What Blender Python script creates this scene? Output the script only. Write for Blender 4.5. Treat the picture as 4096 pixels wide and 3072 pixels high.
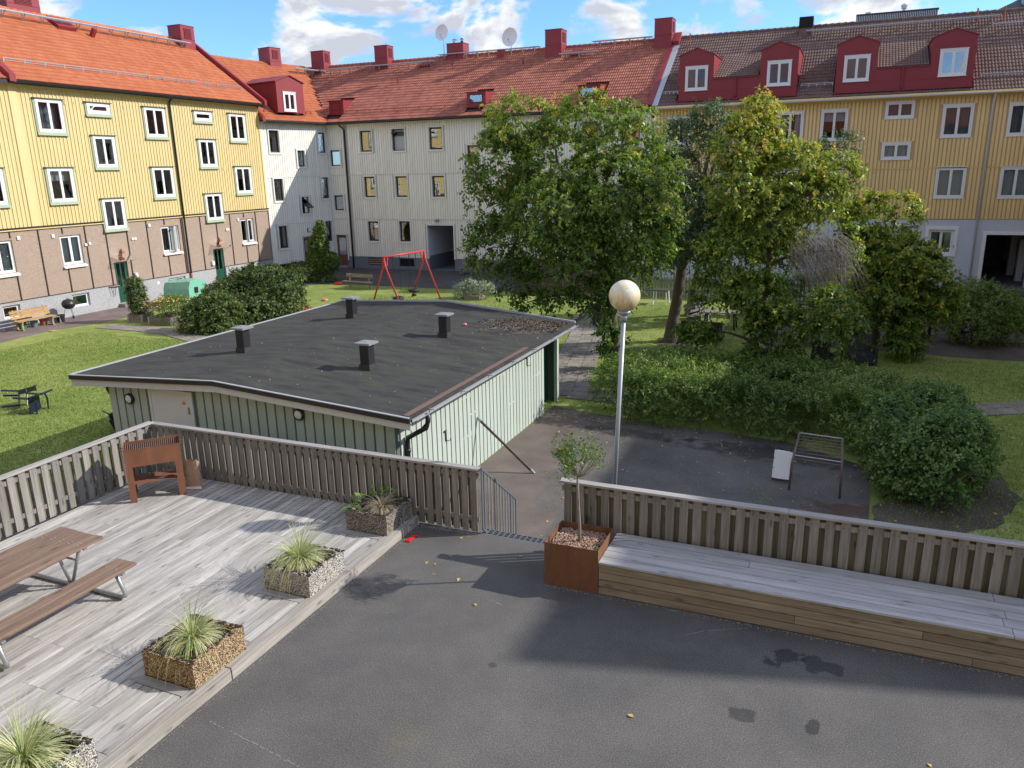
import bpy, bmesh, math, random
import numpy as np
from mathutils import Matrix, Vector
random.seed(7); rng = np.random.default_rng(7)
for o in list(bpy.data.objects): bpy.data.objects.remove(o)
S = bpy.context.scene; C = S.collection
rad = math.radians
G = -0.85                                    # level of the courtyard; the terrace is at 0
# ---------------------------------------------------------------- camera
cam = bpy.data.objects.new('camera', bpy.data.cameras.new('camera')); C.objects.link(cam)
cam.data.sensor_width = 36; cam.data.lens = 3110.8/4096*36; cam.data.clip_start = .05; cam.data.clip_end = 6000
_p, _r, _az = rad(15.426), rad(-1.1703), rad(23.2)
_f = Vector((0, math.cos(_p), -math.sin(_p))); _u = Vector((0, math.sin(_p), math.cos(_p))); _x = Vector((1, 0, 0))
_xr = math.cos(_r)*_x+math.sin(_r)*_u; _ur = -math.sin(_r)*_x+math.cos(_r)*_u
_R = Matrix.Rotation(_az, 3, 'Z')
_cols = [_R@_xr, _R@_ur, _R@(-_f)]
cam.matrix_world = Matrix.Translation((0, 0, 5.8))@Matrix([[_cols[j][i] for j in range(3)] for i in range(3)]).to_4x4()
S.camera = cam
# ---------------------------------------------------------------- sky, sun, exposure
SUN = Vector((1.44, .73, 1.0)).normalized()
sun = bpy.data.objects.new('sun', bpy.data.lights.new('sun', 'SUN')); C.objects.link(sun)
sun.data.energy = 2.6; sun.data.angle = rad(.6); sun.data.color = (1, .95, .87)
sun.rotation_euler = SUN.to_track_quat('Z', 'Y').to_euler()
S.view_settings.view_transform = 'Standard'; S.view_settings.look = 'None'
S.view_settings.exposure = 1.02; S.view_settings.gamma = 1
W = bpy.data.worlds.new('World'); S.world = W; W.use_nodes = True
nt = W.node_tree; nt.nodes.clear()
def N(t, **k):
    n = nt.nodes.new(t)
    for a, b in k.items(): setattr(n, a, b)
    return n
def LK(a, b): nt.links.new(a, b)
def wm(op, a, b=None, c=None):
    n = N('ShaderNodeMath', operation=op)
    for i, v in enumerate((a, b, c)):
        if v is None: continue
        if isinstance(v, (int, float)): n.inputs[i].default_value = v
        else: LK(v, n.inputs[i])
    return n.outputs[0]
sky = N('ShaderNodeTexSky', sky_type='NISHITA', sun_disc=False, sun_elevation=math.asin(SUN.z), sun_rotation=math.atan2(SUN.x, SUN.y))
sky.air_density = 1.0; sky.dust_density = .25; sky.ozone_density = 2.2; sky.altitude = 50
tc = N('ShaderNodeTexCoord'); sp = N('ShaderNodeSeparateXYZ'); LK(tc.outputs['Generated'], sp.inputs[0])
mp = N('ShaderNodeMapping'); mp.inputs['Scale'].default_value = (1, 1, 1.7); mp.inputs['Location'].default_value = (.35, 1.9, .1); LK(tc.outputs['Generated'], mp.inputs[0])
n1 = N('ShaderNodeTexNoise'); n1.inputs['Scale'].default_value = 6.6; n1.inputs['Detail'].default_value = 9; n1.inputs['Roughness'].default_value = .56; n1.inputs['Distortion'].default_value = .25
LK(mp.outputs[0], n1.inputs['Vector'])
mp2 = N('ShaderNodeMapping'); mp2.inputs['Scale'].default_value = (1, 1, 1.7); mp2.inputs['Location'].default_value = (.35, 1.9, .075); LK(tc.outputs['Generated'], mp2.inputs[0])
n2 = N('ShaderNodeTexNoise'); n2.inputs['Scale'].default_value = 6.6; n2.inputs['Detail'].default_value = 6; n2.inputs['Roughness'].default_value = .56; n2.inputs['Distortion'].default_value = .25
LK(mp2.outputs[0], n2.inputs['Vector'])
cov = N('ShaderNodeMapRange', interpolation_type='SMOOTHSTEP'); LK(n1.outputs[0], cov.inputs[0])
cov.inputs[1].default_value = .455; cov.inputs[2].default_value = .525
shade = N('ShaderNodeMapRange'); LK(wm('SUBTRACT', n1.outputs[0], n2.outputs[0]), shade.inputs[0])
shade.inputs[1].default_value = -.035; shade.inputs[2].default_value = .05
cc = N('ShaderNodeMix', data_type='RGBA'); LK(shade.outputs[0], cc.inputs[0])
cc.inputs[6].default_value = (3.35, 3.38, 3.42, 1); cc.inputs[7].default_value = (2.05, 2.2, 2.5, 1)
hue = N('ShaderNodeMix', data_type='RGBA', blend_type='MULTIPLY'); hue.inputs[0].default_value = 1
LK(sky.outputs[0], hue.inputs[6]); hue.inputs[7].default_value = (.40, .57, .86, 1)
mx = N('ShaderNodeMix', data_type='RGBA'); LK(cov.outputs[0], mx.inputs[0]); LK(hue.outputs[2], mx.inputs[6]); LK(cc.outputs[2], mx.inputs[7])
bg = N('ShaderNodeBackground'); bg.inputs[1].default_value = .15; LK(mx.outputs[2], bg.inputs[0])
wo = N('ShaderNodeOutputWorld'); LK(bg.outputs[0], wo.inputs[0])
S.render.engine = 'CYCLES'

# ---------------------------------------------------------------- helpers: objects
def tag(o, label=None, cat=None, group=None, kind=None):
    if label: o['label'] = label
    if cat: o['category'] = cat
    if group: o['group'] = group
    if kind: o['kind'] = kind
    return o
def empty(name, loc=(0, 0, 0), rz=0, label=None, cat=None, group=None):
    o = bpy.data.objects.new(name, None); C.objects.link(o); o.empty_display_size = .2
    o.location = loc; o.rotation_euler = (0, 0, rz)
    return tag(o, label, cat, group)
class MB:
    def __init__(s): s.v = []; s.f = []; s.m = []; s.t = []
    def add(s, vs, fs, mi=0, tone=None):
        b = len(s.v); s.v += [tuple(v) for v in vs]; s.f += [[b+i for i in f] for f in fs]; s.m += [mi]*len(fs)
        s.t += [random.random() if tone is None else tone]*len(fs); return s
    def box(s, a, b, mi=0, M=None, tone=None, bev=0):
        x0, x1 = sorted((a[0], b[0])); y0, y1 = sorted((a[1], b[1])); z0, z1 = sorted((a[2], b[2]))
        vs = [(x, y, z) for z in (z0, z1) for y in (y0, y1) for x in (x0, x1)]
        if M is not None: vs = [tuple(M@Vector(v)) for v in vs]
        return s.add(vs, [(0, 2, 3, 1), (4, 5, 7, 6), (0, 1, 5, 4), (2, 6, 7, 3), (0, 4, 6, 2), (1, 3, 7, 5)], mi, tone)
    def bar(s, p, q, w, h, mi=0, tone=None):          # rectangular bar from p to q
        p, q = Vector(p), Vector(q); d = (q-p); L = d.length
        if L < 1e-6: return s
        M = Matrix.Translation(p)@d.to_track_quat('X', 'Z').to_matrix().to_4x4()
        return s.box((0, -w/2, -h/2), (L, w/2, h/2), mi, M, tone)
    def tube(s, pts, r, n=8, mi=0, cap=True, tone=None):
        pts = [Vector(p) for p in pts]; rs = r if isinstance(r, (list, tuple)) else [r]*len(pts)
        vs = []; pr = None
        for i, p in enumerate(pts):
            d = (pts[min(i+1, len(pts)-1)]-pts[max(i-1, 0)]).normalized()
            if pr is None:
                pr = Vector((0, 0, 1)) if abs(d.z) < .9 else Vector((1, 0, 0))
            pr = (pr-d*pr.dot(d)).normalized(); e = d.cross(pr)
            for k in range(n):
                a = 2*math.pi*k/n; vs.append(p+(pr*math.cos(a)+e*math.sin(a))*rs[i])
        fs = [(i*n+k, i*n+(k+1) % n, (i+1)*n+(k+1) % n, (i+1)*n+k) for i in range(len(pts)-1) for k in range(n)]
        if cap: fs += [tuple(range(n-1, -1, -1)), tuple((len(pts)-1)*n+k for k in range(n))]
        return s.add(vs, fs, mi, tone)
    def lathe(s, prof, n=24, c=(0, 0, 0), mi=0, a0=0, a1=2*math.pi):
        vs = []; full = abs(a1-a0-2*math.pi) < 1e-6
        for r, z in prof:
            for k in range(n if full else n+1):
                a = a0+(a1-a0)*k/n; vs.append((c[0]+r*math.cos(a), c[1]+r*math.sin(a), c[2]+z))
        m = n if full else n+1
        fs = [(i*m+k, i*m+(k+1) % m, (i+1)*m+(k+1) % m, (i+1)*m+k) for i in range(len(prof)-1) for k in range(n)]
        return s.add(vs, fs, mi)
    def poly(s, pts, th, mi=0):                        # flat polygon extruded by vector th
        n = len(pts); th = Vector(th); a = [Vector(p) for p in pts]; b = [p+th for p in a]
        return s.add(a+b, [tuple(range(n)), tuple(range(2*n-1, n-1, -1))]+[(i, n+i, n+(i+1) % n, (i+1) % n) for i in range(n)], mi)
    def mesh(s, name, mats, smooth=False, tones=False):
        me = bpy.data.meshes.new(name); me.from_pydata(s.v, [], s.f)
        if not isinstance(mats, (list, tuple)): mats = [mats]
        for m in mats: me.materials.append(m)
        if len(mats) > 1: me.polygons.foreach_set('material_index', s.m)
        if tones: me.attributes.new('tone', 'FLOAT', 'FACE').data.foreach_set('value', s.t)
        if smooth: me.shade_smooth()
        me.validate(); me.update(); return me
    def build(s, name, mats, parent=None, smooth=False, tones=False, bevel=0, M=None):
        me = s.mesh(name, mats, smooth, tones)
        if bevel:
            bm = bmesh.new(); bm.from_mesh(me); bmesh.ops.recalc_face_normals(bm, faces=bm.faces)
            bmesh.ops.bevel(bm, geom=[e for e in bm.edges if len(e.link_faces) == 2 and e.calc_face_angle(0) > .6], offset=bevel, segments=1, affect='EDGES')
            bm.to_mesh(me); bm.free()
        return inst(name, me, parent, M)
def inst(name, me, parent=None, M=None):
    o = bpy.data.objects.new(name, me); C.objects.link(o)
    if parent: o.parent = parent
    if M is not None: o.matrix_local = M
    return o
def recalc(o):
    bm = bmesh.new(); bm.from_mesh(o.data); bmesh.ops.recalc_face_normals(bm, faces=bm.faces); bm.to_mesh(o.data); bm.free(); return o
def T(x, y, z): return Matrix.Translation((x, y, z))
def Rz(a): return Matrix.Rotation(a, 4, 'Z')
def Rx(a): return Matrix.Rotation(a, 4, 'X')
def Ry(a): return Matrix.Rotation(a, 4, 'Y')
def copy_tree(o, parent=None):
    c = o.copy(); C.objects.link(c)
    if parent: c.parent = parent; c.matrix_parent_inverse = o.matrix_parent_inverse.copy()
    for ch in list(o.children): copy_tree(ch, c)
    return c

# ---------------------------------------------------------------- helpers: materials
def srgb(*c): return tuple((x/255/12.92 if x <= 10 else ((x/255+.055)/1.055)**2.4) for x in c)+(1,)
class MT:
    def __init__(s, name, rough=.8, metal=0, spec=.5):
        s.m = bpy.data.materials.new(name); s.m.use_nodes = True; s.t = s.m.node_tree
        s.b = s.t.nodes['Principled BSDF']; s.b.inputs['Roughness'].default_value = rough
        s.b.inputs['Metallic'].default_value = metal; s.b.inputs['Specular IOR Level'].default_value = spec
        s._tc = None
    def n(s, t, **k):
        n = s.t.nodes.new(t)
        for a, b in k.items(): setattr(n, a, b)
        return n
    def l(s, a, b): s.t.links.new(a, b)
    def sock(s, v, inp):
        if isinstance(v, bpy.types.NodeSocket): s.l(v, inp)
        else: inp.default_value = v
    def math(s, op, a, b=0.0, c=None, clamp=False):
        n = s.n('ShaderNodeMath', operation=op, use_clamp=clamp); s.sock(a, n.inputs[0]); s.sock(b, n.inputs[1])
        if c is not None: s.sock(c, n.inputs[2])
        return n.outputs[0]
    def obj(s):
        if not s._tc: s._tc = s.n('ShaderNodeTexCoord')
        return s._tc.outputs['Object']
    def world(s): return s.n('ShaderNodeNewGeometry').outputs['Position']
    def rand(s): return s.n('ShaderNodeObjectInfo').outputs['Random']
    def attr(s, name='tone'): return s.n('ShaderNodeAttribute', attribute_name=name).outputs['Fac']
    def map(s, vec, sc=(1, 1, 1), off=None, rot=None):
        n = s.n('ShaderNodeMapping'); s.l(vec, n.inputs[0]); n.inputs['Scale'].default_value = sc
        if rot: n.inputs['Rotation'].default_value = rot
        if off is not None: s.sock(off, n.inputs['Location'])
        return n.outputs[0]
    def noise(s, vec, sc, det=3, ro=.55, dist=0):
        n = s.n('ShaderNodeTexNoise'); s.l(vec, n.inputs['Vector']); n.inputs['Scale'].default_value = sc
        n.inputs['Detail'].default_value = det; n.inputs['Roughness'].default_value = ro; n.inputs['Distortion'].default_value = dist
        return n.outputs[0]
    def voro(s, vec, sc, feature='F1', out='Distance', rnd=1):
        n = s.n('ShaderNodeTexVoronoi', feature=feature); s.l(vec, n.inputs['Vector']); n.inputs['Scale'].default_value = sc
        if 'Randomness' in n.inputs: n.inputs['Randomness'].default_value = rnd
        return n.outputs[out]
    def ramp(s, f, st, interp='LINEAR'):
        n = s.n('ShaderNodeValToRGB'); s.l(f, n.inputs[0]); r = n.color_ramp; r.interpolation = interp
        while len(r.elements) < len(st): r.elements.new(.5)
        for e, (p, c) in zip(r.elements, st):
            e.position = p; e.color = c if not isinstance(c, (int, float)) else (c, c, c, 1)
        return n.outputs[0]
    def rng(s, f, a, b, c=0., d=1.):
        n = s.n('ShaderNodeMapRange'); s.l(f, n.inputs[0])
        for i, v in enumerate((a, b, c, d)): n.inputs[i+1].default_value = v
        return n.outputs[0]
    def mix(s, f, a, b, mode='MIX'):
        n = s.n('ShaderNodeMix', data_type='RGBA', blend_type=mode); s.sock(f, n.inputs[0]); s.sock(a, n.inputs[6]); s.sock(b, n.inputs[7]); return n.outputs[2]
    def col(s, c): s.sock(c, s.b.inputs['Base Color']); return s
    def bump(s, h, st=.3, d=.01, nrm=None):
        n = s.n('ShaderNodeBump'); n.inputs['Strength'].default_value = st; n.inputs['Distance'].default_value = d; s.l(h, n.inputs['Height'])
        if nrm: s.l(nrm, n.inputs['Normal'])
        s.l(n.outputs[0], s.b.inputs['Normal']); return n.outputs[0]
    def shift(s, vec, f=37.0):                      # a different cut of the texture for each object
        n = s.n('ShaderNodeCombineXYZ'); r = s.math('MULTIPLY', s.rand(), f); s.l(r, n.inputs[0]); s.l(r, n.inputs[1]); s.l(r, n.inputs[2])
        a = s.n('ShaderNodeVectorMath', operation='ADD'); s.l(vec, a.inputs[0]); s.l(n.outputs[0], a.inputs[1]); return a.outputs[0]
def g(v, k=1.0): return (v[0]*k, v[1]*k, v[2]*k, 1)
def paint(name, c, var=.12, rough=.6, sc=3, dirt=None, bump=0, metal=0, spec=.5, streak=None):
    M = MT(name, rough, metal, spec); w = M.world()
    a = M.noise(w, sc, 5, .6); b = M.noise(w, sc*14, 3, .6)
    f = M.math('MULTIPLY', M.math('ADD', a, b), .5)
    cc = M.ramp(f, [(.3, g(c, 1-var)), (.7, g(c, 1+var*.6))])
    if dirt:
        d = M.noise(w, sc*.8, 8, .7, .4); cc = M.mix(M.rng(d, .55, .75, 0, .6), cc, g(dirt))
    if streak:
        st = M.noise(M.map(w, (7, 7, .28)), 1.0, 5, .7, .2); cc = M.mix(M.rng(st, .52, .74, 0, .65), cc, g(streak)); cc = M.mix(1., cc, M.rng(M.rand(), 0, 1, .94, 1.05), 'MULTIPLY')
    M.col(cc)
    if bump: M.bump(b, bump, .004)
    return M.m
def wood(name, light, dark, axis=0, knots=True, rough=.75, grain=1.0, var=.2, stain=None, spec=.3, cross=9):
    M = MT(name, rough, 0, spec); o = M.shift(M.obj())
    sc = [cross]*3; sc[axis] = .42; v = M.map(o, tuple(sc))
    n = M.noise(v, 2.2*grain, 6, .62, .6)
    sf = [60, 60, 60]; sf[axis] = 1.2; fine = M.noise(M.map(o, tuple(sf)), 1.6, 4, .6)
    c = M.ramp(n, [(.28, g(dark)), (.5, g([(a+b)/2 for a, b in zip(light, dark)])), (.72, g(light))])
    c = M.mix(M.rng(fine, .35, .65, 0, .55), c, M.mix(1., c, (.55, .52, .50, 1), 'MULTIPLY'))
    if knots:
        sk = [7, 7, 7]; sk[axis] = 2.2; k = M.voro(M.map(o, tuple(sk)), 1.0)
        kk = M.rng(k, .06, .20, 1, 0); c = M.mix(M.math('MULTIPLY', kk, .75), c, g(dark, .42))
    t = M.rng(M.rand(), 0, 1, 1-var, 1+var*.55); c = M.mix(1., c, t, 'MULTIPLY')
    big = M.noise(M.world(), .9, 4, .6); c = M.mix(M.rng(big, .35, .7, .0, .35), c, M.mix(1., c, g(stain) if stain else (.68, .68, .66, 1), 'MULTIPLY'))
    M.col(c); M.bump(fine, .35, .004); return M.m
def asphalt(name, c, rough=.86, stains_and_bands=(), big=.35, speck=.5, leafy=0, fsc=62):
    M = MT(name, rough, 0, .35); w = M.world()
    f = M.noise(w, fsc, 3, .7); f2 = M.noise(w, 130, 1, .5); m = M.noise(w, .55, 5, .6, .3); m2 = M.noise(w, 3.2, 5, .65)
    cc = M.ramp(f, [(.32, g(c, .58)), (.5, g(c, .96)), (.68, g(c, 1.6))])
    cc = M.mix(M.rng(m, .35, .68, 0, 1), M.mix(1., cc, g((1, 1, 1), 1-big), 'MULTIPLY'), M.mix(1., cc, g((1.06, 1.04, 1.0), 1+big*.5), 'MULTIPLY'))
    cc = M.mix(M.rng(m2, .3, .7, 0, .35), cc, M.mix(1., cc, (.7, .7, .72, 1), 'MULTIPLY'))
    pb = M.voro(w, 36); cc = M.mix(M.rng(pb, .08, .20, speck*.9, 0), cc, (.34, .32, .30, 1))
    wp = M.noise(w, 3.6, 5, .6)
    for (sx, sy, rx, ry, a, col, fac) in stains_and_bands:
        v = M.map(w, (1/rx, 1/ry, 0), off=(-sx/rx, -sy/ry, 0)); ln = M.n('ShaderNodeVectorMath', operation='LENGTH'); M.l(v, ln.inputs[0])
        d = M.math('ADD', ln.outputs['Value'], M.math('MULTIPLY', M.math('SUBTRACT', wp, .5), 3.4))
        cc = M.mix(M.rng(d, .8, .8+a, fac, 0), cc, M.mix(1., cc, g(col), 'MULTIPLY'))
    M.col(cc); M.bump(M.math('ADD', f, f2), .55, .006); return M.m
def leafm(name, ramp, trans=.3, rough=.45):
    M = MT(name, rough, 0, .35); t = M.attr('tone'); c = M.ramp(t, [(p, g(c_)) for p, c_ in ramp]); M.col(c)
    tr = M.n('ShaderNodeBsdfTranslucent'); M.l(M.mix(1., c, (1.5, 1.7, .6, 1), 'MULTIPLY'), tr.inputs[0])
    mx = M.n('ShaderNodeMixShader'); mx.inputs[0].default_value = trans; M.l(M.b.outputs[0], mx.inputs[1]); M.l(tr.outputs[0], mx.inputs[2])
    M.l(mx.outputs[0], M.t.nodes['Material Output'].inputs[0]); return M.m
def toned(name, lo, hi, rough=.85, spots=None):     # tiles: a tone of its own for each piece
    M = MT(name, rough, 0, .3); t = M.math('FRACT', M.math('ADD', M.attr('tone'), M.rand())); w = M.world()
    n = M.noise(w, .5, 4, .6); f = M.math('ADD', M.math('MULTIPLY', t, .38), M.math('MULTIPLY', n, .62))
    c = M.ramp(f, [(.15, g(lo)), (.85, g(hi))]); n2 = M.noise(w, 16, 4, .7)
    c = M.mix(M.rng(n2, .4, .75, 0, .55), c, g(spots) if spots else g(lo, .55)); M.col(c); return M.m

m_lawn = None
def lawn_mat():
    M = MT('lawn_soil_and_grass', .95, 0, .15); w = M.world()
    a = M.noise(w, .35, 4, .6); b = M.noise(w, 2.4, 5, .65); c = M.noise(M.map(w, (1, 1, 1)), 42, 3, .7); st = M.noise(M.map(w, (3, 14, 1), rot=(0, 0, .4)), 1.3, 4, .6)
    f = M.math('ADD', M.math('MULTIPLY', a, .4), M.math('ADD', M.math('MULTIPLY', b, .35), M.math('MULTIPLY', c, .25)))
    cc = M.ramp(f, [(.36, g((.125, .175, .042))), (.47, g((.21, .265, .070))), (.56, g((.30, .345, .105))), (.66, g((.42, .39, .19)))])
    cc = M.mix(M.rng(st, .45, .7, 0, .4), cc, g((.15, .22, .045)))
    cc = M.mix(M.rng(M.voro(w, 7.5), .02, .07, .7, 0), cc, (.55, .55, .30, 1))
    M.col(cc); M.bump(c, .7, .03); return M.m
m_lawn = lawn_mat()
m_blade = leafm('grass_blades', [(0, (.12, .175, .042)), (.5, (.22, .28, .070)), (.85, (.32, .365, .11)), (1, (.46, .42, .21))], .3, .6)
m_asph = asphalt('terrace_asphalt', (.124, .120, .117), big=.20, stains_and_bands=[(-.22, 8.83, .22, .22, .22, (.36, .37, .40), .9), (.14, 8.82, .26, .17, .22, (.40, .41, .44), .85), (-.60, 7.60, .16, .13, .22, (.42, .43, .45), .85), (.12, 7.70, .07, .13, .22, (.38, .39, .42), .9),
                 (-3.87, 5.93, .16, .22, .9, (1.25, 1.22, .85), .3), (-5.85, 8.38, .5, .16, .7, (.80, .80, .82), .6), (-3.50, 7.42, .05, .05, .3, (.5, .5, .5), .8), (-2.2, 9.0, 1.1, .25, .9, (.78, .78, .80), .6)])  # last entry: soft, slightly darker strip in front of planter and bench
m_asphc = asphalt('courtyard_asphalt', (.138, .128, .120), big=.3, stains_and_bands=[(.6, 15.6, .75, .35, .5, (.75, .5, .36), .9), (-.2, 18.4, 2.6, .45, .6, (.35, .33, .33), .8), (-4.8, 18.7, 1.3, .3, .5, (.4, .38, .36), .8)])  # last two entries: long darker bands along the foot of the hedge
m_asphr = asphalt('reddish_asphalt', (.165, .135, .122), big=.35)
m_asphd = asphalt('dark_new_asphalt', (.075, .075, .08), big=.3, speck=.2)
m_asphp = asphalt('path_asphalt_pink', (.21, .165, .155), big=.25)
m_gravel = asphalt('dusty_earth', (.105, .088, .075), big=.4, speck=.3)
M = MT('concrete_slab', .9, 0, .3); w = M.world(); c = M.ramp(M.noise(w, 6, 6, .65), [(.3, g((.20, .175, .155))), (.7, g((.35, .315, .29)))])
c = M.mix(1., c, M.rng(M.rand(), 0, 1, .8, 1.12), 'MULTIPLY'); c = M.mix(M.rng(M.noise(w, 1.4, 5, .7), .5, .75, 0, .5), c, g((.13, .13, .10))); M.col(c); M.bump(M.noise(w, 70, 2), .3, .004); m_slab = M.m
m_deck = wood('weathered_deck_board', (.68, .66, .63), (.30, .285, .27), 1, var=.24, stain=(.82, .82, .76), cross=4.5)
m_edge = wood('deck_edge_board', (.50, .475, .44), (.29, .26, .23), 1, var=.1)
m_fence = wood('grey_brown_fence_board', (.39, .37, .34), (.20, .187, .168), 2, var=.26)
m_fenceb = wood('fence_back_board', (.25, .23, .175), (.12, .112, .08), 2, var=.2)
m_cap = wood('silvered_cap_board', (.54, .52, .50), (.30, .285, .27), 0, var=.12, knots=False)
m_cap_y = wood('silvered_cap_board_y', (.44, .42, .39), (.24, .22, .20), 1, var=.12, knots=False)
m_bfront = wood('bench_front_board', (.43, .355, .275), (.235, .185, .135), 0, var=.22, cross=6)
m_btop = wood('bench_top_board', (.62, .615, .62), (.36, .355, .36), 0, var=.14, cross=5)
m_pic = wood('brown_stained_plank', (.34, .235, .175), (.185, .122, .09), 1, var=.1, knots=True)
m_oldw = wood('old_bench_plank', (.50, .40, .27), (.27, .19, .12), 0, var=.15)
m_oldw_y = wood('old_bench_plank_y', (.62, .42, .20), (.40, .24, .10), 1, var=.15)
m_greyw = wood('grey_bench_plank', (.36, .35, .32), (.20, .19, .17), 0, var=.15)
m_pallet = wood('pallet_collar_plank', (.36, .31, .26), (.20, .165, .135), 0, var=.2)
m_brownfence = wood('dark_plank_fence', (.16, .125, .10), (.07, .052, .042), 2, var=.25)
m_yelL = paint('pale_yellow_paint', (.70, .55, .26), .07, .75, 1.2, dirt=(.63, .47, .20), streak=(.52, .36, .15))
m_yelLb = paint('pale_yellow_batten_paint', (.74, .59, .285), .06, .75, 1.2, streak=(.55, .39, .17))
m_yelR = paint('ochre_yellow_board_paint', (.87, .63, .275), .06, .8, 1.2, streak=(.72, .50, .22))
m_yelRb = paint('ochre_yellow_recess_shade', (.56, .38, .18), .10, .8, 1.2)  # board colour darkened: shade of the recesses put into the colour
m_whiteW = paint('warm_white_board_paint', (.87, .84, .74), .05, .7, 1.2, streak=(.72, .69, .60))
m_whiteWb = paint('warm_white_recess_shade', (.50, .485, .445), .07, .8, 1.2)  # darker than the boards, so the groove shade is in the colour
M = MT('brown_pebble_dash', .95, 0, .2); w = M.world(); f = M.noise(w, 38, 3, .8); c = M.ramp(f, [(.3, g((.20, .145, .110))), (.5, g((.37, .282, .222))), (.7, g((.58, .475, .395)))])
c = M.mix(M.rng(M.noise(w, .9, 4), .3, .7, 0, .3), c, g((.33, .245, .20))); M.col(c); M.bump(f, .6, .01); m_pebble = M.m
M = MT('rough_grey_render', .95, 0, .2); w = M.world(); f = M.noise(w, 14, 4, .75); c = M.ramp(f, [(.3, g((.30, .305, .315))), (.7, g((.50, .505, .515)))]); c = M.mix(M.rng(M.noise(w, 1.1, 6, .7), .5, .7, 0, .4), c, g((.27, .265, .255))); M.col(c); M.bump(f, 1., .03); m_grender = M.m
m_dgrey = paint('slate_grey_base_paint', (.165, .18, .215), .12, .85, 2, dirt=(.12, .125, .13), bump=.3)
m_blueg = paint('pale_blue_grey_render', (.56, .60, .66), .06, .9, 1.5, bump=.2)
m_white = paint('white_paint', (.80, .80, .79), .03, .45, 4)
m_cream = paint('cream_white_trim', (.76, .75, .70), .04, .5, 4)
m_sage = paint('sage_green_sill_paint', (.29, .365, .24), .1, .6, 4)
m_dsage = paint('dark_sage_metal', (.10, .125, .10), .1, .5, 4)
m_red = paint('oxide_red_sheet_metal', (.265, .030, .036), .16, .48, 1.6, dirt=(.20, .035, .04), spec=.4)
m_black = paint('black_metal', (.022, .022, .025), .1, .4, 4)
m_darkbr = paint('dark_brown_frame', (.05, .030, .026), .1, .5, 4)
m_galv = paint('galvanised_steel', (.42, .44, .46), .14, .38, 12, metal=.75)
m_galvl = paint('pale_zinc_sheet', (.50, .53, .56), .12, .5, 5, metal=.4)
m_lampst = paint('grey_lamp_steel', (.36, .39, .43), .07, .45, 10, metal=.5)
m_darkst = paint('dark_railing_steel', (.12, .135, .15), .1, .5, 10)
m_midst = paint('railing_bar_steel', (.30, .31, .32), .1, .5, 10)
m_capgrey = paint('grey_cap_metal', (.24, .25, .26), .12, .5, 5)
m_gwhite = paint('gutter_white', (.70, .72, .74), .06, .4, 6)
m_shed = paint('sage_shed_paint', (.41, .47, .41), .08, .75, 1.4, dirt=(.47, .53, .47), streak=(.33, .39, .33))
m_shedr = paint('pale_mint_shed_paint', (.44, .505, .445), .06, .75, 1.4, dirt=(.44, .51, .44), streak=(.40, .46, .40))
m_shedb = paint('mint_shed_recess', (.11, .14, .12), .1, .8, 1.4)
m_shedw = paint('weathered_white_board', (.60, .60, .60), .12, .7, 5, dirt=(.42, .42, .42))
m_dgreen = paint('dark_green_paint', (.012, .085, .055), .12, .45, 3)
m_door = paint('light_grey_door', (.66, .66, .67), .03, .5, 3)
M = MT('roofing_felt', .93, 0, .25); w = M.world(); a = M.noise(M.map(w, (1, 3, 1)), 1.1, 6, .68, .4); b = M.noise(w, 60, 2, .6)
c = M.ramp(a, [(.3, g((.030, .029, .030))), (.5, g((.052, .052, .050))), (.64, g((.062, .066, .050))), (.80, g((.10, .105, .07)))]); c = M.mix(M.rng(M.voro(w, 3.1), .012, .04, .85, 0), c, (.5, .49, .45, 1)); c = M.mix(M.rng(M.voro(w, 13), .02, .06, .5, 0), c, (.24, .23, .22, 1))
sx = M.n('ShaderNodeSeparateXYZ'); M.l(w, sx.inputs[0]); se = M.math('PINGPONG', M.math('ADD', sx.outputs[1], 50.), .5); c = M.mix(M.rng(se, .0, .012, .6, 0), c, (.015, .015, .016, 1))
M.col(c); M.bump(b, .5, .004); m_felt = M.m
m_tileL = toned('orange_roof_tile', (.46, .135, .060), (.62, .225, .105))
m_tileW = toned('weathered_red_roof_tile', (.30, .098, .066), (.54, .205, .135), spots=(.16, .055, .045))
m_tileR = toned('brown_roof_tile', (.14, .088, .072), (.23, .152, .125), spots=(.07, .045, .04))
m_under = paint('roof_underlay', (.06, .028, .024), .1, .9)
def corten(name, hi=(.225, .108, .056), lo=(.118, .053, .029)):
    M = MT(name, .82, .0, .3); w = M.world(); a = M.noise(M.map(w, (1, 1, .35)), 5, 7, .7, .3); b = M.noise(w, 60, 3, .7)
    c = M.ramp(M.math('ADD', M.math('MULTIPLY', a, .75), M.math('MULTIPLY', b, .25)), [(.3, g(lo)), (.5, g([(x+y)/2 for x, y in zip(hi, lo)])), (.68, g(hi))]); M.col(c); M.bump(b, .25, .003); return M.m
m_corten = corten('rusty_corten_steel'); m_rust = corten('rusty_barbecue_steel', (.26, .112, .060), (.145, .062, .038))
m_rustbar = corten('rusty_grey_tube', (.20, .145, .12), (.11, .085, .075))
def aggregate(name, ramp):
    M = MT(name, .85, 0, .35); w = M.world(); v = M.n('ShaderNodeTexVoronoi'); M.l(w, v.inputs['Vector']); v.inputs['Scale'].default_value = 62
    sp = M.n('ShaderNodeSeparateColor'); M.l(v.outputs['Color'], sp.inputs[0])
    c = M.ramp(sp.outputs[0], [(p, g(q)) for p, q in ramp]); c = M.mix(M.rng(v.outputs['Distance'], .45, .75, 0, .9), c, (.035, .03, .025, 1))
    c = M.mix(M.rng(M.noise(w, 5, 5, .7), .52, .72, 0, .55), c, (.05, .045, .03, 1)); M.col(c)
    inv = M.math('SUBTRACT', 1., v.outputs['Distance']); M.bump(inv, 1., .012); return M.m
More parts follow.
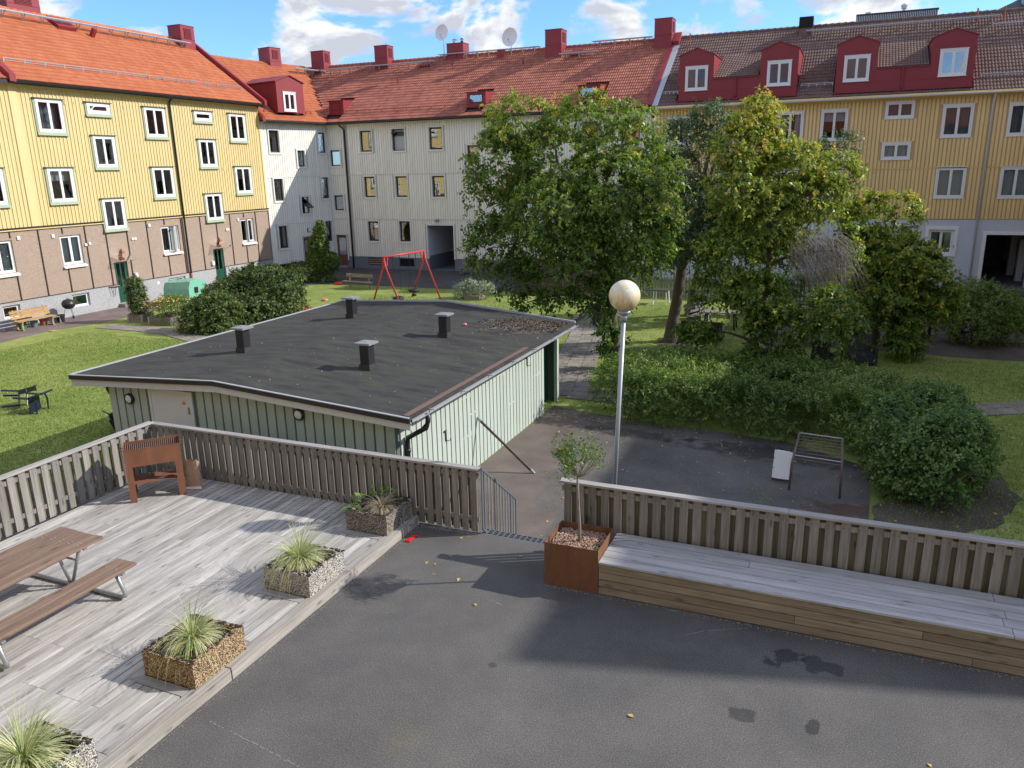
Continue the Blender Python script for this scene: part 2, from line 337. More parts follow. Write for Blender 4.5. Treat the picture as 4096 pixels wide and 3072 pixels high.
m_agw = aggregate('white_exposed_aggregate', [(0, (.22, .20, .18)), (.4, (.55, .52, .47)), (.7, (.70, .68, .64)), (1, (.38, .33, .28))])
m_agb = aggregate('brown_exposed_aggregate', [(0, (.14, .08, .04)), (.35, (.36, .22, .10)), (.7, (.50, .36, .20)), (1, (.60, .48, .32))])
m_agd = aggregate('dark_mossy_aggregate', [(0, (.09, .075, .06)), (.4, (.28, .24, .20)), (.7, (.46, .42, .37)), (1, (.20, .16, .12))])
m_moss = paint('dark_moss', (.040, .030, .018), .5, 1, 30, dirt=(.09, .10, .03), bump=.8)
m_soil = paint('potting_soil', (.050, .033, .022), .4, 1, 25, dirt=(.09, .06, .04), bump=1)
m_bark = paint('tree_bark', (.13, .105, .085), .45, .95, 9, dirt=(.06, .05, .04), bump=1)
m_barkl = paint('pale_grey_bark', (.27, .235, .20), .4, .95, 9, dirt=(.12, .10, .08), bump=1)
m_twig = paint('dry_twig', (.27, .235, .20), .3, .9, 9)
m_redp = paint('red_play_paint', (.56, .045, .050), .12, .5, 3, dirt=(.5, .09, .08))
m_rubber = paint('black_rubber', (.018, .018, .019), .2, .7, 9)
m_plastic_g = paint('green_plastic_film', (.22, .55, .42), .15, .4, 4)
m_wicker = paint('black_wicker', (.022, .022, .026), .3, .6, 40, bump=.5)
m_navy = paint('dark_navy_plastic', (.012, .018, .045), .2, .35, 4)
m_orangep = paint('orange_plastic', (.75, .14, .02), .05, .4)
m_redb = paint('bright_red_plastic', (.72, .02, .02), .05, .4)
m_pink = paint('pink_plastic', (.80, .20, .26), .1, .5)
m_terra = paint('terracotta', (.36, .11, .05), .15, .8)
m_paper = paint('brown_paper', (.36, .25, .165), .2, .8, 9)
m_curt = paint('pale_curtain', (.55, .56, .55), .1, .9)
m_curtd = paint('dim_grey_curtain', (.16, .17, .18), .15, .9)
m_blind = paint('pale_blind', (.46, .48, .50), .04, .7)
m_skyblue = paint('sky_reflection_blue', (.30, .42, .62), .04, .7)  # colour of sky reflected in the dormer glass, no real blind
m_curty = paint('cream_curtain', (.62, .52, .33), .1, .9)
m_curtp = paint('pink_curtain', (.65, .16, .26), .1, .9)
m_dark = paint('dark_room', (.012, .012, .013), .1, .9)
m_oldred = paint('worn_brown_door', (.17, .075, .045), .5, .8, 6, dirt=(.05, .03, .025))
def glassm(name, tint=(.85, .9, .92), refl=.30):
    M = MT(name, .03); t = M.t; tr = M.n('ShaderNodeBsdfTransparent'); tr.inputs[0].default_value = tint+(1,)
    gl = M.n('ShaderNodeBsdfGlossy'); gl.inputs['Roughness'].default_value = .02; gl.inputs[0].default_value = (.95, .95, .95, 1)
    fr = M.n('ShaderNodeFresnel'); fr.inputs[0].default_value = 1.5
    nz = M.noise(M.world(), 1.1, 2, .5); bp = M.n('ShaderNodeBump'); bp.inputs['Strength'].default_value = .12; bp.inputs['Distance'].default_value = .03; M.l(nz, bp.inputs['Height']); M.l(bp.outputs[0], gl.inputs['Normal'])
    f = M.math('ADD', fr.outputs[0], refl, clamp=True); mx = M.n('ShaderNodeMixShader'); M.l(f, mx.inputs[0]); M.l(tr.outputs[0], mx.inputs[1]); M.l(gl.outputs[0], mx.inputs[2])
    M.l(mx.outputs[0], t.nodes['Material Output'].inputs[0]); return M.m
m_glass = glassm('window_glass', refl=.16)
m_glassL = glassm('window_glass_quiet', refl=.06)
m_glassR = glassm('window_glass_dull', refl=-.01)
m_clear = glassm('acrylic_canopy', (.8, .8, .8), .1)

# ================================================================ SETTING: ground
def sheet(name, pts, z, m, parent=None, top=True):
    mb = MB(); mb.add([(x, y, z) for x, y in pts], [tuple(range(len(pts)))]); o = mb.build(name, m, parent)
    if o.data.polygons[0].normal.z < 0: o.data.flip_normals()
    if not parent: o['kind'] = 'structure'
    return o
def wavy(pts, amp=.06, step=.5, close=False):
    out = []; P = pts+([pts[0]] if close else [])
    for (a, b) in zip(P, P[1:]):
        n = max(1, int(math.hypot(b[0]-a[0], b[1]-a[1])/step))
        for i in range(n):
            t = i/n; out.append((a[0]+(b[0]-a[0])*t+random.uniform(-amp, amp), a[1]+(b[1]-a[1])*t+random.uniform(-amp, amp)))
    if not close: out.append(pts[-1])
    return out
sheet('ground', [(-400, -300), (400, -300), (400, 500), (-400, 500)], G-.012, m_gravel)
sheet('lawn', [(-35.3, 10.4), (9.9, 10.4), (9.9, 47.6), (-35.3, 47.6)], G, m_lawn)
# strip of pinkish asphalt along the left building
sheet('asphalt_path', [(-35.35, 5)]+wavy([(-32.6, 5), (-32.6, 21.2), (-32.9, 23.7), (-32.2, 26.1), (-32.4, 30), (-32.9, 36.5)], .05)+[(-35.35, 40)], G+.006, m_asphp)
sheet('asphalt_yard', wavy([(-33.6, 36.5), (-31.2, 38.6), (-29.2, 40.2), (-25.2, 40.1), (-17.8, 40.1)], .05)+[(-16.2, 40.1), (-16.2, 47.55), (-35.3, 47.55)], G+.010, m_asphd)
# the asphalt beside the shed and the climbing frame
sheet('courtyard_asphalt', wavy([(-7.4, 9.5), (.9, 9.5), (.87, 15.3), (.95, 18.2), (-1, 19.4), (-6.3, 20.0)], .04)+[(-7.4, 20.4)], G+.006, m_asphc)
sheet('reddish_asphalt', [(-7.4, 9.6), (-4.6, 9.6)]+wavy([(-4.75, 13.3), (-5.45, 13.8), (-5.65, 15.1), (-5.8, 16.4), (-5.95, 18.6), (-6.0, 19.9)], .06, .25)+[(-7.4, 20.3)], G+.011, m_asphr)
sheet('earth_patch', wavy([(-2.5, 30.2), (-.6, 30.5), (1.3, 30.6), (3, 30.5), (5.4, 30.4), (8.2, 30.8), (9.9, 31.5), (9.9, 44), (5.8, 46), (2, 38.5), (-3, 38), (-3.4, 33)], .12, close=True), G+.006, m_gravel)
sheet('bare_earth', wavy([(.9, 15.1), (2.3, 15.15), (3.2, 16.0), (3.75, 17.4), (3.5, 18.6), (2.6, 17.6), (1, 16)], .08, .3, True), G+.007, m_gravel)
sheet('earth_ring', wavy([(-6.6, 29.4), (-5.6, 29.0), (-4.9, 29.5), (-5.1, 30.2), (-6.3, 30.4)], .08, .3, True), G+.007, m_gravel)
sheet('east_yard', [(2, 38.5), (5.8, 40), (9.9, 40), (9.9, 47.55), (2, 47.55)], G+.012, m_asphd)
# terrace asphalt with a step down in front of the shed
sheet('terrace', [(-14, -6), (14, -6), (14, 10.62), (-4.0, 10.62), (-4.0, 10.60), (-5.2, 10.60), (-14, 10.62)], 0.0, m_asph)
tw = MB(); tw.box((-12.6, 10.50, G-.05), (14, 10.62, -.006)); tw.box((-12.6, -6, G-.05), (-12.5, 10.50, -.006)); o = tw.build('retaining_wall', m_dgrey)
tag(o, 'low grey retaining wall under the wooden fences, carrying the terrace', 'wall')

# concrete slab paths: every slab is a piece of its path
def slab_path(name, pts, w, size, cols):
    root = empty(name); root['kind'] = 'structure'; me = {}
    b = MB(); b.box((-.5, -.5, 0), (.5, .5, .02)); mesh = b.mesh('slab', m_slab)
    acc = 0; seg = []
    for a, c_ in zip(pts, pts[1:]): seg.append((Vector(a), Vector(c_)))
    L = sum((q-p).length for p, q in seg); n = int(L/size)
    for i in range(n):
        d = (i+.5)*size; r = d
        for p, q in seg:
            l = (q-p).length
            if r <= l: break
            r -= l
        t = (q-p).normalized(); c0 = p+t*r; nrm = Vector((-t.y, t.x))
        for k in range(cols):
            off = (k-(cols-1)/2)*w/cols; x, y = c0+nrm*off
            inst('slab', mesh, root, T(x+random.uniform(-.006, .006), y, G+random.uniform(.0, .012))@Rz(math.atan2(t.y, t.x)+random.uniform(-.02, .02))@Matrix.Diagonal((size-.018, w/cols-.018, 1, 1)))
    return root
slab_path('slab_path', [(-7.5, 21.4), (-8.35, 25.0), (-9.4, 29.8), (-10.6, 34.6)], 1.5, .5, 3)
slab_path('slab_path', [(1.0, 22.5), (2.4, 23.1), (3.6, 23.7), (5.2, 24.6), (8.5, 26.6)], 1.05, .5, 2)
slab_path('slab_path', [(-31.4, 25.3), (-29.0, 25.35), (-27.2, 25.2), (-24.6, 24.3), (-19, 22.0)], 1.0, .4, 2)
slab_path('slab_path', [(-7.35, 21.9), (-5.6, 21.9)], 1.5, .42, 4)
k = MB()
for i in range(14): k.box((-11.0+random.uniform(-.03, .03), 31.9+i*.25, G-.02), (-10.78, 31.9+i*.25+.24, G+.18+random.uniform(-.02, .03)))
k.build('kerb', m_slab)['kind'] = 'structure'

# real grass blades on the parts of the lawn the camera sees well
def blades(name, polys, n, h=(.03, .075), mat=m_blade, z=G):
    pts = []
    for (x0, y0, x1, y1, wgt) in polys:
        k = int(n*wgt); p = np.stack([rng.uniform(x0, x1, k), rng.uniform(y0, y1, k)], 1); pts.append(p)
    P = np.concatenate(pts); n = len(P); a = rng.uniform(0, 2*np.pi, n); hh = rng.uniform(h[0], h[1], n); wd = rng.uniform(.006, .014, n)
    V = np.zeros((n, 3, 3)); dx = np.cos(a)*wd; dy = np.sin(a)*wd
    V[:, 0, 0] = P[:, 0]-dx; V[:, 0, 1] = P[:, 1]-dy; V[:, 1, 0] = P[:, 0]+dx; V[:, 1, 1] = P[:, 1]+dy
    V[:, 2, 0] = P[:, 0]+rng.normal(0, .03, n); V[:, 2, 1] = P[:, 1]+rng.normal(0, .03, n); V[:, :, 2] = z; V[:, 2, 2] = z+hh
    tone = np.clip(rng.normal(.5, .22, n)+.18*np.sin(P[:, 0]*.9)*np.cos(P[:, 1]*.7), 0, 1)
    me = nmesh(name, V.reshape(-1, 3), 3, tone, mat); return inst(name, me)
def nmesh(name, V, k, tone, mat):
    n = len(V)//k; me = bpy.data.meshes.new(name); me.vertices.add(len(V)); me.vertices.foreach_set('co', V.astype(np.float32).ravel())
    me.loops.add(len(V)); me.loops.foreach_set('vertex_index', np.arange(len(V), dtype=np.int32)); me.polygons.add(n)
    me.polygons.foreach_set('loop_start', (np.arange(n)*k).astype(np.int32)); me.polygons.foreach_set('loop_total', np.full(n, k, np.int32))
    me.attributes.new('tone', 'FLOAT', 'FACE').data.foreach_set('value', tone.astype(np.float32)); me.materials.append(mat); me.update(); me.validate(); return me
o = blades('grass', [(-26, 10.7, -15.0, 25, .36), (-31, 12, -26, 24, .12), (-24, 22, -12, 37, .2), (-12, 23, 2.5, 38, .14), (1.0, 10.7, 7, 30, .18)], 190000)
tag(o, 'short mown grass blades covering the courtyard lawns', 'grass', kind='stuff')

# ================================================================ BUILDINGS
class Fac:                                            # a facade: s along, z up (world height), d out of the wall
    def __init__(f, root, s0, M=None): f.root = root; f.s0 = s0; f.M = M or Matrix.Identity(4)
    def bx(f, mb, s0, z0, s1, z1, d0, d1, mi=0, tone=None): mb.box((s0-f.s0, -d1, z0-G), (s1-f.s0, -d0, z1-G), mi, f.M, tone)
    def put(f, mb, name, m, parent=None, **k): return mb.build(name, m, parent or f.root, **k)
    def pt(f, s, z, d=0): return f.M@Vector((s-f.s0, -d, z-G))
def grid_wall(f, name, s0, z0, s1, z1, holes, m, d=0, depth=.16, mrev=None):
    hs = [h for h in holes if h[2] > s0 and h[0] < s1 and h[3] > z0 and h[1] < z1]
    xs = sorted({s0, s1}|{min(max(v, s0), s1) for h in hs for v in (h[0], h[2])}); zs = sorted({z0, z1}|{min(max(v, z0), z1) for h in hs for v in (h[1], h[3])})
    mb = MB()
    for xa, xb in zip(xs, xs[1:]):
        for za, zb in zip(zs, zs[1:]):
            if any(h[0] <= xa+1e-5 and h[2] >= xb-1e-5 and h[1] <= za+1e-5 and h[3] >= zb-1e-5 for h in hs): continue
            mb.add([f.pt(xa, za, d), f.pt(xb, za, d), f.pt(xb, zb, d), f.pt(xa, zb, d)], [(0, 1, 2, 3)])
    for h in hs:
        a, b, c_, e = max(h[0], s0), max(h[1], z0), min(h[2], s1), min(h[3], z1)
        q = [(a, b), (c_, b), (c_, e), (a, e)]
        for (p1, p2) in zip(q, q[1:]+q[:1]):
            if (p1[1] == p2[1] and p1[1] in (z0, z1) and p1[1] not in (h[1], h[3])): continue
            mb.add([f.pt(*p1, d), f.pt(*p1, d-depth), f.pt(*p2, d-depth), f.pt(*p2, d)], [(0, 1, 2, 3)], 1 if mrev else 0)
    return f.put(mb, name, [m, mrev] if mrev else m)
def strips(f, name, s0, s1, z0, z1, pitch, w, d0, d1, holes, m, far=None, mfar='stuff', bottom_cut=None):
    meshes = {}; rest = MB(); n = int((s1-s0)/pitch); cnt = 0
    for i in range(n):
        c_ = s0+(i+.5)*pitch; a, b = c_-w/2, c_+w/2; iv = [(z0, z1)]
        for h in holes:
            if h[2] > a and h[0] < b:
                nv = []
                for (p, q) in iv:
                    if h[3] <= p or h[1] >= q: nv.append((p, q)); continue
                    if h[1] > p+.03: nv.append((p, h[1]))
                    if h[3] < q-.03: nv.append((h[3], q))
                iv = nv
        for p, q in iv:
            if far and far(c_): f.bx(rest, a, p, b, q, d0, d1)
            else:
                key = round(q-p, 3)
                if key not in meshes:
                    mb = MB(); mb.box((-w/2, -d1, 0), (w/2, -d0, q-p)); meshes[key] = mb.mesh(name, m)
                inst(name, meshes[key], f.root, f.M@T(c_-f.s0, 0, p-G)); cnt += 1
    if rest.f: f.put(rest, name+'_field', m)['kind'] = 'stuff'
    return cnt
def curtain(mb, s0, s1, z0, z1, d, amp=.03, n=10):
    vs = []
    for i in range(n+1):
        x = s0+(s1-s0)*i/n; y = d+amp*math.sin(i*2.1+s0)
        vs += [(x, y, z0), (x, y, z1)]
    mb.add(vs, [(2*i, 2*i+2, 2*i+3, 2*i+1) for i in range(n)])
def window(f, s0, z0, s1, z1, style, cur=None, open_=0, glass=None, leaf=2):
    """one window: frame mesh with panes, sill, curtain as children; local X along, Y into the room, Z up, origin lower left"""
    Wd, H = s1-s0, z1-z0; M = f.M@T(s0-f.s0, 0, z0-G); glass = glass or m_glass; fr = MB()
    def ring(mb, a, b, c_, e, w, d0, d1, mi=0):
        mb.box((a, -d1, b), (a+w, -d0, e), mi); mb.box((c_-w, -d1, b), (c_, -d0, e), mi)
        mb.box((a+w, -d1, b), (c_-w, -d0, b+w), mi); mb.box((a+w, -d1, e-w), (c_-w, -d0, e), mi)
    kids = []
    if style in ('left', 'left_slit', 'right', 'right_ground', 'deep', 'base'):
        w = {'left': .085, 'left_slit': .10, 'right': .085, 'right_ground': .06, 'deep': .05, 'base': .05}[style]
        d = {'left': .07, 'left_slit': .07, 'right': .05, 'right_ground': -.08, 'deep': -.10, 'base': -.08}[style]
        ring(fr, 0, 0, Wd, H, w, d-.10, d)
        ix0, ix1, iz0, iz1 = w+.004, Wd-w-.004, w+.004, H-w-.004; o = fr.build('window', m_white, f.root, M=M)
        sw = .06 if style != 'base' else .045; n = 1 if style in ('left_slit', 'base') else leaf; cw = (ix1-ix0)/n
        for i in range(n):
            a = ix0+i*cw+.002; b = ix0+(i+1)*cw-.002; sh = MB(); ring(sh, 0, 0, b-a, iz1-iz0, sw, d-.075, d-.015)
            rot = Rz(-open_) if (open_ and i == n-1) else Matrix.Identity(4)
            piv = T(a, 0, iz0) if not (open_ and i == n-1) else T(b, -.05, iz0)@Rz(open_)@T(-(b-a), .05, 0)
            sh.build('sash', m_white, o, M=piv)
            gl = MB(); gl.box((sw-.004, -d+.040, sw-.004), (b-a-sw+.004, -d+.046, iz1-iz0-sw+.004)); gl.build('pane', glass, o, M=piv)
        if style in ('left', 'left_slit'):
            s_ = MB(); s_.add([(-.12, -.02, -.16), (Wd+.12, -.02, -.16), (Wd+.12, -.13, -.15), (-.12, -.13, -.15), (-.10, -.02, 0), (Wd+.10, -.02, 0), (Wd+.10, -.075, 0), (-.10, -.075, 0)],
                 [(0, 3, 2, 1), (4, 5, 6, 7), (3, 7, 6, 2), (0, 4, 7, 3), (1, 2, 6, 5), (0, 1, 5, 4)]); s_.build('sill', m_sage, o)
            s_ = MB(); s_.box((-.13, -.15, H+.01), (Wd+.13, -.0, H+.045)); s_.box((-.10, -.05, 0), (-.002, .0, H), 1); s_.box((Wd+.002, -.05, 0), (Wd+.10, 0, H), 1); s_.build('drip_cap', [m_dsage, m_sage], o)
        if style == 'right':
            s_ = MB(); s_.box((-.03, -.07, -.035), (Wd+.03, 0, -.004)); s_.build('sill', m_white, o); s_ = MB(); s_.box((-.03, -.07, H+.004), (Wd+.03, 0, H+.035)); s_.build('head_trim', m_white, o)
        if style == 'deep':
            s_ = MB(); s_.poly([(-.06, .10, .0), (-.06, -.09, -.10), (-.06, -.09, -.16), (-.06, .10, -.05)], (Wd+.12, 0, 0)); recalc(s_.build('sill', m_white, o))
    elif style == 'white':                       # dark sash in a pale surround, set back
        sr = MB(); ring(sr, -.09, -.09, Wd+.09, H+.09, .09, -.0, .055); sr.box((-.12, -.08, -.125), (Wd+.12, .0, -.092)); o = sr.build('window', m_cream, f.root, M=M)
        fx = MB(); ring(fx, .0, .0, Wd, H, .05, -.16, -.09); fx.build('frame', m_darkbr, o)
        piv = Matrix.Identity(4)
        if open_: piv = T(0, .12, H*.72)@Rx(open_)@T(0, -.12, -H*.72)
        sh = MB(); ring(sh, .055, .055, Wd-.055, H-.055, .045, -.15, -.085, 0); sh.build('sash', m_darkbr, o, M=piv)
        gl = MB(); gl.box((.095, .115, .095), (Wd-.095, .121, H-.095)); gl.build('pane', glass, o, M=piv)
    if cur:
        cb = MB(); mat = {'w': m_curt, 'd': m_curtd, 'b': m_blind, 'y': m_curty, 'p': m_curtp, 'h': m_blind, 's': m_curt, 'k': m_dark, 'D': m_curtd, 'B': m_skyblue}[cur]; y = .22
        if cur in 'wy': curtain(cb, .05, Wd*.36, .05, H-.05, y); curtain(cb, Wd*.66, Wd-.05, .05, H-.05, y)
        elif cur in 'dD': curtain(cb, .05, Wd-.05, .05, H-.05, y, .02, 16)
        elif cur == 'B': cb.box((.05, .10, .05), (Wd*.5, .11, H-.05))  # blue panel over the left half: sky reflection put into its colour
        elif cur == 'b': cb.box((.05, y, .05), (Wd-.05, y+.01, H-.05))
        elif cur == 'h': cb.box((.05, y, H*.62), (Wd-.05, y+.01, H-.05))
        elif cur == 's': curtain(cb, .05, Wd-.05, .05, H-.05, y, .03, 20)
        elif cur == 'p': curtain(cb, .1, Wd*.55, H*.62, H-.1, y, .05, 8)
        cb.build('curtain' if cur not in 'bhB' else 'blind_or_sky_reflection', mat, o)
    return o

def tile_mesh(m):
    mb = MB(); n = 12; w = .30; L = .40; xs = [i*w/n for i in range(n+1)]
    zf = lambda x: .034*abs(math.cos(math.pi*x/.15))**.8-.012
    lo = [(x, 0, zf(x)+.034) for x in xs]; hi = [(x, L, zf(x)+.004) for x in xs]; un = [(x, 0.0, zf(x)+.002) for x in xs]
    mb.add(lo+hi+un, [(i, i+1, n+2+i, n+1+i) for i in range(n)]+[(2*n+2+i, 2*n+3+i, i+1, i) for i in range(n)])
    return mb
def tile_roof(parent, M, u0, u1, rows, m, keep, near, maxn=300, pitch=.34):
    """M maps (along, up-slope, normal) to the parent's frame"""
    base = tile_mesh(m); me = base.mesh('roof_tile', m); cand = []
    nu = int((u1-u0)/.30)
    for j in range(rows):
        for i in range(nu):
            u = u0+i*.30+(0 if j % 2 == 0 else 0); v = j*pitch
            if keep(u+.15, v+.17): cand.append((near(u, v), u, v))
    cand.sort()
    for d, u, v in cand[:maxn]: inst('roof_tile', me, parent, M@T(u, v, random.uniform(0, .006)))
    vs0 = np.array(base.v); F = base.f; k = len(vs0); rest = cand[maxn:]
    if rest:
        mb = MB(); A = np.array(M)
        for d, u, v in rest:
            w_ = vs0+np.array([u, v, random.uniform(0, .006)]); w_ = w_@A[:3, :3].T+A[:3, 3]; b = len(mb.v)
            mb.v += list(map(tuple, w_)); mb.f += [[b+i for i in f_] for f_ in F]; mb.t += [random.random()]*len(F); mb.m += [0]*len(F)
        o = mb.build('roof_tile_field', m, parent, tones=True); o['kind'] = 'stuff'
def ridge_caps(mb, p, q, r=.12, step=.36):
    p, q = Vector(p), Vector(q); L = (q-p).length; n = int(L/step); d = (q-p)/L
    for i in range(n):
        a = p+d*(i*step); b = a+d*(step+.04); a = a+Vector((0, 0, .0)); b = b+Vector((0, 0, .025))
        mb.tube([a, b], [r*.92, r*1.08], 8)
def chimney(name, M, w, dpt, z0, z1, louver='right', parent=None, label=None):
    """top-level red sheet-metal chimney; M places its foot"""
    o = empty('chimney', (0, 0, 0)); o.matrix_world = M; tag(o, label, 'chimney', 'red sheet metal chimneys on the roofs')
    b = MB(); b.box((0, 0, z0), (w, dpt, z1)); b.build('stack', m_red, o)
    b = MB(); b.box((-.03, -.03, z1+.002), (w+.03, dpt+.03, z1+.04)); b.build('cap', m_red, o)
    b = MB(); b.box((-.02, -.02, (z0+z1)/2+.1), (w+.02, dpt+.02, (z0+z1)/2+.12)); b.build('seam', m_red, o)
    h = z1-z0
    if louver:
        lv = MB(); fr = MB(); hz0, hz1 = z1-.75, z1-.14; hz0 = max(hz0, z1-h*.55)
        if louver == 'right': F = lambda y, z, d: (w+d, y, z); L0 = dpt*.25; L1 = dpt*.78
        elif louver == 'left': F = lambda y, z, d: (-d, y, z); L0 = dpt*.25; L1 = dpt*.78
        else: F = lambda y, z, d: (y, -d, z); L0 = w*.25; L1 = w*.75
        fr.box(F(L0, hz0, .003), F(L1, hz1, .006)); fr.build('vent_opening', m_dark, o)
        n = 9
        for i in range(n):
            z = hz0+(hz1-hz0)*(i+.2)/n; lv.box(F(L0-.02, z, .007), F(L1+.02, z+(hz1-hz0)/n*.45, .04))
        lv.build('louvre', m_red, o)
    return o
def walkway(parent, p, q, nb=8, w=.35, slope_n=(0, -.57, .82), name='roof_walkway'):
    """horizontal grating catwalk on brackets; p,q in parent's frame along the roof"""
    p, q = Vector(p), Vector(q); d = (q-p); L = d.length; d.normalize(); out = Vector(slope_n); out = Vector((out.x, out.y, 0)).normalized()
    mb = MB()
    for k in range(3): mb.bar(p+out*(w*k/2)+Vector((0, 0, .34)), q+out*(w*k/2)+Vector((0, 0, .34)), .05, .04)
    n = int(L/.12)
    for i in range(n): a = p+d*(L*(i+.5)/n)+Vector((0, 0, .335)); mb.bar(a, a+out*w, .02, .02)
    for i in range(nb):
        a = p+d*(L*(i+.5)/nb); mb.bar(a+Vector((0, 0, .02)), a+Vector((0, 0, .33))+out*.05, .05, .03); mb.bar(a-out*0+Vector((0, 0, -.05)), a+out*w*.9+Vector((0, 0, .32)), .04, .03)
    return mb.build(name, m_galv, parent)
def snowrail(parent, p, q, nb, m, h=.16, double=True):
    p, q = Vector(p), Vector(q); mb = MB(); up = Vector((0, 0, 1))
    mb.tube([p+up*h, q+up*h], .018, 6); 
    if double: mb.tube([p+up*h*.55, q+up*h*.55], .016, 6)
    for i in range(nb+1):
        a = p+(q-p)*i/nb; mb.box((a.x-.02, a.y-.02, a.z-.03), (a.x+.02, a.y+.02, a.z+h+.02))
    return mb.build('snow_guard', m, parent)
def gutter(parent, p, q, m, r=.075, br=.9, name='gutter'):
    p, q = Vector(p), Vector(q); d = (q-p).normalized(); mb = MB(); n = 8; out = d.cross(Vector((0, 0, 1)))
    vs = []
    for e in (p, q):
        for k in range(n+1):
            a = math.pi*k/n; vs.append(e+out*math.cos(a)*r-Vector((0, 0, 1))*math.sin(a)*r)
    mb.add(vs, [(k, k+1, n+2+k, n+1+k) for k in range(n)])
    mb.tube([p+out*r, q+out*r], .012, 5); mb.tube([p-out*r, q-out*r], .012, 5)
    L = (q-p).length; nb = int(L/br)
    for i in range(nb): c_ = p+d*(L*(i+.5)/nb); mb.bar(c_+out*(r+.01)+Vector((0, 0, .01)), c_-out*(r+.03)+Vector((0, 0, .03)), .03, .012)
    return mb.build(name, m, parent)
def box_shell(f, s0, s1, z0, z1, depth, m):        # back and end walls, so that the rooms are dark
    mb = MB(); a = [f.pt(s0, z0, -depth), f.pt(s1, z0, -depth), f.pt(s1, z1, -depth), f.pt(s0, z1, -depth)]
    mb.add(a, [(3, 2, 1, 0)])
    for s in (s0, s1): mb.add([f.pt(s, z0, -.01), f.pt(s, z0, -depth), f.pt(s, z1, -depth), f.pt(s, z1, -.01)], [(0, 1, 2, 3)])
    for z in (2.75, 5.75, 9.0):
        if z < z1: mb.add([f.pt(s0, z, -.25), f.pt(s1, z, -.25), f.pt(s1, z, -depth), f.pt(s0, z, -depth)], [(0, 1, 2, 3)])
    mb.add([f.pt(s0, z0, -3.2), f.pt(s1, z0, -3.2), f.pt(s1, z1, -3.2), f.pt(s0, z1, -3.2)], [(0, 1, 2, 3)])
    return f.put(mb, 'inner_wall', m)
m_room = paint('dim_room_wall', (.10, .095, .09), .2, .9)

# ---------------------------------------------------------------- left yellow building (x = -35.3, looks towards +X)
SL0 = 14.0
Lr = empty('yellow_apartment_building', (-35.3, SL0, G), rad(90), 'pale yellow apartment house on the left with orange tiled roof and brown ground floor', 'building')
FL = Fac(Lr, SL0)
topw = [(26.67, 7.93, 28.04, 9.42, 'left', 'D'), (29.43, 8.90, 30.75, 9.42, 'left_slit', None), (32.93, 7.90, 34.33, 9.42, 'left', 'w'), (36.53, 8.88, 37.88, 9.42, 'left_slit', None), (39.33, 7.85, 40.70, 9.42, 'left', 'h'),
        (29.48, 6.32, 30.76, 7.85, 'left', 'k'), (36.60, 6.32, 37.91, 7.85, 'left', 'D'),
        (26.68, 4.72, 28.04, 6.30, 'left', 'h'), (32.93, 4.70, 34.36, 6.30, 'left', 'h'), (39.37, 4.70, 40.75, 6.30, 'left', 'w'), (23.1, 4.72, 24.49, 6.30, 'left', None), (23.1, 7.93, 24.4, 9.42, 'left', None),
        (29.46, 3.22, 30.76, 4.75, 'left', None), (36.60, 3.22, 37.91, 4.75, 'left', 'w')]
loww = [(26.81, 1.68, 27.98, 3.10, 'deep', 'D'), (33.06, 1.66, 34.34, 3.10, 'deep', 'w'), (39.44, 1.64, 40.63, 3.10, 'deep', 'w'), (23.1, 1.66, 24.40, 3.12, 'deep', 'D')]
basew = [(26.91, -.44, 27.89, .20, 'base', None), (33.06, -.46, 34.33, .20, 'base', None), (23.34, -.40, 24.18, .20, 'base', None)]
doors = [(29.66, -.66, 30.50, 1.48), (36.80, -.62, 37.66, 1.48)]
holes = [w_[:4] for w_ in topw+loww+basew]+doors
EL = 42.1
grid_wall(FL, 'wall', SL0, 3.62, EL, 10.0, holes, m_yelL, depth=.14)
grid_wall(FL, 'lower_wall', SL0, .34, EL, 3.60, holes, m_pebble, d=-.03, depth=.12)
grid_wall(FL, 'plinth', SL0, G-.05, EL, .33, holes, m_grender, d=.02, depth=.14)
box_shell(FL, SL0, EL, G, 10.1, 10.6, m_room)
bt_holes = [(a-.13, b-.18, c_+.13, d+.05) for a, b, c_, d, *_ in topw]+[(25.42, 0, 25.92, 20), (34.62, 0, 34.86, 20)]
strips(FL, 'batten', 22.6, EL-.12, 3.66, 9.86, .2, .045, 0, .032, bt_holes, m_yelLb)
for q in ((25.47, 25.88, .045), (EL-.13, EL, .05)): mb = MB(); FL.bx(mb, q[0], 3.66, q[1], 9.98, 0, q[2]); FL.put(mb, 'corner_board', m_yelLb)
mb = MB(); FL.bx(mb, SL0, 9.86, EL, 10.0, 0.002, .05); FL.put(mb, 'frieze_board', m_yelLb)
mb = MB()
for a, b in ((SL0, 29.36), (30.86, 36.50), (38.01, EL)): FL.bx(mb, a, 3.60, b, 3.655, 0, .11)
FL.put(mb, 'flashing', m_black); mb = MB()
for a, b in ((SL0, 29.36), (30.86, 36.50), (38.01, EL)): FL.bx(mb, a, 3.52, b, 3.585, -.03, .06)
FL.put(mb, 'ledge_board', m_yelLb)
seams = [24.34, 25.73, 27.0, 28.24, 29.44, 30.75, 32.09, 33.34, 34.55, 36.02, 37.31, 38.5, 39.75, 40.83]
for s_ in seams:
    z_a = .36; ivs = [(z_a, 3.5)]
    for h in [w_[:4] for w_ in loww]+doors+[t[:4] for t in topw]:
        if h[0]-.12 < s_ < h[2]+.12: ivs = [(p, q) for (a_, b_) in ivs for (p, q) in ((a_, min(b_, h[1]-.22)), (max(a_, h[3]+.1), b_)) if q-p > .08]
    for a_, b_ in ivs:
        mb = MB(); FL.bx(mb, s_-.022, a_, s_+.022, b_, -.032, .012); FL.put(mb, 'joint_strip', m_darkbr)
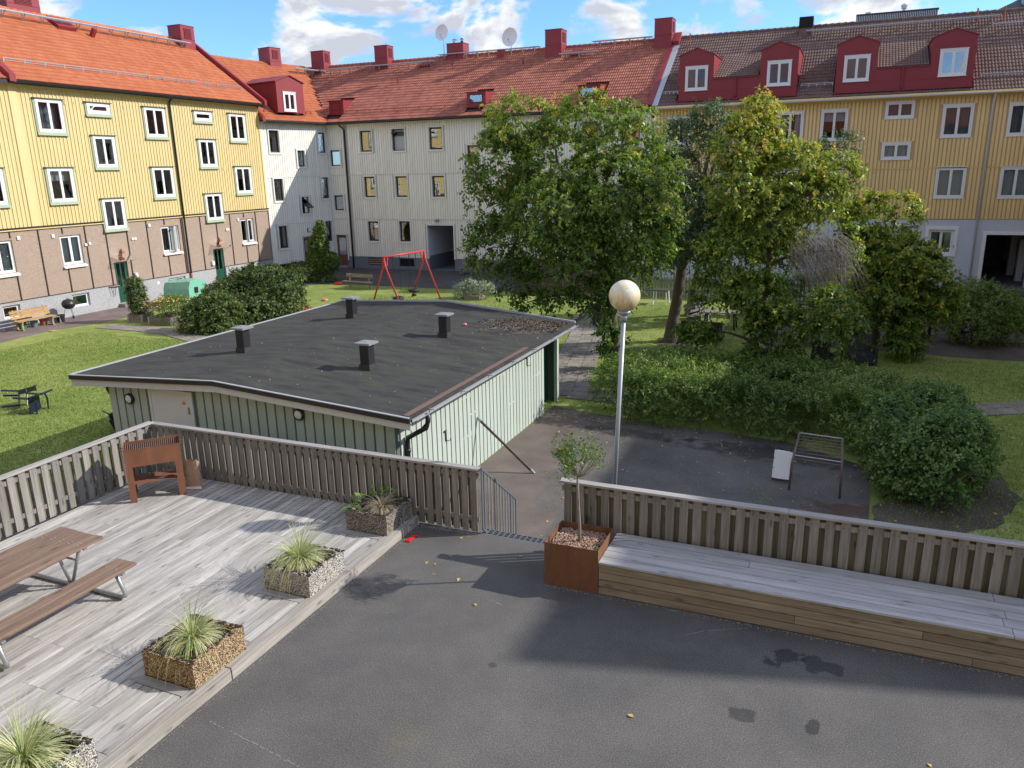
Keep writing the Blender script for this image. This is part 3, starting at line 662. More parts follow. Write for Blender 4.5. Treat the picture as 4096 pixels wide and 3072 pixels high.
mb = MB(); FL.bx(mb, SL0, .335, 29.6, .36, -.03, .045); FL.bx(mb, 30.55, .335, 36.74, .36, -.03, .045); FL.bx(mb, 37.72, .335, EL, .36, -.03, .045); FL.put(mb, 'base_flashing', m_darkbr)
for i, (a, b, c_, d, st, cu) in enumerate(topw): window(FL, a, b, c_, d, st, cu, glass=m_glassL)
for i, (a, b, c_, d, st, cu) in enumerate(loww): window(FL, a, b, c_, d, st, cu, open_=.7 if i == 1 else (.25 if i == 2 else 0), glass=m_glassL)
for a, b, c_, d, st, cu in basew: window(FL, a, b, c_, d, st, cu, glass=m_glassL)
for a, b, c_, d in doors:                              # green entrance doors
    mb = MB(); M0 = T(a-SL0, .10, b-G); w_, h_ = c_-a, d-b
    mb.box((0, 0, 0), (.07, .06, h_)); mb.box((w_-.07, 0, 0), (w_, .06, h_)); mb.box((.07, 0, h_-.07), (w_-.07, .06, h_)); mb.box((.07, .0, 0), (w_-.07, .05, .85))
    mb.box((.07, .0, .85), (.17, .05, h_-.07)); mb.box((w_/2-.045, 0, .85), (w_/2+.045, .05, h_-.07)); mb.box((w_-.17, .0, .85), (w_-.07, .05, h_-.07))
    for k in range(6): mb.box((.1+k*(w_-.2)/6, -.012, .06), (.1+(k+1)*(w_-.2)/6-.02, 0.0, .80))
    dr = mb.build('door', m_dgreen, Lr, M=M0)
    gl = MB(); gl.box((.17, .02, .86), (w_/2-.045, .026, h_-.07)); gl.box((w_/2+.045, .02, .86), (w_-.17, .026, h_-.07)); gl.build('pane', m_glassL, dr)
    hd = MB(); hd.tube([(w_-.13, -.02, .95), (w_-.13, -.07, .98), (w_-.13, -.07, 1.25), (w_-.13, -.02, 1.28)], .014, 6); hd.build('handle', m_galv, dr)
    st = MB(); st.box((a-.1-SL0, -.45, 0), (c_+.1-SL0, .1, b-G-.01)); st.build('door_step', m_slab, Lr)
    cp = MB(); cp.add([(a-.12-SL0, -.02, 1.80-G), (c_+.22-SL0, -.02, 1.80-G), (c_+.16-SL0, -.62, 1.60-G), (a-.12-SL0, -.62, 1.60-G)], [(0, 1, 2, 3)])
    cn = cp.build('door_canopy', m_clear, Lr); br = MB()
    for s_ in (a-.10, c_+.18): br.tube([(s_-SL0, -.01, 1.79-G), (s_-SL0, -.60, 1.61-G), (s_-SL0, -.01, 1.45-G)], .012, 5)
    br.build('bracket', m_galv, cn)
    lm = MB(); x = (a+c_)/2-SL0+.12; lm.add([(x-.13, -.0, 1.92-G), (x+.13, 0, 1.92-G), (x+.11, -.22, 1.92-G), (x-.11, -.22, 1.92-G), (x, -.02, 2.18-G)], [(0, 3, 2, 1), (0, 4, 3), (3, 4, 2), (2, 4, 1), (1, 4, 0)]); lm.build('door_lamp', m_terra, Lr)
    mbx = MB(); s_ = (a-.18) if a > 33 else (c_+.42); mbx.box((s_-.09-SL0, -.09, .55-G), (s_+.09-SL0, .03, .80-G)); mbx.build('wall_lantern', m_cream, Lr)
mb = MB()                                             # small round and square vents
for (s_, z_) in ((31.05, 2.6), (31.22, 2.6), (28.17, 2.56), (28.42, 2.60), (38.12, 2.56), (38.26, 2.56)): mb.lathe([(0, .05), (.06, .05), (.075, 0)], 10, (0, 0, 0)); 
mb = MB()
for (s_, z_) in ((31.05, 2.6), (31.22, 2.6), (28.17, 2.56), (28.40, 2.60), (38.12, 2.56), (38.26, 2.56)):
    vs = [FL.pt(s_+.075*math.cos(t), z_+.075*math.sin(t), .0) for t in np.linspace(0, 2*math.pi, 13)[:-1]]; mb.poly(vs, (0, -.03, 0))
for (s_, z_) in ((26.46, 3.14), (24.72, 3.19), (32.27, 3.23), (39.21, 3.09), (32.33, .06)): FL.bx(mb, s_-.07, z_-.08, s_+.07, z_+.08, -.03, .03)
recalc(FL.put(mb, 'wall_vent', m_white))
mb = MB()
for (s_, z_) in ((28.25, 9.35), (28.75, 9.35), (31.7, 9.35), (38.55, 9.35), (38.95, 9.35), (28.3, 6.22), (28.75, 6.22), (31.9, 6.22), (38.4, 6.2), (38.9, 6.2)):
    for k in range(3): FL.bx(mb, s_-.06, z_-.09+k*.06, s_+.06, z_-.06+k*.06, .01, .036)
FL.put(mb, 'louvre_vent', m_yelLb)
mb = MB(); mb.tube([FL.pt(34.66, 10.1, .42), FL.pt(34.66, 9.95, .40), FL.pt(34.74, 9.78, .10), FL.pt(34.74, 9.6, .09), FL.pt(34.74, .3, .09)], .055, 8); FL.put(mb, 'downpipe', m_black, smooth=True)
mb = MB(); mb.tube([FL.pt(34.74, .32, .10), FL.pt(34.74, G+.1, .10)], .06, 8); FL.put(mb, 'downpipe_foot', m_terra, smooth=True)
mb = MB(); FL.bx(mb, 40.0, -.42, 40.5, .12, .02, .05); FL.put(mb, 'hatch', m_gwhite)
# roof: local frame, eave at y=-.45, z=10.15, slope .71
aL = math.atan(.71); RM = T(0, -.42, 10.12-G)@Rx(aL)
u0, u1 = 22.2-SL0, EL-SL0+.05
run = 5.72; SLn = run/math.cos(aL)
mb = MB(); y0 = -.40; z0 = 10.10-G; rx = -.42+run; rz = 10.12-G+run*.71
mb.add([(0, y0, z0), (u1, y0, z0), (u1, rx, rz), (0, rx, rz), (0, rx*2+.4, z0), (u1, rx*2+.4, z0)], [(0, 1, 2, 3), (3, 2, 5, 4), (0, 4, 5, 1)]); mb.add([(u1, y0, z0), (u1, rx*2+.4, z0), (u1, rx, rz)], [(0, 1, 2)])
rf = mb.build('roof', m_under, Lr)
tile_roof(rf, RM, u0, u1, 21, m_tileL, lambda u, v: v < SLn-.1, lambda u, v: (u-u0)*1.0+v*2)
mb = MB(); ridge_caps(mb, (u0, rx, rz+.02), (u1, rx, rz+.02)); mb.build('ridge_tile', m_tileL, rf, tones=True)
gutter(rf, (25.6-SL0, -.50, 10.05-G), (u1, -.50, 10.05-G), m_black); mb = MB(); mb.box((0, -.44, 9.93-G), (u1-.02, -.41, 10.09-G)); mb.box((0, -.41, 9.97-G), (u1-.02, -.0, 9.995-G), 1); mb.build('eave_board', [m_black, m_yelL], rf)
walkway(rf, (u0, rx-.85, rz-.58), (27.3, rx-.85, rz-.58), 18, slope_n=(0, -1, .7)); snowrail(rf, (26.1-SL0, .75, 10.12+.83-G), (27.6, .75, 10.12+.83-G), 15, m_galv, .22)
mb = MB()                                             # parapet flashing at the gable
mb.poly([(u1+.00, -.55, 10.02-G), (u1, rx, rz+.02), (u1, rx, rz+.35), (u1, -.55, 10.34-G)], (.22, 0, 0)); recalc(mb.build('parapet_flashing', m_red, rf)); mb = MB(); mb.poly([(25.30-SL0, -.55, 10.02-G), (25.30-SL0, 1.8, 11.78-G), (25.30-SL0, 1.8, 12.1-G), (25.30-SL0, -.55, 10.34-G)], (.3, 0, 0)); recalc(mb.build('parapet_flashing', m_red, rf))
mb = MB(); a_ = RM@Vector((32.0-SL0, 5.9, .06)); mb.box((32.0-SL0, 5.75, 0.02), (33.1-SL0, 6.75, .22), M=RM); mb.build('roof_hatch', m_red, rf); mb = MB(); mb.box((33.8-SL0, 5.4, 0), (34.0-SL0, 5.6, .5), M=RM); mb.build('vent_pipe', m_red, rf)
chimney('c', Lr.matrix_basis@T(30.05-SL0, rx-.1, 0), 1.85, 1.0, 13.6-G, 15.3-G, 'front', label='big red chimney box at the left end of the orange roof ridge')
chimney('c', Lr.matrix_basis@T(40.9-SL0, rx-.85, 0), 1.15, 1.05, 13.2-G, 14.98-G, 'front', label='red chimney at the gable where the orange roof steps down')

# ---------------------------------------------------------------- white building: main part y = 47.6, wing towards the yellow house
SW0 = -34.1
Wr = empty('white_apartment_building', (SW0, 47.6, G), 0, 'white board clad apartment house with red tiled roof filling the corner of the courtyard', 'building')
FW = Fac(Wr, SW0); XE = -11.1
wingang = math.atan2(5.5, 1.2); FG = Fac(Wr, 0, T(-35.3-SW0, 42.1-47.6, 0)@Rz(wingang)); WLn = math.hypot(1.2, 5.5)
w_main = [(-33.96, 6.26, -33.14, 7.34, 'k', 0), (-33.92, 3.22, -33.12, 4.27, 'k', 0),
 (-31.4, 7.17, -30.47, 8.55, None, 0), (-28.85, 7.17, -27.87, 8.57, 'b', 1.0), (-26.0, 7.17, -25.02, 8.57, None, 0), (-23.22, 6.26, -22.4, 7.36, 'd', 0), (-20.9, 7.12, -19.9, 8.5, None, 0), (-18.2, 7.12, -17.2, 8.5, None, 0), (-15.4, 7.12, -14.4, 8.5, None, 0), (-12.75, 7.12, -11.8, 8.5, 'w', 0),
 (-31.3, 4.12, -30.42, 5.5, 'w', 0), (-28.76, 4.12, -27.86, 5.5, 'y', 0), (-25.93, 4.12, -25.0, 5.48, 'y', 0), (-20.9, 4.12, -19.95, 5.5, None, 0), (-18.2, 4.12, -17.2, 5.5, None, 0), (-15.4, 4.12, -14.4, 5.5, None, 0), (-12.75, 4.12, -11.8, 5.5, None, 0),
 (-31.22, 1.10, -30.36, 2.47, None, 0), (-28.66, 1.10, -27.80, 2.49, 'p2', 0), (-18.2, 1.1, -17.2, 2.5, None, 0), (-15.4, 1.1, -14.4, 2.5, None, 0)]
w_wing = [(.62, 7.17, 1.42, 8.57, None, 0), (2.83, 6.26, 3.46, 7.32, 'd', 0), (4.76, 7.17, 5.42, 8.52, None, 0), (.66, 4.08, 1.40, 5.50, 'p', 0), (4.76, 4.08, 5.42, 5.52, 'w', 0), (2.84, 3.14, 3.50, 4.26, None, -1.0), (.68, .95, 1.42, 2.43, 'w', 0), (4.78, 1.08, 5.40, 2.5, 's', 0)]
base_m = [(-31.40, -.62, -30.2, -.10), (-28.85, -.63, -27.65, -.10)]; door_m = (-33.98, -.68, -33.10, 1.48); door_w = (2.74, -.55, 3.30, 1.52); pas = (-26.45, G, -24.47, 2.22)
hm = [w_[:4] for w_ in w_main]+base_m+[door_m, pas]; hw = [w_[:4] for w_ in w_wing]+[door_w, (.5, -.68, 1.4, -.16)]
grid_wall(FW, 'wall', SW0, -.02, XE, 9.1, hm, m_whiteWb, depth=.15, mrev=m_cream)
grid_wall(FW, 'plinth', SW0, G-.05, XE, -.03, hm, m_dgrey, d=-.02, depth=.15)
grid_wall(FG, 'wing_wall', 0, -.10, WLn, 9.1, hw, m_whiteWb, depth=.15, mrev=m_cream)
grid_wall(FG, 'wing_plinth', 0, G-.05, WLn, -.11, hw, m_dgrey, d=-.02, depth=.15)
mb = MB()
for zz in (2.75, 5.75): mb.add([(-4, .22, zz-G), (23, .22, zz-G), (23, 11, zz-G), (-4, 11, zz-G)], [(0, 1, 2, 3)])
mb.add([(-5, 11.4, 0), (23, 11.4, 0), (23, 11.4, 10), (-5, 11.4, 10)], [(0, 1, 2, 3)])
mb.add([(23, .01, 0), (23, 11.4, 0), (23, 11.4, 10), (23, .01, 10)], [(0, 1, 2, 3)])
mb.add([(.25, 3.0, 0), (7.5, 3.0, 0), (7.5, 3.0, 9.9), (.25, 3.0, 9.9)], [(0, 1, 2, 3)]); mb.add([(9.7, 3.0, 0), (23, 3.0, 0), (23, 3.0, 9.9), (9.7, 3.0, 9.9)], [(0, 1, 2, 3)]); mb.add([(7.5, 3.0, 3.6), (9.7, 3.0, 3.6), (9.7, 3.0, 9.9), (7.5, 3.0, 9.9)], [(0, 1, 2, 3)])
mb.add([FG.pt(0, G, -3), FG.pt(WLn, G, -3), FG.pt(WLn, 9.1, -3), FG.pt(0, 9.1, -3)], [(0, 1, 2, 3)]); mb.add([FG.pt(.05, G, -.02), FG.pt(.05, G, -3), FG.pt(.05, 9.1, -3), FG.pt(.05, 9.1, -.02)], [(0, 1, 2, 3)])
mb.build('inner_wall', m_room, Wr)
def padh(h, p=.10): return [(a-p, b-p-.03, c_+p, d+p) for a, b, c_, d in h]
wh = padh([w_[:4] for w_ in w_main])+[(pas[0]-.09, -2, pas[2]+.09, pas[3]+.09), (door_m[0]-.09, -2, door_m[2]+.09, door_m[3]+.08), (-32.74, -5, -32.50, 20)]+base_m
for za, zb in ((0.0, 2.565), (2.635, 5.585), (5.655, 9.0)):
    strips(FW, 'board', SW0+.09, XE-.05, za, zb, .18, .145, .0, .028, wh, m_whiteW, far=lambda s: s > -20.4)
wg = padh([w_[:4] for w_ in w_wing])+[(door_w[0]-.08, -2, door_w[2]+.08, door_w[3]+.08)]
for za, zb in ((-.08, 2.53), (2.60, 5.57), (5.64, 9.0)):
    strips(FG, 'board', .10, WLn-.1, za, zb, .18, .145, .0, .028, wg, m_whiteW)
mb = MB()
for z in (2.57, 5.59):
    for a, b in ((SW0+.04, -32.66), (-32.5, XE)): FW.bx(mb, a, z, b, z+.04, 0, .05)
FW.bx(mb, SW0+.03, 9.0, XE, 9.1, 0, .04); FW.bx(mb, pas[0]-.085, G+.8, pas[0]-.005, pas[3]+.08, 0, .05); FW.bx(mb, pas[2]+.005, G+.8, pas[2]+.085, pas[3]+.08, 0, .05); FW.bx(mb, pas[0]-.0, pas[3]+.005, pas[2]+.0, pas[3]+.08, 0, .05)
FW.bx(mb, SW0+.00, -.1, SW0+.085, 9.0, 0, .045); FW.bx(mb, door_m[0]-.08, door_m[3]+.01, door_m[2]+.08, door_m[3]+.07, 0, .05); FW.bx(mb, door_m[2]+.01, -.3, door_m[2]+.08, door_m[3], 0, .05)
for z in (2.535, 5.575): FG.bx(mb, .1, z, WLn-.05, z+.06, 0, .05)
FG.bx(mb, .0, -.1, .1, 9.0, 0, .05); FG.bx(mb, WLn-.09, -.1, WLn-.0, 9.0, 0, .045); FG.bx(mb, .1, 9.0, WLn-.09, 9.1, 0, .04)
Wr_trim = mb.build('trim_board', m_cream, Wr)
for a, b, c_, d, cu, op in w_main: window(FW, a, b, c_, d, 'white', None if cu in ('p2', 'k') else cu, open_=op)
for a, b, c_, d, cu, op in w_wing: window(FG, a, b, c_, d, 'white', cu, open_=op, glass=m_glassL)
for i, (a, b, c_, d) in enumerate(base_m):           # cellar openings: one patched with planks, one with a grille
    mb = MB(); FW.bx(mb, a, b, c_, d, -.15, -.13); pl = FW.put(mb, 'cellar_window', m_dark)
    for k in range(3 if i == 0 else 0):
        mb = MB(); FW.bx(mb, a+.02, b+.07+k*.15, c_-.03, b+.155+k*.15, -.12, -.08); FW.put(mb, 'plank', m_oldw, pl)
    if i == 1:
        mb = MB()
        for k in range(9): FW.bx(mb, a+.06+k*.13, b+.02, a+.08+k*.13, d-.02, -.10, -.08)
        FW.put(mb, 'grille', m_black, pl)
mb = MB(); FG.bx(mb, .5, -.68, 1.4, -.16, -.15, -.12); FG.put(mb, 'cellar_window', m_dark)
for F_, (a, b, c_, d) in ((FW, door_m), (FG, door_w)):
    mb = MB(); w_ = c_-a
    F_.bx(mb, a, b, a+.13, d, -.12, -.06); F_.bx(mb, c_-.13, b, c_, d, -.12, -.06); F_.bx(mb, a+.13, d-.2, c_-.13, d, -.12, -.06); F_.bx(mb, a+.13, b, c_-.13, b+.75, -.12, -.06)
    for k in range(3): F_.bx(mb, a+.02, b+.4+k*.6, a+.11, b+.8+k*.6, -.06, -.05)
    dr = F_.put(mb, 'door', m_oldred); mb = MB(); F_.bx(mb, a+.12, b+.74, c_-.12, d-.19, -.11, -.104); F_.put(mb, 'pane', m_glassL, dr)
    mb = MB(); F_.bx(mb, a-.1, G, c_+.1, b-.01, -.1, .35); F_.put(mb, 'door_step', m_slab)
# passage through the house
mb = MB(); p0, p1 = pas[0]-SW0, pas[2]-SW0
mb.add([(p0, .15, 0), (p0, 11.3, 0), (p0, 11.3, 1.0), (p0, .15, 1.0)], [(0, 1, 2, 3)], 1); mb.add([(p0, .15, 1.0), (p0, 11.3, 1.0), (p0, 11.3, 3.07), (p0, .15, 3.07)], [(0, 1, 2, 3)], 0)
mb.add([(p1, .15, 0), (p1, 11.3, 0), (p1, 11.3, 1.0), (p1, .15, 1.0)], [(0, 1, 2, 3)], 1); mb.add([(p1, .15, 1.0), (p1, 11.3, 1.0), (p1, 11.3, 3.07), (p1, .15, 3.07)], [(0, 1, 2, 3)], 0)
mb.add([(p0, .15, 3.06), (p1, .15, 3.06), (p1, 11.3, 3.06), (p0, 11.3, 3.06)], [(0, 1, 2, 3)], 0); mb.add([(p0, .0, .02), (p1, .0, .02), (p1, 11.3, .02), (p0, 11.3, .02)], [(0, 1, 2, 3)], 1)
mb.box((p0+.5, 11.2, 0), (p1, 11.3, 3.06), 1); mb.build('passage', [m_blueg, m_dgrey], Wr)
mb = MB(); mb.tube([FW.pt(-32.76, 9.05, .42), FW.pt(-32.76, 8.93, .40), FW.pt(-32.62, 8.7, .08), FW.pt(-32.62, G+.02, .08)], .055, 8); FW.put(mb, 'downpipe', m_black, smooth=True)
mb = MB(); mb.lathe([(0, -.16), (.10, -.14), (.13, -.04), (.13, 0), (.0, .02)], 12, tuple(FW.pt(-25.6, 2.62, .22))); FW.bx(mb, -25.66, 2.58, -25.54, 2.68, .0, .2); FW.put(mb, 'wall_lamp', m_galv)
mb = MB(); vs = [FG.pt(3.2+.11*math.cos(t), 2.02+.13*math.sin(t), .03) for t in np.linspace(0, 2*math.pi, 17)[:-1]]; mb.poly(vs, FG.M.to_3x3()@Vector((0, -.08, 0)), 0)
vs = [FG.pt(3.2+.08*math.cos(t), 2.02+.10*math.sin(t), .112) for t in np.linspace(0, 2*math.pi, 17)[:-1]]; mb.poly(vs, FG.M.to_3x3()@Vector((0, -.01, 0)), 1); recalc(FG.put(mb, 'round_lamp', [m_black, m_white]))
# roofs of the white house; main plane: eave y=-.45 z=9.15, slope .7; wing plane the same slope
aW = math.atan(.7); ZW = 9.15-G; run = 6.4; RX, RZ = -.45+run, ZW+run*.7
Vb = Vector((.35, -.42)); Vt = Vector((-6.05, RX))                                # valley foot and top
e1 = FG.M@Vector((0, -.45, 0)); WING = FG.M@T(0, -.45, ZW)@Rx(aW)
mb = MB()
mb.add([(Vb.x, -.40, ZW-.02), (XE-SW0, -.40, ZW-.02), (XE-SW0, RX, RZ-.03), (Vt.x, RX, RZ-.03)], [(0, 1, 2, 3)])
mb.add([(Vt.x, RX, RZ-.03), (XE-SW0, RX, RZ-.03), (XE-SW0, 12, ZW), (Vt.x-2, 12, ZW)], [(0, 1, 2, 3)])
wt = FG.M@Vector((0, -.45+run, RZ-.03)); we = FG.M@Vector((0, -.40, ZW-.02))
mb.add([tuple(we), (Vb.x, -.40, ZW-.02), (Vt.x, RX, RZ-.03), tuple(wt)], [(0, 1, 2, 3)])
bk = FG.M@Vector((0, 12, ZW)); mb.add([tuple(wt), (Vt.x, RX, RZ-.03), (Vt.x-5, 10, ZW), tuple(bk)], [(0, 1, 2, 3)]); mb.add([tuple(we), tuple(wt), tuple(bk)], [(0, 1, 2)])
mb.add([(0, -.01, 9.95), (XE-SW0, -.01, 9.95), (XE-SW0, 11.4, 9.95), (-6, 11.4, 9.95)], [(0, 1, 2, 3)])
rf = mb.build('roof', m_under, Wr)
MW = T(0, -.45, ZW)@Rx(aW); SLn = run/math.cos(aW)
def keep_main(u, v):
    y = -.45+v*math.cos(aW); t = (y-Vb.y)/(Vt.y-Vb.y); return u > Vb.x+(Vt.x-Vb.x)*t+.15 and u < XE-SW0-.12 and v < SLn-.05 and not any(a < u+SW0 < b and v < 2.9 and v > .5 for a, b in ((-34.0, -32.75), (-23.3, -21.95), (-15.85, -14.35)))
tile_roof(rf, MW, Vt.x-.2, XE-SW0, 23, m_tileW, keep_main, lambda u, v: abs(u-14)*.5+v*1.5)
def keep_wing(u, v):
    p = WING@Vector((u, v, 0)); t = (p.y-Vb.y)/(Vt.y-Vb.y); xv = Vb.x+(Vt.x-Vb.x)*t
    return p.x < xv-.12 and v < SLn-.05 and not (1.5 < u < 3.75 and .55 < v < 4.1)
tile_roof(rf, WING, 0, 11.5, 23, m_tileL, keep_wing, lambda u, v: v)
mb = MB(); ridge_caps(mb, (Vt.x, RX, RZ), (XE-SW0-.1, RX, RZ)); ridge_caps(mb, wt, (Vt.x, RX, RZ)); mb.build('ridge_tile', m_tileW, rf, tones=True)
mb = MB(); mb.bar((Vb.x, -.45, ZW+.05), (Vt.x, RX, RZ+.05), .30, .03); mb.build('valley_flashing', m_red, rf)
gutter(rf, (Vb.x, -.53, ZW-.08), (XE-SW0-.1, -.53, ZW-.08), m_black); gutter(rf, FG.M@Vector((.1, -.53, ZW-.08)), (Vb.x, -.53, ZW-.08), m_black)
mb = MB(); mb.box((Vb.x, -.47, ZW-.16), (XE-SW0-.1, -.42, ZW-.0)); mb.box((Vb.x, -.42, ZW-.12), (XE-SW0-.1, .0, ZW-.09)); q0 = FG.M@Vector((0.05, -.44, ZW-.08)); mb.bar(q0, (Vb.x, -.44, ZW-.08), .04, .16); mb.build('eave_board', m_black, rf)
mb = MB(); mb.poly([FG.M@Vector((-.06, -.5, ZW-.1)), FG.M@Vector((-.06, -.45+1.0, ZW+.7)), FG.M@Vector((-.06, -.45+1.0, ZW+1.0)), FG.M@Vector((-.06, -.5, ZW+.2))], FG.M.to_3x3()@Vector((.18, 0, 0))); recalc(mb.build('parapet_flashing', m_red, rf))
walkway(rf, (-38.9-SW0, RX-.95, RZ-.66), (-27.9-SW0, RX-.95, RZ-.66), 13, slope_n=(0, -1, .7)); walkway(rf, (-27.9-SW0, RX-.32, RZ-.20), (-20.2-SW0, RX-.32, RZ-.2), 9, slope_n=(0, -1, .7))
walkway(rf, (-18.4-SW0, RX-1.35, RZ-.92), (-15.8-SW0, RX-1.35, RZ-.92), 3, slope_n=(0, -1, .7)); walkway(rf, (-16.5-SW0, RX-.3, RZ-.18), (-12.5-SW0, RX-.3, RZ-.18), 4, slope_n=(0, -1, .7))
walkway(rf, WING@Vector((7.2, SLn-1.3, .06)), WING@Vector((10.1, SLn-1.3, .06)), 4, slope_n=tuple((FG.M.to_3x3()@Vector((0, -1, .7)))))
snowrail(rf, (-32.7-SW0, .42, ZW+.62), (XE-.3-SW0, .42, ZW+.62), 22, m_red, .15, False); snowrail(rf, WING@Vector((.7, .95, .05)), WING@Vector((4.6, .95, .05)), 9, m_red, .13, False)
for (a, b) in ((-34.05, -32.85), (-23.35, -22.0), (-15.8, -14.4)):                     # low dormers with one small light
    f0 = .42; za, zb = 9.74-G, 10.62-G; aa, bb = a-SW0, b-SW0; yb = -.45+(zb+.1-ZW)/.7+.1
    mb = MB(); mb.add([(aa, f0, za), (bb, f0, za), (bb, f0, zb), (aa, f0, zb), (aa, yb+.1, zb+.12), (bb, yb+.1, zb+.12), (aa, f0, za-.3), (bb, f0, za-.3), (aa, yb+.1, za-.3), (bb, yb+.1, za-.3)], [(0, 1, 2, 3), (3, 2, 5, 4), (1, 9, 5, 2), (0, 3, 4, 8)])
    mb.box((aa-.05, f0-.08, zb), (bb+.05, f0+.02, zb+.04)); mb.box((aa-.06, f0-.22, za-.06), (bb+.06, f0+.02, za-.02))
    dm = mb.build('dormer', m_red, rf); fr = MB(); zz0, zz1 = za+.26, zb-.14; s0_, s1_ = aa+.2, bb-.22
    fr.box((s0_, f0-.03, zz0), (s0_+.04, f0-.004, zz1)); fr.box((s1_-.04, f0-.03, zz0), (s1_, f0-.004, zz1)); fr.box((s0_, f0-.03, zz0), (s1_, f0-.004, zz0+.04)); fr.box((s0_, f0-.03, zz1-.04), (s1_, f0-.004, zz1))
    fr.build('dormer_window_frame', m_darkbr, rf); gl = MB(); gl.box((s0_+.04, f0-.018, zz0+.04), (s1_-.04, f0-.012, zz1-.04)); gl.build('dormer_pane', m_glass, rf)
# big dormer on the wing
d0, d1, dz0, dz1, dzp = 1.5, 3.72, 9.70-G, 11.62-G, 12.02-G; yf = -.12; dm_ = (d0+d1)/2
def gm(x, y, z): return FG.M@Vector((x, y, z))
yb1 = -.45+(dz1-ZW)/.7+.05; ybp = -.45+(dzp-ZW)/.7+.1
mb = MB(); mb.add([gm(d0, yf, dz0), gm(d1, yf, dz0), gm(d1, yf, dz1), gm(dm_, yf, dzp), gm(d0, yf, dz1)], [(0, 1, 2, 3, 4)])
mb.add([gm(d0, yf, dz0), gm(d0, yf, dz1), gm(d0, yb1, dz1), gm(d0, yf+.1, dz0-.1)], [(0, 1, 2, 3)]); mb.add([gm(d1, yf, dz0), gm(d1, yb1, dz1), gm(d1, yf, dz1)], [(0, 1, 2)])
for s_ in (.8, 1.5, 2.2): mb.add([gm(d0-.012, yf+s_, dz0+.2+s_*.6), gm(d0-.012, yf+s_+.03, dz0+.2+s_*.6), gm(d0-.012, yf+s_+.03, dz1), gm(d0-.012, yf+s_, dz1)], [(0, 1, 2, 3)])
dm = mb.build('dormer', m_red, rf); mb = MB()
mb.poly([gm(d0-.12, yf-.08, dz1-.04), gm(dm_, yf-.08, dzp), gm(dm_, ybp, dzp), gm(d0-.12, yb1, dz1-.04)], (0, 0, .05)); mb.poly([gm(dm_, yf-.08, dzp), gm(d1+.12, yf-.08, dz1-.04), gm(d1+.12, yb1, dz1-.04), gm(dm_, ybp, dzp)], (0, 0, .05)); recalc(mb.build('dormer_roof', m_red, rf))
FD = Fac(rf, 0, FG.M@T(0, yf, 0)); window(FD, 1.98, 9.80, 3.0, 10.98, 'right', 'b', glass=m_glassL)
mb = MB(); mb.box((-28.6-.6-SW0, 4.55, RZ-1.05), (-28.55-SW0, 5.05, RZ-.55)); mb = MB()
for (x, v, w_) in ((-29.2, 6.55, .75), (-17.8, 6.5, .7)): mb = MB(); mb.box((x-SW0, v, .03), (x+w_-SW0, v+.75, .16), M=MW); mb.build('roof_hatch', m_red, rf)
mb = MB()
for (x, y) in ((-30.1, 3.3), (-21.0, 4.4), (-26.6, 4.9)): z = ZW+(y+.45)*.7; mb.tube([(x-SW0, y, z-.05), (x-SW0, y, z+.42)], .05, 8)
for (s_, v) in ((4.3, 3.3),): p = WING@Vector((s_, v, 0)); mb.tube([p, p+Vector((0, 0, .6))], .05, 8)
mb.build('vent_pipe', m_red, rf)
Yc = 47.6
for x0, x1, y0, y1, za, zb, lv, lb in ((-38.7, -37.57, 52.75, 53.65, 12.9, 14.70, 'right', 'red chimney box just right of the valley on the white house'), (-33.02, -31.94, 52.7, 53.6, 12.85, 14.67, 'right', 'red chimney box left of the first roof dish, on the red roof'),
      (-27.3, -26.0, 53.15, 54.1, 13.2, 14.45, None, 'low wide red chimney with two steel flues beside the left dish'), (-19.6, -18.45, 52.5, 53.6, 12.6, 14.65, 'right', 'red chimney box right of the rusty dish'), (-12.25, -11.15, 52.5, 53.6, 12.6, 14.70, 'right', 'tall red chimney box at the zinc joint beside the brown roof'), (-23.25, -22.85, 52.85, 53.2, 12.9, 13.72, None, 'narrow small red chimney with pale cap under the rusty dish')):
    c_ = chimney('c', T(x0, y0, 0), x1-x0, y1-y0, za, zb, lv, label=lb)
    if x0 == -27.3:
        for xx, rr in ((.42, .13), (1.0, .09)):
            mb = MB(); mb.tube([(xx, .45, zb), (xx, .45, zb+.22)], rr, 10); mb.lathe([(rr*1.6, zb+.30), (0, zb+.40)], 10, (xx, .45, 0)); mb.tube([(xx-rr, .45, zb+.2), (xx-rr, .45, zb+.31)], .012, 4); mb.tube([(xx+rr, .45, zb+.2), (xx+rr, .45, zb+.31)], .012, 4); mb.build('flue', m_galv if rr > .1 else m_dark, c_)
cm = chimney('c', T(-39.55, 48.95, 0)@Rz(wingang-math.pi/2), 1.0, 1.25, 12.6, 14.62, 'front', label='red chimney with a slatted front left of the roof valley')
cm.matrix_world = T(-39.45, 48.9, 0)@Rz(wingang)

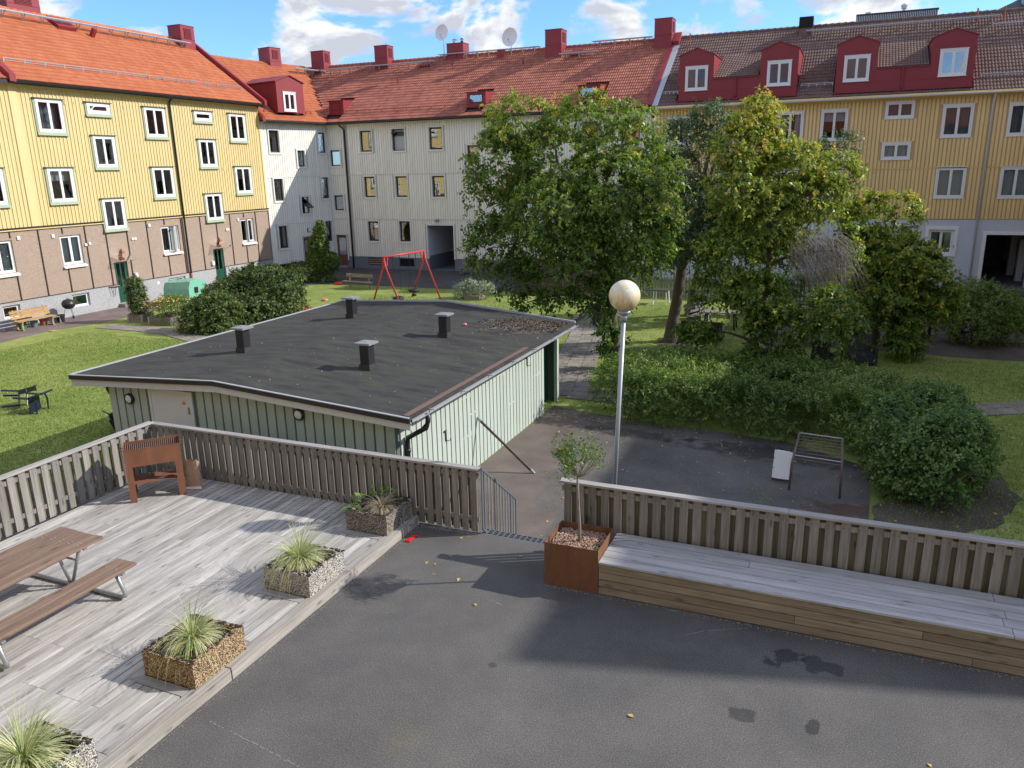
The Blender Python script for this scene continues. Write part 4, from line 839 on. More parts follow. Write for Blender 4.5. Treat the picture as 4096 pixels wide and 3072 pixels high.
# ---------------------------------------------------------------- right yellow building y = 47.6 from x = -11.1
SR0 = -11.0; XR = 10.0
Rr = empty('ochre_apartment_building', (SR0, 47.6, G), 0, 'ochre yellow apartment house with brown tiled roof and four red dormers on the right', 'building')
FR = Fac(Rr, SR0)
w_r = [(-10.2, 6.97, -8.83, 8.54, 'w', 0), (-7.14, 6.97, -5.77, 8.6, 'w', 0), (-4.08, 6.97, -2.70, 8.54, 'w', 0), (-1.82, 6.97, -.46, 8.56, 'h', 0), (1.32, 7.98, 2.70, 8.82, 'D', 0), (1.33, 5.91, 2.72, 6.77, 's', 0), (4.02, 6.95, 5.42, 8.54, 'D', 0), (6.95, 6.93, 8.33, 8.50, 'D', 0),
       (4.04, 3.90, 5.44, 5.46, 'b', 0), (6.96, 3.88, 8.36, 5.43, 's', 0), (-7.14, 3.9, -5.77, 5.46, None, 0), (-4.08, 3.9, -2.7, 5.46, None, 0), (-1.82, 3.9, -.46, 5.46, None, 0), (-10.2, 3.9, -8.83, 5.46, None, 0)]
w_rg = [(4.05, .96, 5.25, 2.26, 'w', 0), (-7.1, .96, -5.8, 2.26, None, 0), (-3.2, .96, -1.9, 2.26, None, 0), (.4, .96, 1.7, 2.26, None, 0)]; pr_ = (6.74, G, 9.3, 2.02)
hr = [w_[:4] for w_ in w_r+w_rg]+[pr_]
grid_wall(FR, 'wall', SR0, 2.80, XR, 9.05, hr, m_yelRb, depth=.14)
grid_wall(FR, 'ground_floor_wall', SR0, G-.05, XR, 2.79, hr, m_blueg, d=-.02, depth=.16)
box_shell(FR, SR0, 6.2, G, 9.1, 11, m_room)
mb = MB(); mb.add([FR.pt(6.2, 2.79, -3), FR.pt(XR, 2.79, -3), FR.pt(XR, 9, -3), FR.pt(6.2, 9, -3)], [(0, 1, 2, 3)]); FR.put(mb, 'inner_wall', m_room)
rh = [(a-.04, b-.04, c_+.04, d+.04) for a, b, c_, d, *_ in w_r]+[(6.12, 0, 6.34, 20)]
for za, zb in ((2.83, 5.40), (5.46, 8.92)): strips(FR, 'board', SR0+.02, 9.9, za, zb, .19, .125, 0, .03, rh, m_yelR, far=lambda s: s > 9.1)
mb = MB(); FR.bx(mb, SR0, 8.92, XR, 9.05, 0, .04); FR.bx(mb, SR0, 5.41, 6.1, 5.45, 0, .05); FR.bx(mb, 6.36, 5.41, XR, 5.45, 0, .05); FR.put(mb, 'trim_board', m_yelR)
for a, b, c_, d, cu, op in w_r: window(FR, a, b, c_, d, 'right', cu, glass=m_glassR)
for a, b, c_, d, cu, op in w_rg:
    window(FR, a, b, c_, d, 'right_ground', cu); mb = MB()
    for q in ((a-.17, b-.1, a-.002, d+.17), (c_+.002, b-.1, c_+.17, d+.17), (a, d+.002, c_, d+.17), (a, b-.1, c_, b-.002)): FR.bx(mb, *q, -.02, .03)
    FR.put(mb, 'window_surround', m_white)
mb = MB(); FR.bx(mb, pr_[0]-.17, G, pr_[0]-.002, pr_[3]+.17, -.02, .03); FR.bx(mb, pr_[0], pr_[3]+.002, pr_[2], pr_[3]+.17, -.02, .03); FR.bx(mb, pr_[2], G, pr_[2]+.17, pr_[3]+.17, -.02, .03); FR.put(mb, 'passage_surround', m_white)
mb = MB(); p0, p1 = pr_[0]-SR0, pr_[2]-SR0
for p in (p0, p1): mb.add([(p, .16, 0), (p, 11, 0), (p, 11, .5), (p, .16, .5)], [(0, 1, 2, 3)], 1); mb.add([(p, .16, .5), (p, 11, .5), (p, 11, 2.87), (p, .16, 2.87)], [(0, 1, 2, 3)], 0)
mb.add([(p0, .16, 2.86), (p1, .16, 2.86), (p1, 11, 2.86), (p0, 11, 2.86)], [(0, 1, 2, 3)], 0); mb.add([(p0, 0, .015), (p1, 0, .015), (p1, 11, .015), (p0, 11, .015)], [(0, 1, 2, 3)], 1); mb.box((p0, 10.9, 0), (p1, 11, 2.86), 1)
for i in range(3): mb.box((p1-.35, 1.2+i*2.6, 0), (p1-.02, 1.5+i*2.6, 2.3), 0)
mb.build('passage', [m_white, m_dgrey], Rr)
mb = MB(); mb.tube([FR.pt(6.22, 8.98, .42), FR.pt(6.22, 8.9, .38), FR.pt(6.22, 8.62, .1), FR.pt(6.22, G+.05, .1)], .055, 8); FR.put(mb, 'downpipe', m_gwhite, smooth=True); mb = MB(); mb.tube([FR.pt(-10.75, 9.0, .42), FR.pt(-10.75, 8.9, .38), FR.pt(-10.87, 8.6, .1), FR.pt(-10.87, G+.05, .1)], .055, 8); FR.put(mb, 'downpipe', m_gwhite, smooth=True)
mb = MB(); mb.add([(-.1, -.40, ZW-.02), (XR-SR0, -.40, ZW-.02), (XR-SR0, RX, RZ-.03), (-.1, RX, RZ-.03), (-.1, 12.3, ZW), (XR-SR0, 12.3, ZW)], [(0, 1, 2, 3), (3, 2, 5, 4)]); mb.add([(0, .0, 9.92), (XR-SR0, .0, 9.92), (XR-SR0, 12, 9.92), (0, 12, 9.92)], [(0, 1, 2, 3)]); rf = mb.build('roof', m_under, Rr)
units = [(-9.59, -7.66, -5.14, -3.18), (-1.26, .71, 3.21, 5.17)]
def keep_r(u, v):
    x = u+SR0
    for a, b, c_, d in units:
        if a-.05 < x < d+.05 and .35 < v < 2.15: return False
        if (a-.05 < x < b+.05 or c_-.05 < x < d+.05) and 2.1 < v < 4.3: return False
    return u > .35 and v < SLn-.05
tile_roof(rf, MW, .35, XR-SR0, 23, m_tileR, keep_r, lambda u, v: abs(u-15)*.5+v*1.5)
mb = MB(); ridge_caps(mb, (.2, RX, RZ), (XR-SR0, RX, RZ)); mb.build('ridge_tile', m_tileR, rf, tones=True)
gutter(rf, (.05, -.53, ZW-.10), (XR-SR0, -.53, ZW-.10), m_gwhite)
mb = MB(); mb.box((0, -.46, ZW-.17), (XR-SR0, -.42, ZW)); mb.box((0, -.42, ZW-.14), (XR-SR0, 0, ZW-.1)); mb.build('eave_board', m_yelR, rf)
mb = MB(); mb.box((-.02, -.05, .02), (.32, SLn-1.0, .09), M=MW); mb.build('verge_flashing', m_galvl, rf); mb = MB(); mb.box((-.12, SLn-1.0, .02), (.30, SLn+.1, .35), M=MW); mb.box((-.32, 0, .05), (-.03, SLn-.6, .14), M=MW); mb.build('verge_parapet', m_red, rf)
walkway(rf, (-3.2-SR0, RX-1.0, RZ-.68), (6.6-SR0, RX-1.0, RZ-.68), 11, slope_n=(0, -1, .7)); walkway(rf, (6.2-SR0, RX-1.75, RZ-1.2), (XR-SR0, RX-1.75, RZ-1.2), 4, slope_n=(0, -1, .7))
for a, b in ((-10.7, -9.75), (-3.0, -1.4), (5.6, XR)): snowrail(rf, (a-SR0, .50, ZW+.68), (b-SR0, .50, ZW+.68), 4, m_galv, .16)
mb = MB()
for x, y in ((-10.02, 5.0), (5.56, 5.1), (6.85, 5.1)): z = ZW+(y+.45)*.7; mb.tube([(x-SR0, y, z-.05), (x-SR0, y, z+.75)], .045, 8)
mb.build('vent_pipe', m_terra, rf)
ydf = -.10
for (a, b, c_, d) in units:                            # twin dormers joined by a low sheet-metal front
    A_, B_, C_, D_ = [v-SR0 for v in (a, b, c_, d)]; zb0, zl, zs, zp = 9.41-G, 10.50-G, 11.79-G, 12.15-G
    mb = MB(); mb.add([(A_, ydf, zb0), (B_, ydf, zb0), (B_, ydf, zs), ((A_+B_)/2, ydf, zp), (A_, ydf, zs)], [(0, 1, 2, 3, 4)]); mb.add([(C_, ydf, zb0), (D_, ydf, zb0), (D_, ydf, zs), ((C_+D_)/2, ydf, zp), (C_, ydf, zs)], [(0, 1, 2, 3, 4)])
    mb.add([(B_, ydf, zb0), (C_, ydf, zb0), (C_, ydf, zl), (B_, ydf, zl)], [(0, 1, 2, 3)])
    ys = -.45+(zs-ZW)/.7; yp = -.45+(zp-ZW)/.7; yl = -.45+(zl-ZW)/.7
    for X in (A_, B_, C_, D_): mb.add([(X, ydf, zb0), (X, ydf, zs), (X, ys, zs), (X, ydf+.15, zb0)], [(0, 1, 2, 3)])
    mb.box((A_-.08, ydf-.25, zb0-.07), (D_+.08, ydf-.002, zb0-.02)); mb.box((B_, ydf-.06, zl-.03), (C_, ydf+.06, zl+.02)); mb.box((A_+.02, ydf-.012, zb0+.42), (D_-.02, ydf-.002, zb0+.435))
    for X0, X1 in ((A_, B_), (C_, D_)): mb.box((X0+.02, ydf-.012, zs-.42), (X1-.02, ydf-.002, zs-.405))
    dm = mb.build('dormer', m_red, rf)
    for X0, X1 in ((A_, B_), (C_, D_)):
        xm = (X0+X1)/2; mb = MB(); mb.poly([(X0-.05, ydf-.05, zs-.02), (xm, ydf-.05, zp), (xm, yp, zp), (X0-.05, ys+.1, zs-.02)], (0, 0, .04)); mb.poly([(xm, ydf-.05, zp), (X1+.05, ydf-.05, zs-.02), (X1+.05, ys+.1, zs-.02), (xm, yp, zp)], (0, 0, .04)); recalc(mb.build('dormer_roof', m_red, rf))
        FD = Fac(rf, SR0, T(0, ydf, 0)); window(FD, X0+SR0+.37, 9.93, X0+SR0+1.62, 11.19, 'right', 'B' if a < -5 else None, glass=m_glassR if (a < -5 or X0 == A_) else m_glass)
    # the little tiled roof between the gables, less steep than the main roof
    ymid = -.45+(12.15-G-ZW)/.7; rise = math.atan((12.15-G-zl)/(ymid-ydf)); Md = T(0, ydf-.02, zl+.02)@Rx(rise); Ls = (ymid-ydf)/math.cos(rise)
    mb = MB(); mb.add([(B_, ydf, zl+.01), (C_, ydf, zl+.01), (C_, ymid, 12.15-G), (B_, ymid, 12.15-G)], [(0, 1, 2, 3)]); lt = mb.build('link_roof', m_under, rf)
    n_ = int((C_-B_)/.3); mb = tile_mesh(m_tileR); sm = mb.mesh('roof_tile', m_tileR); fld = MB(); A4 = np.array(Md); vs0 = np.array(mb.v)
    for j in range(int(Ls/.34)):
        for i in range(n_+1):
            u = B_+.02+i*.3
            if u+.3 > C_+.12: continue
            w_ = vs0+np.array([u, j*.34, .01]); w_ = w_@A4[:3, :3].T+A4[:3, 3]; bb = len(fld.v); fld.v += list(map(tuple, w_)); fld.f += [[bb+q for q in f_] for f_ in mb.f]; fld.t += [random.random()]*len(mb.f); fld.m += [0]*len(mb.f)
    fl = fld.build('link_roof_tile_field', m_tileR, rf, tones=True); fl['kind'] = 'stuff'
    xp = (B_+C_)/2; mb = MB(); mb.tube([(xp, ydf-.08, zl-.05), (xp, ydf-.07, zb0+.12), (xp, ydf-.2, zb0+.05)], .05, 8); mb.build('dormer_downpipe', m_red, rf)
c_ = empty('chimney', (-3.62, 52.6, 0), 0, 'brown chimney with a dark box hood on the brown roof ridge', 'chimney'); mb = MB(); mb.box((0, 0, 12.7), (.72, .6, 13.5)); mb.build('stack', m_rustbar, c_); mb = MB(); mb.box((-.03, -.05, 13.5), (.75, .65, 14.1)); mb.build('hood', m_dark, c_)
# tall volumes seen behind the brown ridge
o = MB().box((-.55, 57.5, 12.6), (3.9, 60.5, 14.66)); oo = empty('rooftop_plant_room', (0, 0, 0), 0, 'slatted grey rooftop plant screen peeking over the brown roof ridge', 'roof structure'); o.build('core', m_dark, oo)
mb = MB()
for i in range(46): mb.box((-.55+i*.0985, 57.42, 12.6), (-.50+i*.0985, 57.49, 14.62))
mb.build('slat', m_galv, oo)['kind'] = 'stuff'; mb = MB(); mb.box((-.62, 57.38, 14.63), (3.98, 60.5, 14.72)); mb.build('coping', m_black, oo); mb = MB(); mb.tube([(2.1, 58.5, 14.7), (2.1, 58.5, 15.25)], .1, 8); mb.lathe([(.16, 15.0), (.2, 15.2), (0, 15.35)], 10, (2.1, 58.5, 0)); mb.box((-.1, 58, 14.7), (.2, 58.3, 14.9)); mb.build('vent_cowl', m_gwhite, oo)
oo = empty('grey_roof_gable', (0, 0, 0), 0, 'dark grey slanting roof end showing above the ridge at the top right corner', 'roof structure'); mb = MB(); mb.poly([(6.9, 58, 13.2), (16, 58, 13.2), (16, 58, 17.5), (9.3, 58, 15.5), (7.9, 58, 14.75), (7.0, 58, 14.35)], (0, 4, 0)); recalc(mb.build('gable', m_dgrey, oo)); mb = MB(); mb.tube([(8.35, 57.85, 15.2), (8.35, 57.85, 14.6), (8.75, 57.85, 14.3), (8.75, 57.85, 13.2)], .06, 8); mb.build('downpipe', m_galv, oo)
# dishes
for (x, z, rr, h0, st) in ((-27.6, 15.19, .5, 13.4, 'clean white satellite dish beside the chimney with two flues'), (-22.39, 14.50, .56, 13.5, 'white satellite dish with a rusty streak, right one on the ridge')):
    y = 53.2; o = empty('satellite_dish', (x, y, h0), 0, st, 'satellite dish', 'satellite dishes on the ridge'); Md = T(0, 0, z-h0)@Rx(rad(78))@Rz(0)
    mb = MB(); pf = [(0, 0)]+[(rr*t, .16*t*t) for t in (.25, .5, .75, .9, 1)]; mb.lathe(pf, 28); me = mb.mesh('reflector', m_white, True); inst('reflector', me, o, T(0, 0, z-h0)@Rx(rad(80))@Matrix.Scale(1.12, 4, (0, 1, 0)))
    mb = MB(); mb.tube([(0, .12, -.2), (0, .12, z-h0)], .03, 8); mb.build('mast', m_galv, o); mb = MB(); mb.tube([(0, 0, z-h0-rr*.8), (.05, -.45, z-h0-.2)], .015, 6); mb.tube([(.05, -.45, z-h0-.2), (.05, -.50, z-h0-.12)], .035, 8); mb.build('feed_arm', m_galv, o)
    if x > -25: mb = MB(); mb.box((-.06, -.075, z-h0-.38), (.05, -.05, z-h0-.12)); 

# ---------------------------------------------------------------- houses outside the picture that close the courtyard (they cast its shade and show in the window glass)
def plain_house(name, label, loc, rz, L, depth, eave, slope, mw, mr, m_w):
    r = empty(name, loc, rz, label, 'building'); f = Fac(r, 0); hs = []
    for k in range(int(L/3.6)):
        for z in (1.6, 4.7, 7.6): hs.append((1.2+k*3.6, z, 2.5+k*3.6, z+1.45))
    mb = MB(); mb.box((0, 0, 0), (L, depth, eave-G)); mb.build('wall', mw, r)
    for h in hs:
        fr = MB(); f.bx(fr, h[0], h[1], h[2], h[3], .0, .05); o = f.put(fr, 'window', m_w); g_ = MB(); f.bx(g_, h[0]+.1, h[1]+.1, h[0]+.62, h[3]-.1, .052, .056); f.bx(g_, h[0]+.70, h[1]+.1, h[2]-.1, h[3]-.1, .052, .056); f.put(g_, 'pane', m_dark, o)
    mb = MB(); run_ = depth/2+.5; zt = eave+run_*slope-G; mb.add([(0, -.5, eave-G), (L, -.5, eave-G), (L, depth/2, zt), (0, depth/2, zt), (0, depth+.5, eave-G), (L, depth+.5, eave-G)], [(0, 1, 2, 3), (3, 2, 5, 4), (0, 4, 5, 1), (0, 3, 4), (1, 5, 2)]); mb.build('roof', mr, r); return r
plain_house('east_house', 'plain yellow house with tiled roof closing the courtyard on the right', (10.35, 60, G), rad(-90), 42.8, 10.6, 9.15, .7, m_yelL, m_tileL, m_white)
plain_house('south_house', 'yellow house with orange roof behind the camera', (13, -.55, G), rad(180), 62, 10.6, 9.15, .7, m_yelL, m_tileL, m_white)

# ================================================================ TERRACE
# deck: every board is a piece
DK = empty('deck', (-9.35, 5.3, 0), 0); DK['kind'] = 'structure'; DZ = .15
def at(p, x, y, z): return T(x-p.location.x, y-p.location.y, z-p.location.z)
bw = .14; nB = 41; cut = [(3.5, 4.35), (5.43, 6.42), (7.55, 8.52), (9.65, 10.53)]
def board_mesh(L, w=.122, th=.028, m=None, ax=1, name='deck_board'):
    b = MB(); b.box((-w/2, 0, -th), (w/2, L, 0)) if ax == 1 else b.box((0, -w/2, -th), (L, w/2, 0)); return b.mesh(name, m or m_deck)
cache = {}
def deckboard(x, y0, y1, z=DZ):
    k = round(y1-y0, 2)
    if k not in cache: cache[k] = board_mesh(y1-y0-.004)
    inst('deck_board', cache[k], DK, at(DK, x, y0, z+random.uniform(-.001, .0015)))
JT = [(-3.0, 1.2, 4.94, 9.1, 10.55), (-3.0, 2.2, 5.61, 10.55), (-3.0, .6, 3.6, 7.8, 10.55), (-3, 1.2, 4.94, 8.4, 10.55)]
for i in range(nB):
    x = -6.53-i*bw
    js = JT[0] if 7 <= i <= 12 and i % 2 == 1 else (JT[1] if 16 <= i <= 24 and i % 2 == 0 else JT[(i*7) % 4])
    segs = list(zip(js, js[1:]))
    if i < 5:                                         # cut out around the planters
        segs = [(-3, 3.31), (4.45, 5.42), (6.56, 7.53), (8.67, 9.53)]
    for a, b in segs: deckboard(x, a, b)
for (a, b) in ((3.315, 4.445), (5.425, 6.555), (7.535, 8.665), (9.535, 10.665)):
    for yy, s_ in (((a+.07, 1), (b-.07, -1)) if b < 10.6 else ((a+.07, 1),)):
        mb = MB(); mb.poly([(-7.30, yy-.066*s_, DZ-.028), (-6.46, yy-.066*s_, DZ-.028), (-6.46, yy+.066*s_, DZ-.028), (-7.17, yy+.066*s_, DZ-.028)], (0, 0, .029)); o = recalc(mb.build('trim_board', m_cap)); o.parent = DK; o.matrix_local = T(-DK.location.x, -DK.location.y, -DK.location.z)
    mb = MB(); mb.poly([(-7.30, a+.004, DZ-.028), (-7.17, a+.136, DZ-.028), (-7.17, b-.136, DZ-.028), (-7.30, b-.004, DZ-.028)], (0, 0, .029)); o = recalc(mb.build('trim_board', m_deck)); o.parent = DK; o.matrix_local = T(-DK.location.x, -DK.location.y, 0)
me = board_mesh(4.5, .145, .03, m_edge, name='edge_board'); me2 = MB().box((-.02, 0, -.13), (.0, 4.5, 0)).mesh('fascia_board', m_edge)
for k in range(3):
    inst('edge_board', me, DK, at(DK, -6.365, -3+k*4.52, DZ+.004)); inst('fascia_board', me2, DK, at(DK, -6.287, -3+k*4.52, DZ-.028))
mb = MB(); mb.box((-12.3, -3, .0), (-6.32, 10.55, DZ-.05)); o = mb.build('deck_joists', m_dark); o.parent = DK; o.matrix_local = T(-DK.location.x, -DK.location.y, 0)
# kerb timber at the far end of the deck edge
# fences
def fence(name, label, p, q, z0, z1, side, pitch, w=.115, capm=None, zb=None, group=None, posts=()):
    """boards on alternating sides of the rails; side = direction (x,y) of the face that carries the front boards"""
    p, q = Vector((p[0], p[1], 0)), Vector((q[0], q[1], 0)); d = q-p; L = d.length; ang = math.atan2(d.y, d.x); d.normalize(); sgn = 1 if Vector((-d.y, d.x)).dot(Vector(side)) > 0 else -1
    r = empty(name, (p.x, p.y, z0), ang, label, 'fence'); zb = z0+.04 if zb is None else zb; h = z1-.04-zb
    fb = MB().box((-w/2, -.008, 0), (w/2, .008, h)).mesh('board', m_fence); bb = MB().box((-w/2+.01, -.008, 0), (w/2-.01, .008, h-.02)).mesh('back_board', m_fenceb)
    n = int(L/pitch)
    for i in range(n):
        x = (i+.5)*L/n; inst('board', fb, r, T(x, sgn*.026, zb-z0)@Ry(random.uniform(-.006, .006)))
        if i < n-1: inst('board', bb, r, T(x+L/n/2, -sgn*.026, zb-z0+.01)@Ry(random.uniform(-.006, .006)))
    for z in (z1-.14-z0, zb-z0+.22):
        mb = MB(); mb.box((0, -.017, z-.04), (L, .017, z+.04)); mb.build('rail', m_fence if capm is None else m_cap, r)
    nc = max(1, int(round(L/3.6)))
    for k in range(nc): mb = MB(); mb.box((-.03+k*L/nc if k == 0 else k*L/nc+.002, -.07, z1-z0-.036), ((k+1)*L/nc-(.002 if k < nc-1 else -.03), .07, z1-z0)); mb.build('cap', m_cap, r, bevel=.004)
    for x in posts: mb = MB(); mb.box((x-.03, -.016, -.02), (x+.03, .016, z1-z0-.2)); mb.build('post', m_lampst, r)
    mb = MB()
    for i in range(n):
        x = (i+.5)*L/n
        for z in (z1-.13-z0, zb-z0+.24):
            for s_ in (-.03, .03): y = sgn*.035; mb.box((x+s_-.005, y-.001, z-.005), (x+s_+.005, y+.001, z+.005))
    mb.build('nail_heads', m_dark, r)['kind'] = 'stuff'
    return r
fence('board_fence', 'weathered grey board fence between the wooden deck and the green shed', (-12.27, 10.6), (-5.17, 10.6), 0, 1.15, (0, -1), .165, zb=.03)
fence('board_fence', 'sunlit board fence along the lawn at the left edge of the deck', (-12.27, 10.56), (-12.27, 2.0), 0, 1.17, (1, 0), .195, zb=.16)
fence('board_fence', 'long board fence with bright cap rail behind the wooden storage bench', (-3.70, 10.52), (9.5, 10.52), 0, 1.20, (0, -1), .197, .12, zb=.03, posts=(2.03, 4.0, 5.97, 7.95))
# steel stairs with a rail, seen through the gap
st = empty('steel_stairs', (-4.6, 10.66, G), 0, 'steel grating steps going down through the gap in the fence', 'stairs')
for i in range(5):
    mb = MB(); y = .0+i*.27; z = -.0-i*.17-G-.01
    for k in range(13): mb.box((-.58+k*.097, y-.09, z-.03), (-.572+k*.097, y+.14, z))
    for k in range(5): mb.box((-.58, y-.09+k*.056, z-.03), (.6, y-.084+k*.056, z-.004))
    mb.build('tread', m_galv, st)
for x in (-.60, .62): mb = MB(); mb.add([(x, -.1, -G-.02), (x, -.1, -G-.22), (x, 1.32, 0), (x, 1.32, .12)], [(0, 1, 2, 3)]); mb.poly([(x, -.1, -G-.22), (x, 1.32, 0), (x, 1.32, .12), (x, -.1, -G-.02)], (.012, 0, 0)); mb.build('stringer', m_galv, st)
sr = empty('stair_railing', (-5.1, 10.58, G), 0, 'grey steel railing with thin vertical bars sloping down beside the steps', 'railing')
def zt(y): return (1.168-(y-10.58)*.796)-G
def zbt(y): return max((.10 if y < 10.62 else -.10-(y-10.80)*.70)-G, .05)
mb = MB(); mb.bar((0, -.02, zt(10.58)), (0, 1.39, zt(11.97)), .03, .04); mb.build('top_rail', m_darkst, sr)
mb = MB(); mb.bar((0, -.02, zbt(10.6)), (0, .24, zbt(10.82)), .03, .03); mb.bar((0, .24, zbt(10.82)), (0, 1.39, zbt(11.97)), .03, .03); mb.build('bottom_rail', m_darkst, sr)
for i in range(13):
    y = 10.58+1.39*i/12; fat = i in (0, 1, 10, 12)
    if i == 1: y -= .03
    mb = MB(); w_ = .024 if fat else .007; mb.box((-.008, y-10.58-w_, zbt(y) if i not in (1,) else -G-.1), (.008, y-10.58+w_, zt(y))); mb.build('post' if fat else 'baluster', m_darkst if fat else m_midst, sr)

# storage bench
BN = empty('storage_bench', (-2.79, 9.45, 0), 0, 'long low wooden storage bench with silvered top planks beside the rusty planter', 'bench')
tops = 5; yd = .99/tops; Lb = 9.0; jx = [[2.95, 6.6], [2.85, 6.5], [4.9], [4.88, 8.2], [4.86]]
jx = [[3.0, 6.7], [4.9, 8.0], [2.9, 6.5], [4.93, 7.9], [2.82, 4.97]]
jx = [[4.97, 8.2], [3.4+1.5, 8.0], [2.9+2.05, 7.1], [1.95, 6.6], [1.98+2.9, 8.6]]
for k in range(tops):
    y = -.02+k*yd; cuts = [0]+jx[k]+[Lb]
    for a, b in zip(cuts, cuts[1:]): mb = MB(); mb.box((a+.001, 0, 0), (b-.006, yd-.013, .03)); mb.build('top_plank', m_btop, BN, M=T(0, y, .475+random.uniform(-.001, .001)))
jf = [[6.0], [1.85+2.2, 8], [1.0+1.6, 6.9], [3.8+.8]]
for k in range(4):
    z = .012+k*.115; cuts = [0]+jf[3-k]+[Lb]
    for a, b in zip(cuts, cuts[1:]): mb = MB(); mb.box((a+.001, 0, 0), (b-.005, .025, .103)); mb.build('front_plank', m_bfront, BN, M=T(0, random.uniform(-.0015, .0015), z))
mb = MB(); mb.box((.01, .027, .0), (Lb, .94, .472)); mb.build('carcass', m_dark, BN)
# corten planter with a small standard tree
CP = empty('rusty_steel_planter', (-3.2, 9.83, 0), 0, 'square rusty steel planter holding a small standard tree at the gap in the fence', 'planter')
mb = MB(); t_ = .004; h_ = .665
for (a, b, c_, d) in ((-.40, -.38, .40, -.374), (-.40, .374, .40, .38), (-.40, -.374, -.394, .374), (.394, -.374, .40, .374)): mb.box((a, b, 0), (c_, d, h_))
mb.build('steel_wall', m_corten, CP); mb = MB(); mb.box((-.39, -.37, .3), (.39, .37, .56)); mb.build('soil', m_soil, CP)
ic = bmesh.new(); bmesh.ops.create_icosphere(ic, subdivisions=1, radius=1); iv = np.array([v.co[:] for v in ic.verts]); fi = [[v.index for v in f.verts] for f in ic.faces]; ic.free()
def pebbles(name, x0, x1, y0, y1, z, n, r, mats, parent=None, zj=.012):
    mb = MB()
    for _ in range(n):
        s_ = random.uniform(*r); a = random.uniform(0, 6.28); ca, sa = math.cos(a), math.sin(a); P = iv*np.array([s_*random.uniform(.9, 1.4), s_, s_*.75]); P = P@np.array([[ca, sa, 0], [-sa, ca, 0], [0, 0, 1]])+[random.uniform(x0, x1), random.uniform(y0, y1), z+random.uniform(0, zj)]
        mb.add([tuple(p) for p in P], fi)
    o = mb.build(name, mats, parent, smooth=True, tones=True); o['kind'] = 'stuff'; return o
MP = MT('clay_pebble', .9); MP.col(MP.ramp(MP.attr('tone'), [(0, g((.16, .09, .065))), (.5, g((.34, .21, .155))), (1, g((.52, .38, .30)))])); m_clayp = MP.m
pebbles('clay_pebbles', -.385, .385, -.365, .365, .56, 1500, (.010, .018), m_clayp, CP)

